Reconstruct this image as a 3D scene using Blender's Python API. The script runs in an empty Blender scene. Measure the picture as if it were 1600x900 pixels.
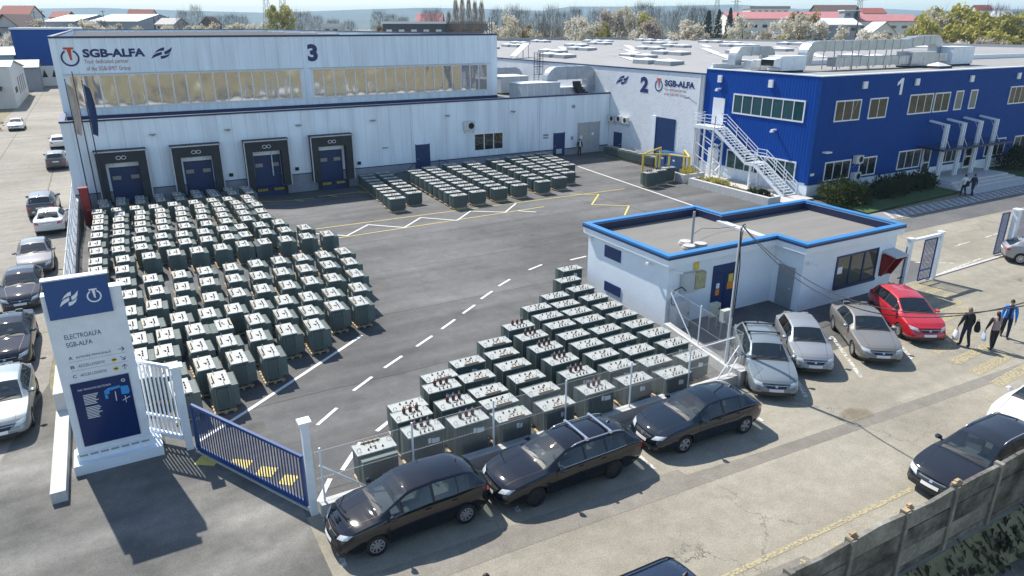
import bpy, math, random
from mathutils import Vector, Matrix
from mathutils.bvhtree import BVHTree
R = math.radians
rnd = random.Random(11)
sc = bpy.context.scene
COL = sc.collection
# ---------------------------------------------------------------- camera
cam = bpy.data.cameras.new('camera')
cam.sensor_width = 36.0
cam.lens = 24.95
cam.clip_start = 0.1
cam.clip_end = 20000
camo = bpy.data.objects.new('camera', cam)
COL.objects.link(camo)
camo.location = (0, 0, 13.0)
camo.rotation_euler = (R(90 - 20.29), 0, R(-29.39))
sc.camera = camo
# ---------------------------------------------------------------- sky, sun, exposure
SUN_DIR = Vector((-0.17, 0.85, 1.0)).normalized()      # towards the sun
w = bpy.data.worlds.new('World')
sc.world = w
w.use_nodes = True
wn = w.node_tree.nodes
bg = wn['Background']
sky = wn.new('ShaderNodeTexSky')
sky.sky_type = 'NISHITA'
sky.sun_disc = False
sky.sun_elevation = math.asin(SUN_DIR.z)
sky.sun_rotation = math.atan2(SUN_DIR.x, SUN_DIR.y)
sky.altitude = 200
sky.air_density = 1.0
sky.dust_density = 0.5
sky.ozone_density = 1.0
w.node_tree.links.new(sky.outputs[0], bg.inputs[0])
bg.inputs[1].default_value = 0.13
sl = bpy.data.lights.new('sun', 'SUN')
sl.energy = 4.8
sl.angle = R(0.5)
sl.color = (1.0, 0.95, 0.87)
so = bpy.data.objects.new('sun', sl)
COL.objects.link(so)
so.rotation_euler = SUN_DIR.to_track_quat('Z', 'Y').to_euler()
so.location = (0, 0, 80)
vs = sc.view_settings
vs.view_transform = 'Standard'
vs.look = 'None'
vs.exposure = 0.62
vs.gamma = 1.0
vs.use_curve_mapping = False
cy = sc.cycles
cy.use_denoising = True
cy.max_bounces = 6
cy.diffuse_bounces = 3
cy.glossy_bounces = 3
cy.transmission_bounces = 4
cy.transparent_max_bounces = 12
cy.volume_bounces = 0
cy.caustics_reflective = False
cy.caustics_refractive = False
sc.render.use_persistent_data = False

# ---------------------------------------------------------------- materials
MATS = {}
def base_mat(name):
    m = bpy.data.materials.new(name)
    m.use_nodes = True
    nt = m.node_tree
    return m, nt, nt.nodes['Principled BSDF']
def pm(name, col, rough=0.6, var=0.12, scale=2.0, metal=0.0, bump=0.0, bscale=20.0, coat=0.0, spec=0.5, detail=6.0, stretch=None):
    """plain painted / mineral surface with procedural variation of its own colour"""
    if name in MATS: return MATS[name]
    m, nt, b = base_mat(name)
    N, L = nt.nodes, nt.links
    geo = N.new('ShaderNodeNewGeometry')
    src = geo.outputs['Position']
    if stretch:
        mp = N.new('ShaderNodeMapping'); mp.inputs['Scale'].default_value = stretch
        L.new(src, mp.inputs[0]); src = mp.outputs[0]
    if var > 0:
        nz = N.new('ShaderNodeTexNoise'); nz.inputs['Scale'].default_value = scale; nz.inputs['Detail'].default_value = detail
        nz.inputs['Roughness'].default_value = 0.65
        L.new(src, nz.inputs['Vector'])
        rp = N.new('ShaderNodeValToRGB')
        e = rp.color_ramp.elements
        e[0].position = 0.28; e[1].position = 0.72
        e[0].color = tuple(c * (1 - var) for c in col) + (1,)
        e[1].color = tuple(min(1, c * (1 + var)) for c in col) + (1,)
        L.new(nz.outputs[0], rp.inputs[0]); L.new(rp.outputs[0], b.inputs['Base Color'])
    else:
        b.inputs['Base Color'].default_value = col + (1,)
    b.inputs['Roughness'].default_value = rough
    b.inputs['Metallic'].default_value = metal
    b.inputs['Specular IOR Level'].default_value = spec
    if coat > 0:
        b.inputs['Coat Weight'].default_value = coat; b.inputs['Coat Roughness'].default_value = 0.04; b.inputs['Coat IOR'].default_value = 1.65
    if bump > 0:
        n2 = N.new('ShaderNodeTexNoise'); n2.inputs['Scale'].default_value = bscale; n2.inputs['Detail'].default_value = 5
        L.new(src, n2.inputs['Vector'])
        bp = N.new('ShaderNodeBump'); bp.inputs['Strength'].default_value = bump; bp.inputs['Distance'].default_value = 0.02
        L.new(n2.outputs[0], bp.inputs['Height']); L.new(bp.outputs[0], b.inputs['Normal'])
    MATS[name] = m
    return m

def mixnode(N, blend='MIX'):
    n = N.new('ShaderNodeMix'); n.data_type = 'RGBA'; n.blend_type = blend
    return n   # inputs 0 fac, 6 A, 7 B ; output 2

def ground_mat(name, c0, c1, big=0.08, fine=30.0, crack=0.0, crack_scale=0.35, streak=None, rough=0.9, stain=0.0, joints=None):
    """asphalt / concrete: broad tonal patches, fine grain, cracks, tyre streaks"""
    m, nt, b = base_mat(name)
    N, L = nt.nodes, nt.links
    geo = N.new('ShaderNodeNewGeometry'); P = geo.outputs['Position']
    n1 = N.new('ShaderNodeTexNoise'); n1.inputs['Scale'].default_value = big; n1.inputs['Detail'].default_value = 9; n1.inputs['Roughness'].default_value = 0.62
    L.new(P, n1.inputs['Vector'])
    r1 = N.new('ShaderNodeValToRGB'); e = r1.color_ramp.elements
    e[0].position = 0.34; e[1].position = 0.68; e[0].color = c0 + (1,); e[1].color = c1 + (1,)
    L.new(n1.outputs[0], r1.inputs[0])
    cur = r1.outputs[0]
    # fine grain
    n2 = N.new('ShaderNodeTexNoise'); n2.inputs['Scale'].default_value = fine; n2.inputs['Detail'].default_value = 3
    L.new(P, n2.inputs['Vector'])
    r2 = N.new('ShaderNodeValToRGB'); e = r2.color_ramp.elements
    e[0].position = 0.3; e[1].position = 0.7; e[0].color = (0.80, 0.80, 0.80, 1); e[1].color = (1.16, 1.16, 1.16, 1)
    L.new(n2.outputs[0], r2.inputs[0])
    mx = mixnode(N, 'MULTIPLY'); mx.inputs[0].default_value = 1
    L.new(cur, mx.inputs[6]); L.new(r2.outputs[0], mx.inputs[7]); cur = mx.outputs[2]
    n6 = N.new('ShaderNodeTexNoise'); n6.inputs['Scale'].default_value = 1.7; n6.inputs['Detail'].default_value = 12; n6.inputs['Roughness'].default_value = 0.78
    L.new(P, n6.inputs['Vector'])
    r7 = N.new('ShaderNodeValToRGB'); e = r7.color_ramp.elements
    e[0].position = 0.3; e[1].position = 0.7; e[0].color = (0.80, 0.80, 0.80, 1); e[1].color = (1.15, 1.15, 1.15, 1)
    L.new(n6.outputs[0], r7.inputs[0])
    mx = mixnode(N, 'MULTIPLY'); mx.inputs[0].default_value = 1
    L.new(cur, mx.inputs[6]); L.new(r7.outputs[0], mx.inputs[7]); cur = mx.outputs[2]
    if streak:
        for k, (ang, sx, sy, amt) in enumerate(streak):
            mp = N.new('ShaderNodeMapping'); mp.inputs['Rotation'].default_value = (0, 0, R(ang)); mp.inputs['Scale'].default_value = (sx, sy, 1)
            mp.inputs['Location'].default_value = (k * 7.3, 3.1 * k, 0)
            L.new(P, mp.inputs[0])
            n3 = N.new('ShaderNodeTexNoise'); n3.inputs['Scale'].default_value = 1; n3.inputs['Detail'].default_value = 6; n3.inputs['Distortion'].default_value = 0.4
            L.new(mp.outputs[0], n3.inputs['Vector'])
            r3 = N.new('ShaderNodeValToRGB'); e = r3.color_ramp.elements
            e[0].position = 0.38; e[1].position = 0.66
            e[0].color = (1 - amt,) * 3 + (1,); e[1].color = (1 + amt * 0.5,) * 3 + (1,)
            L.new(n3.outputs[0], r3.inputs[0])
            mx = mixnode(N, 'MULTIPLY'); mx.inputs[0].default_value = 1
            L.new(cur, mx.inputs[6]); L.new(r3.outputs[0], mx.inputs[7]); cur = mx.outputs[2]
    if stain > 0:
        n4 = N.new('ShaderNodeTexNoise'); n4.inputs['Scale'].default_value = 0.55; n4.inputs['Detail'].default_value = 7
        mp = N.new('ShaderNodeMapping'); mp.inputs['Location'].default_value = (31, 17, 4); L.new(P, mp.inputs[0]); L.new(mp.outputs[0], n4.inputs['Vector'])
        r4 = N.new('ShaderNodeValToRGB'); e = r4.color_ramp.elements
        e[0].position = 0.60; e[1].position = 0.74; e[0].color = (1, 1, 1, 1); e[1].color = (1 - stain, 1 - stain, 1 - stain * 0.95, 1)
        L.new(n4.outputs[0], r4.inputs[0])
        mx = mixnode(N, 'MULTIPLY'); mx.inputs[0].default_value = 1
        L.new(cur, mx.inputs[6]); L.new(r4.outputs[0], mx.inputs[7]); cur = mx.outputs[2]
    if crack > 0:
        # warped voronoi edges, kept only where a mask noise allows
        nw = N.new('ShaderNodeTexNoise'); nw.inputs['Scale'].default_value = 1.3; nw.inputs['Detail'].default_value = 9; nw.inputs['Roughness'].default_value = .68
        L.new(P, nw.inputs['Vector'])
        va = N.new('ShaderNodeVectorMath'); va.operation = 'MULTIPLY_ADD'; va.inputs[1].default_value = (1.9, 1.9, 0)
        L.new(nw.outputs['Color'], va.inputs[0]); L.new(P, va.inputs[2])
        vo = N.new('ShaderNodeTexVoronoi'); vo.feature = 'DISTANCE_TO_EDGE'; vo.inputs['Scale'].default_value = crack_scale
        L.new(va.outputs[0], vo.inputs['Vector'])
        r5 = N.new('ShaderNodeValToRGB'); e = r5.color_ramp.elements
        wd = 0.0065 * crack_scale / 0.35
        e[0].position = wd * 0.35; e[1].position = wd; e[0].color = (1, 1, 1, 1); e[1].color = (0, 0, 0, 1)
        L.new(vo.outputs['Distance'], r5.inputs[0])
        nm = N.new('ShaderNodeTexNoise'); nm.inputs['Scale'].default_value = 0.16; nm.inputs['Detail'].default_value = 3
        L.new(P, nm.inputs['Vector'])
        r6 = N.new('ShaderNodeValToRGB'); e = r6.color_ramp.elements
        e[0].position = 0.50; e[1].position = 0.60; e[0].color = (0, 0, 0, 1); e[1].color = (crack, crack, crack, 1)
        L.new(nm.outputs[0], r6.inputs[0])
        mm = mixnode(N, 'MULTIPLY'); mm.inputs[0].default_value = 1
        L.new(r5.outputs[0], mm.inputs[6]); L.new(r6.outputs[0], mm.inputs[7])
        mx = mixnode(N, 'MIX'); mx.inputs[7].default_value = (0.06, 0.052, 0.042, 1)
        L.new(mm.outputs[2], mx.inputs[0]); L.new(cur, mx.inputs[6]); cur = mx.outputs[2]
    if joints:
        sx, sy, wj = joints
        br = N.new('ShaderNodeTexBrick'); br.offset = 0; br.inputs['Scale'].default_value = 1
        br.inputs['Brick Width'].default_value = sx; br.inputs['Row Height'].default_value = sy; br.inputs['Mortar Size'].default_value = wj
        br.inputs['Mortar Smooth'].default_value = 0.3
        br.inputs['Color1'].default_value = (1, 1, 1, 1); br.inputs['Color2'].default_value = (0.9, 0.9, 0.9, 1); br.inputs['Mortar'].default_value = (0.45, 0.42, 0.38, 1)
        nw = N.new('ShaderNodeTexNoise'); nw.inputs['Scale'].default_value = 0.7; nw.inputs['Detail'].default_value = 4
        L.new(P, nw.inputs['Vector'])
        va = N.new('ShaderNodeVectorMath'); va.operation = 'MULTIPLY_ADD'; va.inputs[1].default_value = (0.2, 0.2, 0)
        L.new(nw.outputs['Color'], va.inputs[0]); L.new(P, va.inputs[2])
        L.new(va.outputs[0], br.inputs['Vector'])
        mx = mixnode(N, 'MULTIPLY'); mx.inputs[0].default_value = 0.8
        L.new(cur, mx.inputs[6]); L.new(br.outputs[0], mx.inputs[7]); cur = mx.outputs[2]
    L.new(cur, b.inputs['Base Color'])
    b.inputs['Roughness'].default_value = rough
    b.inputs['Specular IOR Level'].default_value = 0.25
    bp = N.new('ShaderNodeBump'); bp.inputs['Strength'].default_value = 0.25; bp.inputs['Distance'].default_value = 0.01
    L.new(n2.outputs[0], bp.inputs['Height']); L.new(bp.outputs[0], b.inputs['Normal'])
    MATS[name] = m
    return m

def wall_mat(name, col, seam=1.1, axis='X', dark=0.86, rough=0.55, dirt=0.10, rib=None):
    """metal sandwich panels: vertical seams every `seam` metres plus rain streaks"""
    m, nt, b = base_mat(name)
    N, L = nt.nodes, nt.links
    geo = N.new('ShaderNodeNewGeometry'); P = geo.outputs['Position']
    sx = N.new('ShaderNodeSeparateXYZ'); L.new(P, sx.inputs[0])
    mp = N.new('ShaderNodeMapping'); mp.inputs['Scale'].default_value = (1.3, 1.3, 0.16)
    L.new(P, mp.inputs[0])
    nz = N.new('ShaderNodeTexNoise'); nz.inputs['Scale'].default_value = 1; nz.inputs['Detail'].default_value = 8
    L.new(mp.outputs[0], nz.inputs['Vector'])
    rp = N.new('ShaderNodeValToRGB'); e = rp.color_ramp.elements
    e[0].position = 0.32; e[1].position = 0.62
    e[0].color = tuple(c * (1 - dirt) for c in col) + (1,); e[1].color = tuple(min(1, c * (1 + dirt * .3)) for c in col) + (1,)
    L.new(nz.outputs[0], rp.inputs[0]); cur = rp.outputs[0]
    if seam:
        md = N.new('ShaderNodeMath'); md.operation = 'PINGPONG'; md.inputs[1].default_value = seam / 2
        L.new(sx.outputs[axis], md.inputs[0])
        r2 = N.new('ShaderNodeValToRGB'); e = r2.color_ramp.elements
        e[0].position = 0.012; e[1].position = 0.03; e[0].color = (dark, dark, dark, 1); e[1].color = (1, 1, 1, 1)
        L.new(md.outputs[0], r2.inputs[0])
        mx = mixnode(N, 'MULTIPLY'); mx.inputs[0].default_value = 1
        L.new(cur, mx.inputs[6]); L.new(r2.outputs[0], mx.inputs[7]); cur = mx.outputs[2]
    L.new(cur, b.inputs['Base Color'])
    b.inputs['Roughness'].default_value = rough; b.inputs['Specular IOR Level'].default_value = .15 if rib else .4
    if rib:
        md = N.new('ShaderNodeMath'); md.operation = 'PINGPONG'; md.inputs[1].default_value = rib / 2
        L.new(sx.outputs[axis], md.inputs[0])
        bp = N.new('ShaderNodeBump'); bp.inputs['Strength'].default_value = 0.6; bp.inputs['Distance'].default_value = 0.15
        L.new(md.outputs[0], bp.inputs['Height']); L.new(bp.outputs[0], b.inputs['Normal'])
    MATS[name] = m
    return m

def glass_mat(name, tint=(0.02, 0.03, 0.035), rough=0.03, wav=0.0, wscale=1.0, through=0.0, spec=0.8, ior=1.5):
    """window glass: dark body colour with a sharp reflection (optionally uneven panes, optionally see-through)"""
    if name in MATS: return MATS[name]
    m, nt, b = base_mat(name)
    N, L = nt.nodes, nt.links
    b.inputs['Base Color'].default_value = tint + (1,)
    b.inputs['Roughness'].default_value = rough
    b.inputs['Specular IOR Level'].default_value = spec; b.inputs['IOR'].default_value = ior
    if wav > 0:
        geo = N.new('ShaderNodeNewGeometry')
        nz = N.new('ShaderNodeTexNoise'); nz.inputs['Scale'].default_value = wscale; nz.inputs['Detail'].default_value = 1.5
        L.new(geo.outputs['Position'], nz.inputs['Vector'])
        bp = N.new('ShaderNodeBump'); bp.inputs['Strength'].default_value = wav; bp.inputs['Distance'].default_value = 0.2
        L.new(nz.outputs[0], bp.inputs['Height']); L.new(bp.outputs[0], b.inputs['Normal'])
    if through > 0:
        tr = N.new('ShaderNodeBsdfTransparent'); tr.inputs[0].default_value = (0.72, 0.82, 0.80, 1)
        mx = N.new('ShaderNodeMixShader')
        lw = N.new('ShaderNodeLayerWeight'); lw.inputs[0].default_value = .25      # clearer face-on, more mirror-like at a slant
        mt = N.new('ShaderNodeMath'); mt.operation = 'MULTIPLY_ADD'; mt.inputs[1].default_value = -through; mt.inputs[2].default_value = through
        L.new(lw.outputs['Facing'], mt.inputs[0]); L.new(mt.outputs[0], mx.inputs[0])
        L.new(b.outputs[0], mx.inputs[1]); L.new(tr.outputs[0], mx.inputs[2])
        L.new(mx.outputs[0], N['Material Output'].inputs[0])
    MATS[name] = m
    return m

# ---------------------------------------------------------------- mesh helpers
class MB:
    def __init__(s): s.v = []; s.f = []; s.mi = []
    def add(s, vs, fs, mi=0):
        o = len(s.v); s.v += [tuple(p) for p in vs]
        s.f += [tuple(i + o for i in f) for f in fs]; s.mi += [mi] * len(fs)
    def quad(s, a, b, c, d, mi=0): s.add([a, b, c, d], [(0, 1, 2, 3)], mi)
    def box(s, x0, x1, y0, y1, z0, z1, mi=0):
        s.add([(x0, y0, z0), (x1, y0, z0), (x1, y1, z0), (x0, y1, z0), (x0, y0, z1), (x1, y0, z1), (x1, y1, z1), (x0, y1, z1)],
              [(0, 3, 2, 1), (4, 5, 6, 7), (0, 1, 5, 4), (1, 2, 6, 5), (2, 3, 7, 6), (3, 0, 4, 7)], mi)
    def bar(s, p0, p1, w, h=None, mi=0, up=(0, 0, 1)):
        """rectangular bar from p0 to p1"""
        h = h or w
        p0, p1 = Vector(p0), Vector(p1); d = (p1 - p0)
        if d.length < 1e-6: return
        d.normalize(); u = Vector(up)
        if abs(d.dot(u)) > 0.98: u = Vector((0, 1, 0))
        a = d.cross(u).normalized() * (w / 2); b = a.cross(d).normalized() * (h / 2)
        vs = [p0 - a - b, p0 + a - b, p0 + a + b, p0 - a + b, p1 - a - b, p1 + a - b, p1 + a + b, p1 - a + b]
        s.add(vs, [(0, 3, 2, 1), (4, 5, 6, 7), (0, 1, 5, 4), (1, 2, 6, 5), (2, 3, 7, 6), (3, 0, 4, 7)], mi)
    def cyl(s, p0, p1, r0, r1=None, n=10, mi=0, caps=True):
        r1 = r0 if r1 is None else r1
        p0, p1 = Vector(p0), Vector(p1); d = (p1 - p0).normalized()
        u = Vector((0, 0, 1)) if abs(d.z) < 0.9 else Vector((1, 0, 0))
        a = d.cross(u).normalized(); b = d.cross(a)
        vs = []
        for k in range(n):
            t = 2 * math.pi * k / n; q = a * math.cos(t) + b * math.sin(t)
            vs += [p0 + q * r0, p1 + q * r1]
        fs = [(2 * k, 2 * k + 1, (2 * k + 3) % (2 * n), (2 * k + 2) % (2 * n)) for k in range(n)]
        if caps: fs += [tuple(2 * k for k in range(n)), tuple(2 * k + 1 for k in reversed(range(n)))]
        s.add(vs, fs, mi)
    def tube(s, pts, r, n=6, mi=0):
        pts = [Vector(p) for p in pts]; rings = []
        for i, p in enumerate(pts):
            d = (pts[min(i + 1, len(pts) - 1)] - pts[max(i - 1, 0)]).normalized()
            u = Vector((0, 0, 1)) if abs(d.z) < 0.95 else Vector((1, 0, 0))
            a = d.cross(u).normalized(); b = d.cross(a)
            rr = r[i] if isinstance(r, (list, tuple)) else r
            rings.append([p + (a * math.cos(2 * math.pi * k / n) + b * math.sin(2 * math.pi * k / n)) * rr for k in range(n)])
        vs = [q for g in rings for q in g]
        fs = [(i * n + k, i * n + (k + 1) % n, (i + 1) * n + (k + 1) % n, (i + 1) * n + k) for i in range(len(pts) - 1) for k in range(n)]
        fs += [tuple(reversed(range(n))), tuple((len(pts) - 1) * n + k for k in range(n))]
        s.add(vs, fs, mi)
    def prism(s, poly, z0, z1, mi=0, top=True, bottom=True):
        n = len(poly)
        vs = [(x, y, z0) for x, y in poly] + [(x, y, z1) for x, y in poly]
        fs = [(k, (k + 1) % n, n + (k + 1) % n, n + k) for k in range(n)]
        if bottom: fs.append(tuple(reversed(range(n))))
        if top: fs.append(tuple(range(n, 2 * n)))
        s.add(vs, fs, mi)
    def lathe(s, prof, c=(0, 0, 0), n=12, mi=0):
        vs = []; m = len(prof)
        for k in range(n):
            t = 2 * math.pi * k / n
            vs += [(c[0] + r * math.cos(t), c[1] + r * math.sin(t), c[2] + z) for r, z in prof]
        fs = [(k * m + i, ((k + 1) % n) * m + i, ((k + 1) % n) * m + i + 1, k * m + i + 1) for k in range(n) for i in range(m - 1)]
        s.add(vs, fs, mi)
    def mesh(s, name, mats, smooth=False):
        me = bpy.data.meshes.new(name)
        me.from_pydata(s.v, [], s.f)
        for mm in (mats if isinstance(mats, (list, tuple)) else [mats]): me.materials.append(mm)
        me.polygons.foreach_set('material_index', s.mi)
        if smooth: me.polygons.foreach_set('use_smooth', [True] * len(s.f))
        me.update()
        return me
    def build(s, name, mats, parent=None, smooth=False, loc=None):
        o = bpy.data.objects.new(name, s.mesh(name, mats, smooth))
        COL.objects.link(o)
        if parent is not None: o.parent = parent
        if loc is not None: o.location = loc
        return o
def recalc(o):
    import bmesh
    bm = bmesh.new(); bm.from_mesh(o.data); bmesh.ops.recalc_face_normals(bm, faces=bm.faces); bm.to_mesh(o.data); bm.free()
def thing(name, label, cat, loc=(0, 0, 0), rotz=0.0, group=None):
    o = bpy.data.objects.new(name, None); COL.objects.link(o)
    o.empty_display_size = 0.3
    o.location = loc; o.rotation_euler = (0, 0, rotz)
    o['label'] = label; o['category'] = cat
    if group: o['group'] = group
    return o
def tag(o, label, cat, group=None):
    o['label'] = label; o['category'] = cat
    if group: o['group'] = group
    return o
def struct(o, kind='structure'):
    o['kind'] = kind
    return o
def kids(o): return [c for c in o.children]
def copy_tree(o, parent=None):
    c = o.copy(); COL.objects.link(c)
    if parent is not None:
        c.parent = parent
        c.matrix_parent_inverse = o.matrix_parent_inverse.copy()
    for ch in kids(o): copy_tree(ch, c)
    return c
ORD = ['zeroth', 'first', 'second', 'third', 'fourth', 'fifth', 'sixth', 'seventh', 'eighth', 'ninth', 'tenth', 'eleventh', 'twelfth',
       'thirteenth', 'fourteenth', 'fifteenth', 'sixteenth', 'seventeenth', 'eighteenth', 'nineteenth', 'twentieth']
DG = None
def text_mesh(s, bold=0.0):
    cu = bpy.data.curves.new('lettering', 'FONT'); cu.body = s; cu.offset = bold; cu.resolution_u = 3
    o = bpy.data.objects.new('lettering', cu); COL.objects.link(o)
    dg = bpy.context.evaluated_depsgraph_get()
    me = bpy.data.meshes.new_from_object(o.evaluated_get(dg))
    bpy.data.objects.remove(o)
    return me
def lettering(s, mat, parent, origin, xd, up, x0, x1, z0, z1, proud=0.02, bold=0.0, name='lettering'):
    """flat letters filling the box x0..x1, z0..z1 of the plane (origin, xd, up)"""
    me = text_mesh(s, bold)
    xs = [v.co.x for v in me.vertices]; ys = [v.co.y for v in me.vertices]
    ax, bx, ay, by = min(xs), max(xs), min(ys), max(ys)
    origin, xd, up = Vector(origin), Vector(xd), Vector(up); nrm = xd.cross(up)
    mb = MB(); base = []
    for v in me.vertices:
        X = x0 + (v.co.x - ax) / (bx - ax) * (x1 - x0); Z = z0 + (v.co.y - ay) / max(1e-6, by - ay) * (z1 - z0)
        base.append(origin + xd * X + up * Z + nrm * proud)
    mb.add(base, [tuple(p.vertices) for p in me.polygons])
    bpy.data.meshes.remove(me)
    return mb.build(name, mat, parent)
def plane_poly(polys, mat, parent, origin, xd, up, name, proud=0.02, thick=0.015):
    """flat shapes with a little thickness, drawn on the plane (origin, xd, up)"""
    origin, xd, up = Vector(origin), Vector(xd), Vector(up); nrm = xd.cross(up)
    mb = MB()
    for poly in polys:
        n = len(poly)
        a = [origin + xd * x + up * z + nrm * (proud - thick) for x, z in poly]
        b = [origin + xd * x + up * z + nrm * proud for x, z in poly]
        mb.add(a + b, [tuple(range(n, 2 * n))] + [(k, (k + 1) % n, n + (k + 1) % n, n + k) for k in range(n)])
    return mb.build(name, mat, parent)

# ---------------------------------------------------------------- common materials
M_white = wall_mat('white_panel', (0.80, 0.89, 0.96), seam=1.14, axis='X', dark=0.78, dirt=0.14)
M_whiteplain = wall_mat('white_render', (0.78, 0.86, 0.92), seam=0, dirt=0.07)
M_rough = pm('white_rough_plaster', (0.74, 0.77, 0.80), rough=0.85, var=0.07, scale=1.4, bump=1.0, bscale=5)
M_guard = pm('white_fine_plaster', (0.78, 0.84, 0.89), rough=0.85, var=0.05, scale=0.9, bump=0.25, bscale=6)
M_navy = pm('navy_paint', (0.010, 0.020, 0.070), rough=0.45, var=0.08)
M_blue_wall_l = wall_mat('blue_panel_side', (0.0, 0.055, 0.31), seam=0.55, axis='Y', dark=0.9, dirt=0.06, rib=0.28, rough=0.6)
M_blue_wall_f = wall_mat('blue_panel_front', (0.0, 0.050, 0.25), seam=0.55, axis='X', dark=0.9, dirt=0.06, rib=0.28, rough=0.6)
M_trim_blue = pm('bright_blue_trim', (0.038, 0.20, 0.46), rough=0.4, var=0.06)
M_trim_dark = pm('dark_blue_trim', (0.010, 0.028, 0.095), rough=0.45, var=0.06)
M_doorblue = pm('blue_door_paint', (0.008, 0.034, 0.125), rough=0.5, var=0.10, scale=1.2)
M_plinth = pm('grey_plinth', (0.30, 0.32, 0.36), rough=0.85, var=0.12, scale=1.5)
M_alu = pm('galvanised_duct', (0.42, 0.45, 0.48), rough=0.35, var=0.16, scale=1.4, metal=0.55)
M_steel = pm('white_painted_steel', (0.74, 0.79, 0.83), rough=0.45, var=0.08, scale=3)
M_frame = pm('white_window_frame', (0.78, 0.79, 0.80), rough=0.4, var=0.05)
M_grey = pm('grey_metal', (0.30, 0.32, 0.34), rough=0.5, var=0.1)
M_ltgrey = pm('light_grey_metal', (0.52, 0.54, 0.55), rough=0.5, var=0.1)
M_black = pm('black_rubber', (0.018, 0.018, 0.02), rough=0.7, var=0.1)
M_dark = pm('dark_void', (0.012, 0.013, 0.016), rough=0.9, var=0.0)
M_curtain = pm('black_dock_curtain', (0.03, 0.03, 0.034), rough=0.75, var=0.25, scale=1.5)
M_yellow = pm('yellow_paint', (0.70, 0.52, 0.07), rough=0.6, var=0.15, scale=4)
M_orange = pm('orange_sign', (0.75, 0.26, 0.03), rough=0.5, var=0.05)
M_red = pm('red_paint', (0.26, 0.016, 0.016), rough=0.4, var=0.1)
M_concrete = pm('pale_concrete', (0.48, 0.46, 0.43), rough=0.9, var=0.14, scale=1.6, bump=0.4)
M_kerb = pm('kerb_concrete', (0.50, 0.50, 0.49), rough=0.9, var=0.12, scale=2.5, bump=0.3)
M_roofgrey = pm('grey_roof_felt', (0.20, 0.192, 0.175), rough=0.95, var=0.12, scale=0.5, bump=0.2, stretch=(0.5, 2.5, 1))
M_roofdark = pm('dark_roof_felt', (0.055, 0.058, 0.066), rough=0.9, var=0.15, scale=0.6)
M_roofpale = pm('pale_roof_membrane', (0.285, 0.282, 0.275), rough=0.9, var=0.09, scale=0.22)
M_bright = pm('white_dome', (0.66, 0.66, 0.65), rough=0.4, var=0.04)
M_letter = pm('navy_letter', (0.012, 0.022, 0.13), rough=0.5, var=0.0)
M_letred = pm('red_letter', (0.60, 0.06, 0.03), rough=0.5, var=0.0)
M_letpink = pm('dull_red_letter', (0.36, 0.12, 0.14), rough=0.5, var=0.0)
M_letwhite = pm('white_letter', (0.80, 0.82, 0.85), rough=0.5, var=0.0)
M_glass = glass_mat('window_glass', (0.012, 0.02, 0.022), wav=0.10, wscale=0.7)
M_glass_t = glass_mat('teal_window_glass', (0.015, 0.065, 0.075), wav=0.05, wscale=0.6)
M_wood = pm('pallet_wood', (0.50, 0.37, 0.22), rough=0.85, var=0.22, scale=4)
# ================================================================ GROUND
def sstep(t): t = max(0, min(1, t)); return t * t * (3 - 2 * t)
def ramp_depth(x):
    if x < -2.75: return 0.0
    if x < 9.2: return 0.6
    if x < 12: return 0.6 + 0.3 * (x - 9.2) / 2.8
    if x < 20: return 0.9
    if x < 24: return 0.9 * (1 - sstep((x - 20) / 4))
    return 0.0
def zg(x, y):
    """height of the made ground: level, with a ramp down to the loading docks"""
    if y < 47 or y > 64.5: return 0.0
    return -ramp_depth(x) * sstep((y - 48) / 10)
def frange(a, b, s):
    n = max(1, int(round((b - a) / s))); return [a + (b - a) * i / n for i in range(n + 1)]
YX = sorted(set([-2.75, 3.06] + frange(-2.75, 24, 0.8) + frange(24, 49.5, 3)))
YY = sorted(set(frange(17.2, 46, 4) + frange(46, 63.6, 0.8)))
GX = sorted(set([-9000, -3000, -1000, -300, -100, -40, -14, -2.9] + YX + [60, 80, 110, 160, 300, 1000, 3000, 9000]))
GY = sorted(set([-3000, -600, -150, -40, 0, 4, 6.3, 6.6, 7.6] + YY + [64.6, 70, 80, 100, 130, 170, 250, 400, 800, 1600, 4000, 9000]))
def gz(x, y):
    if y <= 6.3: return -2.7
    if y < 7.6: return -0.9 if y < 6.7 else 0
    return zg(x, y) - 0.012
def grid(xs, ys, zf):
    mb = MB(); nx = len(xs)
    vs = [(x, y, zf(x, y)) for y in ys for x in xs]
    mb.add(vs, [(j * nx + i, j * nx + i + 1, (j + 1) * nx + i + 1, (j + 1) * nx + i) for j in range(len(ys) - 1) for i in range(nx - 1)])
    return mb
M_earth = ground_mat('dry_earth_and_grass', (0.16, 0.15, 0.075), (0.30, 0.265, 0.17), big=0.03, fine=2.0)
struct(grid(GX, GY, gz).build('ground', M_earth))
M_yard = ground_mat('worn_asphalt', (0.105, 0.104, 0.102), (0.195, 0.192, 0.187), big=0.10, fine=26,
                    streak=[(38, 0.06, 0.75, 0.16), (-20, 0.05, 0.5, 0.12)], crack=0.5, crack_scale=0.14, stain=0.22, joints=(34.0, 6.1, 0.035))
struct(grid(YX, YY, lambda x, y: zg(x, y)).build('yard', M_yard))
M_street = ground_mat('pale_street_concrete', (0.265, 0.243, 0.192), (0.355, 0.328, 0.265), big=0.12, fine=22, crack=0.85, crack_scale=0.42,
                      streak=[(2, 0.05, 0.9, 0.10)], stain=0.18)
M_gatepave = ground_mat('new_gate_asphalt', (0.095, 0.095, 0.093), (0.30, 0.288, 0.255), big=0.16, fine=30, streak=[(25, 0.10, 0.5, 0.28), (60, 0.2, 0.9, 0.15)], stain=0.3)
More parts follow.
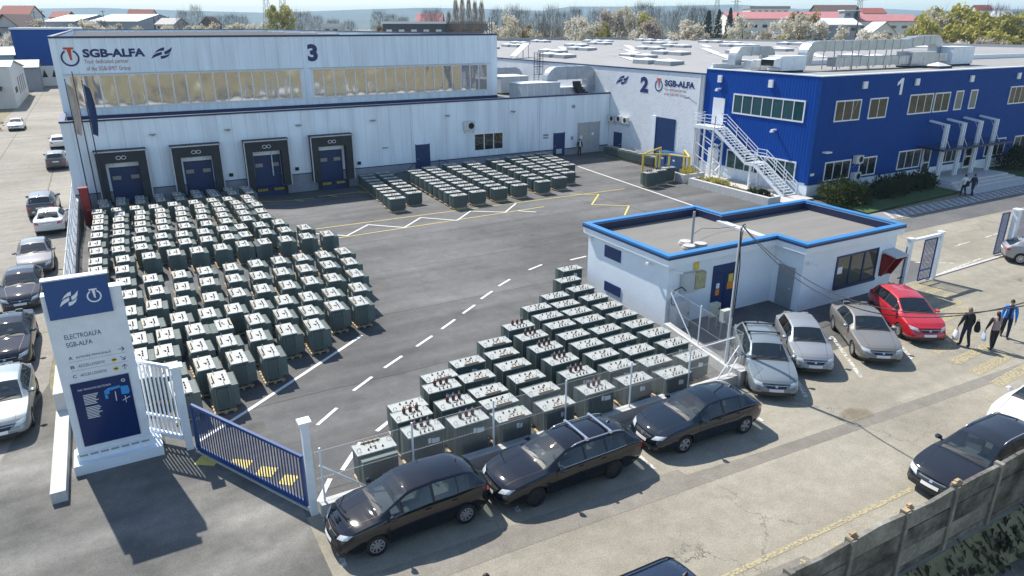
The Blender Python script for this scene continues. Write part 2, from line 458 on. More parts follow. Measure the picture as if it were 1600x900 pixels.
M_road = ground_mat('old_road_concrete', (0.255, 0.237, 0.205), (0.345, 0.322, 0.28), big=0.10, fine=14, crack=0.7, crack_scale=0.25, streak=[(90, 0.03, 0.8, 0.10)], stain=0.15, joints=(5.0, 9.0, 0.06))
def flat(name, poly, z, mat, sub=None):
    mb = MB(); mb.add([(x, y, z) for x, y in poly], [tuple(range(len(poly)))])
    return struct(mb.build(name, mat))
flat('gate_apron', [(-4.0, 5.0), (3.06, 5.0), (3.06, 17.2), (3.06, 23.2), (-2.75, 23.2), (-3.6, 30.2), (-4.9, 23.9)], 0.008, M_gatepave)
flat('street', [(3.06, 7.6), (130, 7.6), (130, 29.3), (33.5, 29.3), (33.5, 17.2), (3.06, 17.2)], 0.004, M_street)
flat('side_road', [(-13.2, 5.0), (-4.0, 5.0), (-4.9, 23.9), (-3.6, 30.2), (-2.9, 62), (-2.98, 130), (-6.8, 205), (-11.5, 205), (-13.2, 110)], 0.004, M_road)
# darker asphalt pieces, one of them also painted shade
M_patch = ground_mat('trench_patch_asphalt', (0.19, 0.175, 0.148), (0.255, 0.237, 0.20), big=0.3, fine=25, stain=0.12)
flat('patched_strip', [(3.2, 13.25), (7.43, 13.18), (16.54, 12.78), (31, 12.1), (60, 11.2), (60, 12.0), (31.04, 12.6), (16.97, 13.25), (13.8, 13.5), (13.73, 13.85), (7.95, 14.1), (3.2, 14.25)], 0.008, M_patch)
flat('patched_square', [(9.0, 7.9), (14.3, 7.9), (14.0, 9.3), (11.2, 9.5)], 0.008, M_patch)
M_asph_shade = ground_mat('dark_asphalt_and_shade', (0.11, 0.11, 0.112), (0.17, 0.168, 0.162), big=0.2, fine=28)
flat('asphalt_shade_strip', [(33.5, 27.1), (130, 26.8), (130, 29.6), (33.5, 29.6)], 0.012, M_asph_shade)  # dark asphalt colour also paints the outer reach of the office building's shadow
flat('gate_patch', [(33.5, 20.9), (37.2, 20.9), (40.2, 22.6), (39.0, 26.9), (33.5, 26.9)], 0.012, M_asph_shade)
flat('rear_yard', [(33.5, 29.3), (49.5, 29.3), (49.5, 17.3), (33.5, 17.3)], 0.0, M_street)
M_stain = ground_mat('oil_stained_concrete', (0.20, 0.165, 0.105), (0.30, 0.25, 0.175), big=0.8, fine=20)
# block paved forecourt of the gatehouse
M_pave = ground_mat('dark_block_paving', (0.11, 0.11, 0.115), (0.17, 0.168, 0.165), big=0.5, fine=16, joints=(0.24, 0.12, 0.014))
flat('forecourt_paving', [(20.45, 19.0), (26.2, 19.0), (34.6, 19.6), (34.6, 20.9), (27.6, 20.9), (27.6, 22.7), (20.45, 22.7)], 0.016, M_pave)

# ---------------------------------------------------------------- painted markings
def worn_paint(name, col, wear=0.42, scale=7.0):
    m, nt, b = base_mat(name); N, L = nt.nodes, nt.links
    geo = N.new('ShaderNodeNewGeometry')
    nz = N.new('ShaderNodeTexNoise'); nz.inputs['Scale'].default_value = scale; nz.inputs['Detail'].default_value = 8; nz.inputs['Roughness'].default_value = 0.7
    L.new(geo.outputs['Position'], nz.inputs['Vector'])
    rp = N.new('ShaderNodeValToRGB'); e = rp.color_ramp.elements
    e[0].position = wear - 0.05; e[1].position = wear + 0.06; e[0].color = (0, 0, 0, 1); e[1].color = (1, 1, 1, 1)
    L.new(nz.outputs[0], rp.inputs[0])
    tr = N.new('ShaderNodeBsdfTransparent'); mx = N.new('ShaderNodeMixShader')
    L.new(rp.outputs[0], mx.inputs[0]); L.new(tr.outputs[0], mx.inputs[1]); L.new(b.outputs[0], mx.inputs[2])
    L.new(mx.outputs[0], N['Material Output'].inputs[0])
    b.inputs['Base Color'].default_value = col + (1,); b.inputs['Roughness'].default_value = 0.7
    return m
P_white = worn_paint('worn_white_marking', (0.70, 0.70, 0.68), 0.34)
P_white2 = worn_paint('old_white_marking', (0.60, 0.58, 0.53), 0.47)
P_yellow = worn_paint('worn_yellow_marking', (0.62, 0.50, 0.12), 0.36)
P_yellow2 = worn_paint('faded_yellow_marking', (0.40, 0.345, 0.21), 0.46, 14.0)
def strip(mb, a, b, wdt, dz=0.012):
    n = max(1, int(math.dist(a, b) / 0.9)) if max(a[1], b[1]) > 46 else 1
    d = Vector((b[0] - a[0], b[1] - a[1])); L_ = d.length; d /= L_; p = Vector((-d.y, d.x)) * wdt / 2
    for i in range(n):
        s, e = Vector(a) + d * (L_ * i / n), Vector(a) + d * (L_ * (i + 1) / n)
        q = [s - p, e - p, e + p, s + p]
        mb.add([(v.x, v.y, zg(v.x, v.y) + dz) for v in q], [(0, 1, 2, 3)])
def marks(name, segs, mat, wdt=0.12, dz=0.012):
    mb = MB()
    for k, (a, b) in enumerate(segs): strip(mb, a, b, wdt, dz + 0.0006 * (k % 3))
    return struct(mb.build(name, mat))
pts = [(5.1, 22.4), (6.98, 24.15), (8.68, 25.37), (10.6, 26.65), (12.3, 27.85), (13.95, 29.05), (15.6, 30.35), (17.3, 31.55), (20.1, 32.95), (23.2, 33.15)]
dirs = [(0.75, .66), (0.8, .6), (0.83, .56), (.83, .56), (.81, .58), (.81, .58), (.82, .57), (.85, .52), (.93, .36), (.99, 0.1)]
marks('lane_dashes', [((x - dx * .62, y - dy * .62), (x + dx * .62, y + dy * .62)) for (x, y), (dx, dy) in zip(pts, dirs)], P_white, 0.13)
marks('lane_edge_line', [((0.9, 22.9), (2.65, 24.15)), ((2.65, 24.15), (7.61, 27.97)), ((7.61, 27.97), (8.4, 28.6))], P_white, 0.15)
marks('lane_edge_line', [((3.55, 17.75), (4.15, 18.7)), ((4.6, 18.95), (5.6, 20.2)), ((6.3, 20.6), (7.4, 21.35))], P_white, 0.15)
marks('bay_line', [((39.85, 57.5), (38.4, 40.2)), ((38.4, 40.2), (37.9, 34))], P_white, 0.15)
marks('bay_line', [((9.0, 47.3), (37.5, 47.1)), ((9.8, 44.3), (28.2, 45.05))], P_yellow, 0.10)
zz = [(10.4, 46.6), (12.65, 44.6), (14.76, 46.6), (16.67, 44.65), (18.69, 46.6), (20.64, 44.6), (22.67, 46.55), (24.77, 45.0), (26.83, 47.0)]
marks('zigzag_line', list(zip(zz[:-1], zz[1:])), P_white, 0.13, 0.016)
marks('short_line', [((25.8, 44.9), (26.8, 43.9))], P_white, 0.13, 0.016)
zz = [(32.3, 47.7), (34.3, 46.4), (31.75, 43.8), (34.0, 42.05), (31.9, 39.9)]
marks('zigzag_line', list(zip(zz[:-1], zz[1:])), P_yellow, 0.13, 0.016)
marks('dock_bay_line', [((9.6, 60.6), (14.6, 60.6)), ((12.9, 60.6), (13.5, 59.8)), ((15.0, 60.9), (19.4, 60.9)), ((15.9, 60.9), (16.5, 60.1)), ((18.6, 60.9), (19.2, 60.1))], P_yellow, 0.12)
marks('gate_hatching', [((0.75, 21.75), (1.3, 21.35)), ((1.6, 21.05), (2.15, 20.65)), ((2.3, 20.2), (2.75, 19.85)), ((2.85, 19.4), (3.2, 19.1))], P_yellow, 0.5, 0.016)
marks('parking_line', [((a + .6 * 3.9, 15.1 + .8 * 3.9), (a - .6 * .1, 15.1 - .8 * .1)) for a in (21.1, 24.3, 27.6)], P_white2, 0.16)
marks('parking_line', [((3.5, 16.9), (3.42, 14.8)), ((8.72, 16.9), (8.4, 14.5)), ((13.25, 16.8), (13.12, 14.2)), ((18.6, 16.6), (18.3, 14.6))], P_white2, 0.14)
cw = []
for k in range(8):
    y = 12.1 + k * 0.95; cw.append(((28.2 + 0.25 * k, y), (31.4 + 0.25 * k, y + .25)))
for k in range(5):
    y = 16.9 + k * .8; cw.append(((32.6 + .5 * k, y), (35.6 + .5 * k, y + .2)))
marks('crosswalk_bars', cw, P_yellow2, 0.45)
marks('edge_line', [((11.3, 9.75), (19.2, 9.66))], P_yellow2, 0.16)
marks('edge_bars', [((13.2 + 1.3 * k, 8.55), (13.9 + 1.3 * k, 9.15)) for k in range(4)], P_yellow2, 0.3)
marks('road_dashes', [((41.5 + 3.7 * k, 23.4 + .17 * k), (43.3 + 3.7 * k, 23.5 + .17 * k)) for k in range(9)], P_white2, 0.13, 0.014)
marks('gate_line', [((37.2, 20.7), (44.2, 21.35)), ((39.9, 22.8), (41.7, 21.6))], P_white2, 0.14, 0.018)
marks('zebra_stripes', [((48.2 + .78 * k, 29.65), (49.3 + .78 * k, 31.2)) for k in range(40)], P_white2, 0.32, 0.02)
marks('lane_yellow_line', [((46.6, 29.35), (90, 29.3))], P_yellow2, 0.10, 0.02)
nt = M_stain.node_tree; N_, L_ = nt.nodes, nt.links          # the oil soaks out: ragged, thinning edge
geo = N_.new('ShaderNodeNewGeometry'); sv = N_.new('ShaderNodeVectorMath'); sv.operation = 'SUBTRACT'; sv.inputs[1].default_value = (21.6, 13.3, 0); L_.new(geo.outputs['Position'], sv.inputs[0])
ml = N_.new('ShaderNodeVectorMath'); ml.operation = 'MULTIPLY'; ml.inputs[1].default_value = (.62, 1.35, 0); L_.new(sv.outputs[0], ml.inputs[0])
ln = N_.new('ShaderNodeVectorMath'); ln.operation = 'LENGTH'; L_.new(ml.outputs[0], ln.inputs[0])
nz = N_.new('ShaderNodeTexNoise'); nz.inputs['Scale'].default_value = 1.6; nz.inputs['Detail'].default_value = 8; L_.new(geo.outputs['Position'], nz.inputs['Vector'])
ad = N_.new('ShaderNodeMath'); ad.operation = 'MULTIPLY_ADD'; ad.inputs[1].default_value = .9; L_.new(nz.outputs[0], ad.inputs[0]); L_.new(ln.outputs['Value'], ad.inputs[2])
rp = N_.new('ShaderNodeValToRGB'); rp.color_ramp.elements[0].position = .55; rp.color_ramp.elements[1].position = 1.15; rp.color_ramp.elements[0].color = (.75, .75, .75, 1); rp.color_ramp.elements[1].color = (0, 0, 0, 1); L_.new(ad.outputs[0], rp.inputs[0])
tr = N_.new('ShaderNodeBsdfTransparent'); mx = N_.new('ShaderNodeMixShader'); L_.new(rp.outputs[0], mx.inputs[0]); L_.new(tr.outputs[0], mx.inputs[1]); L_.new(N_['Principled BSDF'].outputs[0], mx.inputs[2]); L_.new(mx.outputs[0], N_['Material Output'].inputs[0])
flat('oil_stain', [(19.4, 12.2), (23.8, 12.2), (23.8, 14.4), (19.4, 14.4)], 0.0125, M_stain)

# ================================================================ HALL 3 WITH LOADING ANNEX
FY, HY = 63.5, 70.0
AX0, AX1, ATOP = -2.95, 47.85, 6.15
HX0, HX1, HTOP, HBACK = -2.8, 37.6, 12.05, 185.0
hall = thing('factory_hall', 'white panelled hall with a big blue 3 over four loading docks', 'factory hall', (0, FY, 0))
def P(mb, name, mat, parent=hall, smooth=False):
    """part whose coordinates are world coordinates"""
    o = mb.build(name, mat, parent, smooth)
    o.matrix_parent_inverse = Matrix.Translation(parent.location).inverted() if parent.parent is None else Matrix.Identity(4)
    return o
def sub(mb, name, mat, parent, smooth=False):
    return mb.build(name, mat, parent, smooth)
# upper hall
mb = MB(); t = 0.3
mb.box(HX0, HX1, HY, HY + t, 5.4, HTOP); mb.box(HX0, HX0 + t, HY + t, HBACK, 0, HTOP); mb.box(HX1 - t, HX1, HY + t, HBACK, 5.4, HTOP); mb.box(HX0, HX1, HBACK, HBACK + t, 0, HTOP)
P(mb, 'upper_wall', M_white)
mb = MB()
for x0, x1, y0, y1 in ((HX0 - .06, HX1 + .06, HY - .06, HY + t + .05), (HX0 - .06, HX0 + t + .05, HY + t + .05, HBACK), (HX1 - t - .05, HX1 + .06, HY + t + .05, HBACK), (HX0 - .06, HX1 + .06, HBACK, HBACK + t + .05)):
    mb.box(x0, x1, y0, y1, HTOP, HTOP + 0.16)
P(mb, 'parapet_trim', M_trim_dark)
mb = MB(); mb.box(HX0 + t, HX1 - t, HY + t, HBACK, 10.9, 11.0)
rf = P(mb, 'roof', M_roofpale)
mb = MB()
for k in range(8):
    yy = 80 + k * 13
    mb.add([(HX0 + 1, yy, 11.0), (HX1 - 1, yy, 11.0), (HX1 - 1, yy + 10.6, 11.0), (HX0 + 1, yy + 10.6, 11.0), (HX0 + 1, yy + 5.3, 11.75), (HX1 - 1, yy + 5.3, 11.75)],
           [(0, 1, 5, 4), (2, 3, 4, 5), (0, 4, 3), (1, 2, 5)])
sub(mb, 'roof_fold', M_roofdark, rf)
# annex
mb = MB()
door_gaps = [(-0.35, 1.85), (5.0, 7.2), (10.5, 12.75), (16.1, 18.2)]
xs = [AX0] + [v for g_ in door_gaps for v in g_] + [AX1]
for i in range(0, len(xs), 2): mb.box(xs[i], xs[i + 1], FY, FY + .3, 0.75, ATOP)
for a, b in door_gaps: mb.box(a, b, FY, FY + .3, 2.6, ATOP)
mb.box(AX0, AX0 + .3, FY + .3, HY, 0.75, ATOP); mb.box(AX0, AX0 + .3, HY, HY + .01, 0, .1); mb.box(AX1 - .3, AX1, FY + .3, 92, 0.75, ATOP)
P(mb, 'annex_wall', M_white)
mb = MB()
for i in range(0, len(xs), 2):
    mb = MB(); mb.box(xs[i], xs[i + 1], FY + .04, FY + .3, -1.1, 0.68); P(mb, 'plinth', M_plinth)
mb = MB(); mb.box(AX0 + .04, AX0 + .3, FY + .3, HY, -1.1, .68)
P(mb, 'plinth', M_plinth)
for i in range(0, len(xs), 2):
    mb = MB(); mb.box(xs[i], xs[i + 1], FY - .03, FY + .3, 0.68, 0.75); P(mb, 'blue_stripe', M_trim_dark)
mb = MB(); mb.box(AX0 - .06, AX1 + .05, FY - .07, FY + .32, ATOP, ATOP + .14); mb.box(AX0 - .06, AX0 + .34, FY + .32, HY, ATOP, ATOP + .14)
P(mb, 'parapet_cap', M_trim_dark)
mb = MB(); mb.box(AX0 + .3, HX1, FY + .3, HY, 5.5, 5.6); mb.box(HX1, AX1 - .3, FY + .3, 92, 5.5, 5.6)
P(mb, 'annex_roof', M_roofdark)
mb = MB(); mb.box(HX1 + .3, AX1 - .6, FY + 1.3, 91, 5.605, 5.63)
P(mb, 'gravel_roof', M_roofgrey)
# roofline flashing on the upper wall foot and the panel joint bands
mb = MB(); mb.box(HX0, HX1, HY - .04, HY - .003, 5.6, 5.95)
P(mb, 'wall_foot', M_trim_dark)
# strip windows: glass panes between white mullions
M_film = None
m, nt, b = base_mat('bronze_mirror_glass')
b.inputs['Base Color'].default_value = (0.56, 0.52, 0.46, 1); b.inputs['Metallic'].default_value = 0.8; b.inputs['Roughness'].default_value = 0.10
N_, L_ = nt.nodes, nt.links
geo = N_.new('ShaderNodeNewGeometry')
nz = N_.new('ShaderNodeTexNoise'); nz.inputs['Scale'].default_value = 0.75; nz.inputs['Detail'].default_value = 1.2
mp = N_.new('ShaderNodeMapping'); mp.inputs['Scale'].default_value = (1.25, 1, 0.6); L_.new(geo.outputs['Position'], mp.inputs[0]); L_.new(mp.outputs[0], nz.inputs['Vector'])
bp = N_.new('ShaderNodeBump'); bp.inputs['Strength'].default_value = 0.22; bp.inputs['Distance'].default_value = 0.30
L_.new(nz.outputs[0], bp.inputs['Height']); L_.new(bp.outputs[0], b.inputs['Normal'])
M_film = m
def strip_window(x0, x1, n, z0=6.62, z1=9.12):
    fr = MB(); pn = (x1 - x0) / n
    fr.box(x0 - .12, x1 + .12, HY - .06, HY - .002, z0 - .12, z0); fr.box(x0 - .12, x1 + .12, HY - .06, HY - .002, z1, z1 + .10)
    for k in range(n + 1):
        wd = .05 if k not in (0, n) else .09
        fr.box(x0 + k * pn - wd, x0 + k * pn + wd, HY - .055, HY - .002, z0, z1)
    f = P(fr, 'window', M_frame)
    g_ = MB()
    for k in range(n):
        a = rnd.uniform(-.012, .012); bb = rnd.uniform(-.012, .012)
        xa, xb = x0 + k * pn + .052, x0 + (k + 1) * pn - .052
        g_.quad((xa, HY - .03 + a, z0), (xb, HY - .03 - a, z0), (xb, HY - .03 - a + bb, z1), (xa, HY - .03 + a + bb, z1))
    o = sub(g_, 'pane', M_film, f)
    o2 = MB(); o2.box(x0 - .3, x1 + .3, HY - .14, HY - .062, z1 + .11, z1 + .17)
    sub(o2, 'drip_edge', M_ltgrey, f)
strip_window(-2.0, 16.75, 17); strip_window(17.8, 36.4, 18)
# lettering on the upper wall
O3 = (0, HY, 0); XD, UP = (1, 0, 0), (0, 0, 1)
def arc_ring(cx, cz, r0, r1, a0, a1, n=26):
    out = []
    for k in range(n):
        t0, t1 = R(a0 + (a1 - a0) * k / n), R(a0 + (a1 - a0) * (k + 1) / n)
        out.append([(cx + r0 * math.cos(t0), cz + r0 * math.sin(t0)), (cx + r1 * math.cos(t0), cz + r1 * math.sin(t0)),
                    (cx + r1 * math.cos(t1), cz + r1 * math.sin(t1)), (cx + r0 * math.cos(t1), cz + r0 * math.sin(t1))])
    return out
def round_mark(parent, o, xd, up, cx, cz, r, mring, mtee, proud=0.02):
    ring = plane_poly([p_ for p_ in arc_ring(cx, cz, r * .80, r, 118, 422)], mring, parent, o, xd, up, 'emblem_ring', proud)
    tee = plane_poly([[(cx - r * .55, cz + r * .98), (cx + r * .55, cz + r * .98), (cx + r * .50, cz + r * 1.22), (cx - r * .58, cz + r * 1.22)],
                      [(cx - r * .20, cz + r * .975), (cx - r * .02, cz - r * .25), (cx + r * .18, cz - r * .28), (cx + r * .24, cz + r * .975)]],
                     mtee, parent, o, xd, up, 'emblem_tee', proud + .004)
WINGS = [[(0, 0), (.10, .30), (.26, .47), (.52, .60), (.50, .36), (.30, .24), (.12, .12)],
         [(.14, .42), (.30, .72), (.50, .92), (.66, .98), (.62, .70), (.42, .66), (.24, .54)],
         [(1, .98), (.92, .62), (.80, .44), (.62, .36), (.62, .60), (.80, .74)],
         [(.90, .50), (.78, .20), (.60, .04), (.42, -.02), (.44, .24), (.62, .28), (.78, .36)]]
def wing_mark(parent, o, xd, up, x0, x1, z0, z1, m, proud=0.02):
    polys = []
    for w_ in WINGS:
        q = [(x0 + (x1 - x0) * a, z0 + (z1 - z0) * c) for a, c in w_]
        polys.append(list(reversed(q)))
    return plane_poly(polys, m, parent, o, xd, up, 'wing_emblem', proud)
class NoParent: pass
def fix(o, root): o.matrix_parent_inverse = Matrix.Translation(root.location).inverted()
before = set(hall.children)
round_mark(hall, O3, XD, UP, -1.55, 10.55, .66, M_letter, M_letred)
lettering('SGB-ALFA', M_letter, hall, O3, XD, UP, -0.62, 3.95, 10.55, 11.22, bold=0.045)
lettering('Your dedicated partner', M_letpink, hall, O3, XD, UP, -0.62, 2.62, 9.98, 10.42)
lettering('of the SGB-SMIT Group', M_letpink, hall, O3, XD, UP, -0.55, 2.66, 9.42, 9.86)
wing_mark(hall, O3, XD, UP, 4.35, 6.1, 10.35, 11.3, M_letter)
lettering('3', M_letter, hall, O3, XD, UP, 17.55, 18.5, 9.85, 11.4, bold=0.05)
for o in set(hall.children) - before: fix(o, hall)
# loading docks
for di, (x0, x1, d0, d1) in enumerate([(-1.15, 2.4, -0.35, 1.85), (4.2, 7.85, 5.0, 7.2), (9.75, 13.35, 10.5, 12.75), (15.3, 18.98, 16.1, 18.2)]):
    zt, pr_ = 3.93, 0.75
    zb = 0.0
    mb = MB()
    mb.box(x0, x0 + .62, FY - pr_, FY - .002, zb, zt - .9); mb.box(x1 - .62, x1, FY - pr_, FY - .002, zb, zt - .9); mb.box(x0, x1, FY - pr_, FY - .002, zt - .9, zt)
    dk = P(mb, 'dock_shelter', M_curtain)
    mb = MB(); mb.box(x0 - .05, x0 + .03, FY - pr_ - .05, FY - pr_ + .01, zb, zt); mb.box(x1 - .03, x1 + .05, FY - pr_ - .05, FY - pr_ + .01, zb, zt); mb.box(x0 - .05, x1 + .05, FY - pr_ - .05, FY - pr_ + .01, zt - .06, zt + .03)
    sub(mb, 'shelter_edge', M_ltgrey, dk)
    mb = MB(); mb.box(x0 - .05, x1 + .05, FY - pr_ + .012, FY - .002, zt + .001, zt + .08)
    sub(mb, 'shelter_top', M_roofdark, dk)
    mb = MB(); mb.box(d0 - .1, d1 + .1, FY + .32, FY + .40, -0.2, 3.2)
    for z in (0.35, 0.9, 1.45, 2.0): mb.box(d0 - .1, d1 + .1, FY + .305, FY + .318, z, z + .03)
    dr = P(mb, 'dock_door', M_doorblue)
    for wx in (d0 + .15, d1 - .75):
        mb = MB(); mb.box(wx, wx + .6, FY + .285, FY + .303, 1.55, 1.85)
        sub(mb, 'door_window', pm('milky_window', (0.34, 0.33, 0.28), rough=.3), dr)
    mb = MB()
    xm = (x0 + x1) / 2
    for s in (-.32, .04):
        q = [(xm + s + .14 + .15 * math.cos(a) * 1.1, 3.42 + .13 * math.sin(a)) for a in [2 * math.pi * k / 14 for k in range(14)]]
        for k in range(14): mb.bar((q[k][0], FY - pr_ - .008, q[k][1]), (q[(k + 1) % 14][0], FY - pr_ - .008, q[(k + 1) % 14][1]), .035)
    sub(mb, 'dock_number_badge', M_letwhite, dk)
    # pit wall, bumpers, leveller lip with yellow bars
    mb = MB(); mb.box(d0 - .3, d1 + .3, FY - .30, FY - .002, -1.1, -0.12)
    pt = P(mb, 'dock_pit', M_doorblue)
    mb = MB()
    for k in range(18):
        xa = d0 + (d1 - d0) * k / 18
        if 6 < k < 11: continue
        mb.box(xa + .01, xa + .07, FY - .37, FY - .302, -.42, -.22)
    sub(mb, 'warning_bars', M_yellow, pt)
    mb = MB(); mb.box(d0, d1, FY - .345, FY - .302, -.44, -.20)
    sub(mb, 'leveller_lip', M_black, pt)
    for bx in (d0 - .28, d1 + .02):
        mb = MB(); mb.box(bx, bx + .25, FY - .44, FY - .304, -.75, -.15); sub(mb, 'bumper', M_black, pt)
    if di:
        mb = MB(); mb.box(x1 + .55, x1 + .85, FY - .12, FY - .002, 1.05, 1.32); P(mb, 'control_box', M_dark)
# doors and window in the annex front
def wdoor(x0, x1, z0, z1, mat, parent, name='door', y=FY, handle=True):
    mb = MB(); mb.box(x0, x1, y - .05, y - .003, z0, z1)
    for xx in (x0 - .06, x1): mb.box(xx, xx + .06, y - .065, y - .003, z0, z1 + .06)
    o = P(mb, name, mat, parent)
    if handle:
        mb = MB(); mb.box(x0 + .08, x0 + .20, y - .11, y - .052, z0 + 1.0, z0 + 1.04); sub(mb, 'handle', M_ltgrey, o)
    return o
wdoor(25.3, 26.65, 0.05, 2.4, M_doorblue, hall)
d = wdoor(40.8, 42.1, 0.05, 2.42, M_doorblue, hall)
mb = MB(); mb.box(41.1, 41.8, FY - .065, FY - .052, .25, .75); sub(mb, 'vent_panel', M_ltgrey, d)
d = wdoor(43.85, 46.6, 0.1, 3.3, pm('grey_gate_paint', (0.40, 0.43, 0.45), rough=.5), hall, 'double_door')
mb = MB(); mb.box(45.2, 45.24, FY - .06, FY - .051, .1, 3.3); sub(mb, 'leaf_joint', M_grey, d)
mb = MB(); mb.add([(44.5, FY - .054, 2.0), (44.9, FY - .054, 2.0), (44.7, FY - .054, 2.35)], [(0, 1, 2)]); sub(mb, 'warning_sticker', M_yellow, d)
mb = MB(); mb.box(44.1, 44.4, FY - .056, FY - .052, 1.6, 1.95); mb.box(45.6, 45.9, FY - .056, FY - .052, 1.9, 2.2); sub(mb, 'notice_sheet', M_letwhite, d)
mb = MB()
x0, x1, z0, z1 = 31.5, 34.7, 1.4, 2.92
for xx in (x0, x0 + 1.07, x0 + 2.13, x1): mb.box(xx - .05, xx + .05, FY - .04, FY - .003, z0, z1)
mb.box(x0 - .05, x1 + .05, FY - .045, FY - .003, z0 - .08, z0); mb.box(x0 - .05, x1 + .05, FY - .045, FY - .003, z1, z1 + .06)
f = P(mb, 'window', M_frame); mb = MB(); mb.quad((x0, FY - .02, z0), (x1, FY - .02, z0), (x1, FY - .02, z1), (x0, FY - .02, z1)); sub(mb, 'pane', M_glass, f)
for x in (2.9, 8.5, 14.3, 21.0, 28.4, 35.6): 
    mb = MB(); mb.box(x, x + .45, FY - .28, FY - .003, 4.9, 4.98); mb.box(x + .12, x + .33, FY - .34, FY - .28, 4.84, 4.96); P(mb, 'wall_lamp', M_grey)
mb = MB(); mb.box(22.0, 22.5, FY - .2, FY - .003, 2.35, 2.43); P(mb, 'wall_lamp', M_grey)
mb = MB(); mb.box(39.5, 40.1, FY - .05, FY - .003, 2.2, 2.4); mb.box(39.5, 40.1, FY - .05, FY - .003, 1.95, 2.1); P(mb, 'notice_plate', M_grey)
mb = MB(); mb.box(42.95, 43.2, FY - .12, FY - .003, 1.6, 1.95); mb.box(43.0, 43.3, FY - .15, FY - .003, 4.9, 5.2); P(mb, 'alarm_box', M_grey)
for x in (12.0, 24.9, 39.0): 
    mb = MB(); mb.cyl((x, FY - .06, .8), (x, FY - .06, ATOP), .045, n=8); P(mb, 'downpipe', M_steel)
# steps with handrail by the first door
st = thing('door_steps', 'small dark steel handrail and steps under the blue annex door', 'steps', (27.2, FY - .6, 0))
mb = MB(); mb.box(24.9 - 27.2, 26.9 - 27.2, -.5, .55, 0, .05); mb.build('tread', M_grey, st)
mb = MB()
for a, b in (((-.0, -.4, 0), (-.0, -.4, 1.0)), ((.9, -.4, 0), (.9, -.4, .7)), ((0, -.4, 1.0), (.9, -.4, .7)), ((-2.4, -.4, 0), (-2.4, -.4, .9)), ((-2.4, -.4, .9), (-3.6, -.4, .05))): mb.bar(a, b, .05)
mb.build('handrail', M_navy, st)

# ---------------------------------------------------------------- HVAC on the annex roof
def hvac_box(name, label, cat, loc, sx, sy, sz, mat=M_ltgrey, group=None, panels=3, base=True, rot=0):
    t = thing(name, label, cat, loc, rot, group)
    mb = MB(); mb.box(-sx / 2, sx / 2, -sy / 2, sy / 2, .15, sz); mb.build('casing', mat, t)
    mb = MB()
    for k in range(1, panels): mb.box(-sx / 2 + sx * k / panels - .02, -sx / 2 + sx * k / panels + .02, -sy / 2 - .015, -sy / 2 - .001, .2, sz - .05)
    mb.box(-sx / 2 - .015, -sx / 2 - .001, -.02, .02, .2, sz - .05)
    mb.box(-sx / 2 - .04, sx / 2 + .04, -sy / 2 - .04, sy / 2 + .04, sz + .001, sz + .06)
    mb.build('panel_joints', M_steel, t)
    mb = MB(); mb.box(-sx / 2 + .1, sx / 2 - .1, -sy / 2 + .1, sy / 2 - .1, 0, .149); mb.build('base_frame', M_dark, t)
    return t
RZ = 5.63
hvac_box('air_handling_unit', 'long pale ventilation unit nearest the roof edge beside hall 3', 'ventilation unit', (40.1, 66.3, RZ), 4.8, 2.4, 1.75, panels=6)
hvac_box('air_handling_unit', 'pale grey ventilation unit behind, close to the end wall of hall 3', 'ventilation unit', (41.6, 75.0, RZ), 3.6, 3.6, 1.9)
def duct(name, label, pts, wd, ht, parts_mat=M_alu, legs=(), cat='duct', group=None, loc=(0, 0, 0)):
    """rectangular sheet metal duct swept through pts (local), with flange rings"""
    t = thing(name, label, cat, loc, 0, group)
    mb = MB(); fl = MB(); rings = []
    q_ = [Vector(p) for p in pts]
    for i, p in enumerate(q_):                         # one swept tube: mitred joints
        d0 = (q_[i] - q_[i - 1]).normalized() if i else (q_[1] - q_[0]).normalized()
        d1 = (q_[i + 1] - q_[i]).normalized() if i < len(q_) - 1 else d0
        d = (d0 + d1).normalized(); n_ = Vector((-d.z, 0, d.x)) if abs(d.y) < .5 else Vector((0, 0, 1))
        k_ = 1 / max(.5, d.dot(d0)); y_ = Vector((0, wd / 2, 0)); n_ = n_ * (ht / 2 * k_)
        rings.append([p - y_ - n_, p + y_ - n_, p + y_ + n_, p - y_ + n_])
    mb.add([v for r_ in rings for v in r_], [(4 * i + a, 4 * i + (a + 1) % 4, 4 * i + 4 + (a + 1) % 4, 4 * i + 4 + a) for i in range(len(rings) - 1) for a in range(4)] + [(3, 2, 1, 0), tuple(4 * len(rings) - 4 + a for a in range(4))])
    recalc(mb.build('duct_run', parts_mat, t))
    for a, b in zip(pts[:-1], pts[1:]):
        a, b = Vector(a), Vector(b); n = int((b - a).length / 1.2)
        for k in range(1, n + 1):
            c = a + (b - a) * k / (n + 1); dd = (b - a).normalized() * .025
            fl.bar(c - dd, c + dd, wd + .06, ht + .06)
    if fl.v: fl.build('flange', parts_mat, t)
    if legs:
        lg = MB()
        for x, y, zt in legs: lg.bar((x, y, 0), (x, y, zt), .06)
        lg.build('support_leg', M_grey, t)
    return t
def bend(cx, cz, r, a0, a1, y, n=7):
    return [(cx + r * math.cos(R(a0 + (a1 - a0) * k / n)), y, cz + r * math.sin(R(a0 + (a1 - a0) * k / n))) for k in range(n + 1)]
pts_ = [(-2.6, 0, .6)] + bend(-1.75, 1.75, .85, 180, 90, 0) + bend(1.75, 1.75, .85, 90, 0, 0) + [(2.6, 0, .5)]
duct('ventilation_duct', 'large arched grey duct at the roof corner beside the hall 2 wall', pts_, .95, 1.35, loc=(44.9, 66.9, RZ))
hvac_box('duct_plenum', 'grey sheet metal box under the arched roof duct', 'duct box', (44.8, 66.9, RZ), 3.9, 1.3, 1.05, mat=M_alu, panels=4)
t = thing('intake_cowl', 'black curved intake cowl in front of the arched duct', 'intake', (46.0, 66.0, RZ))
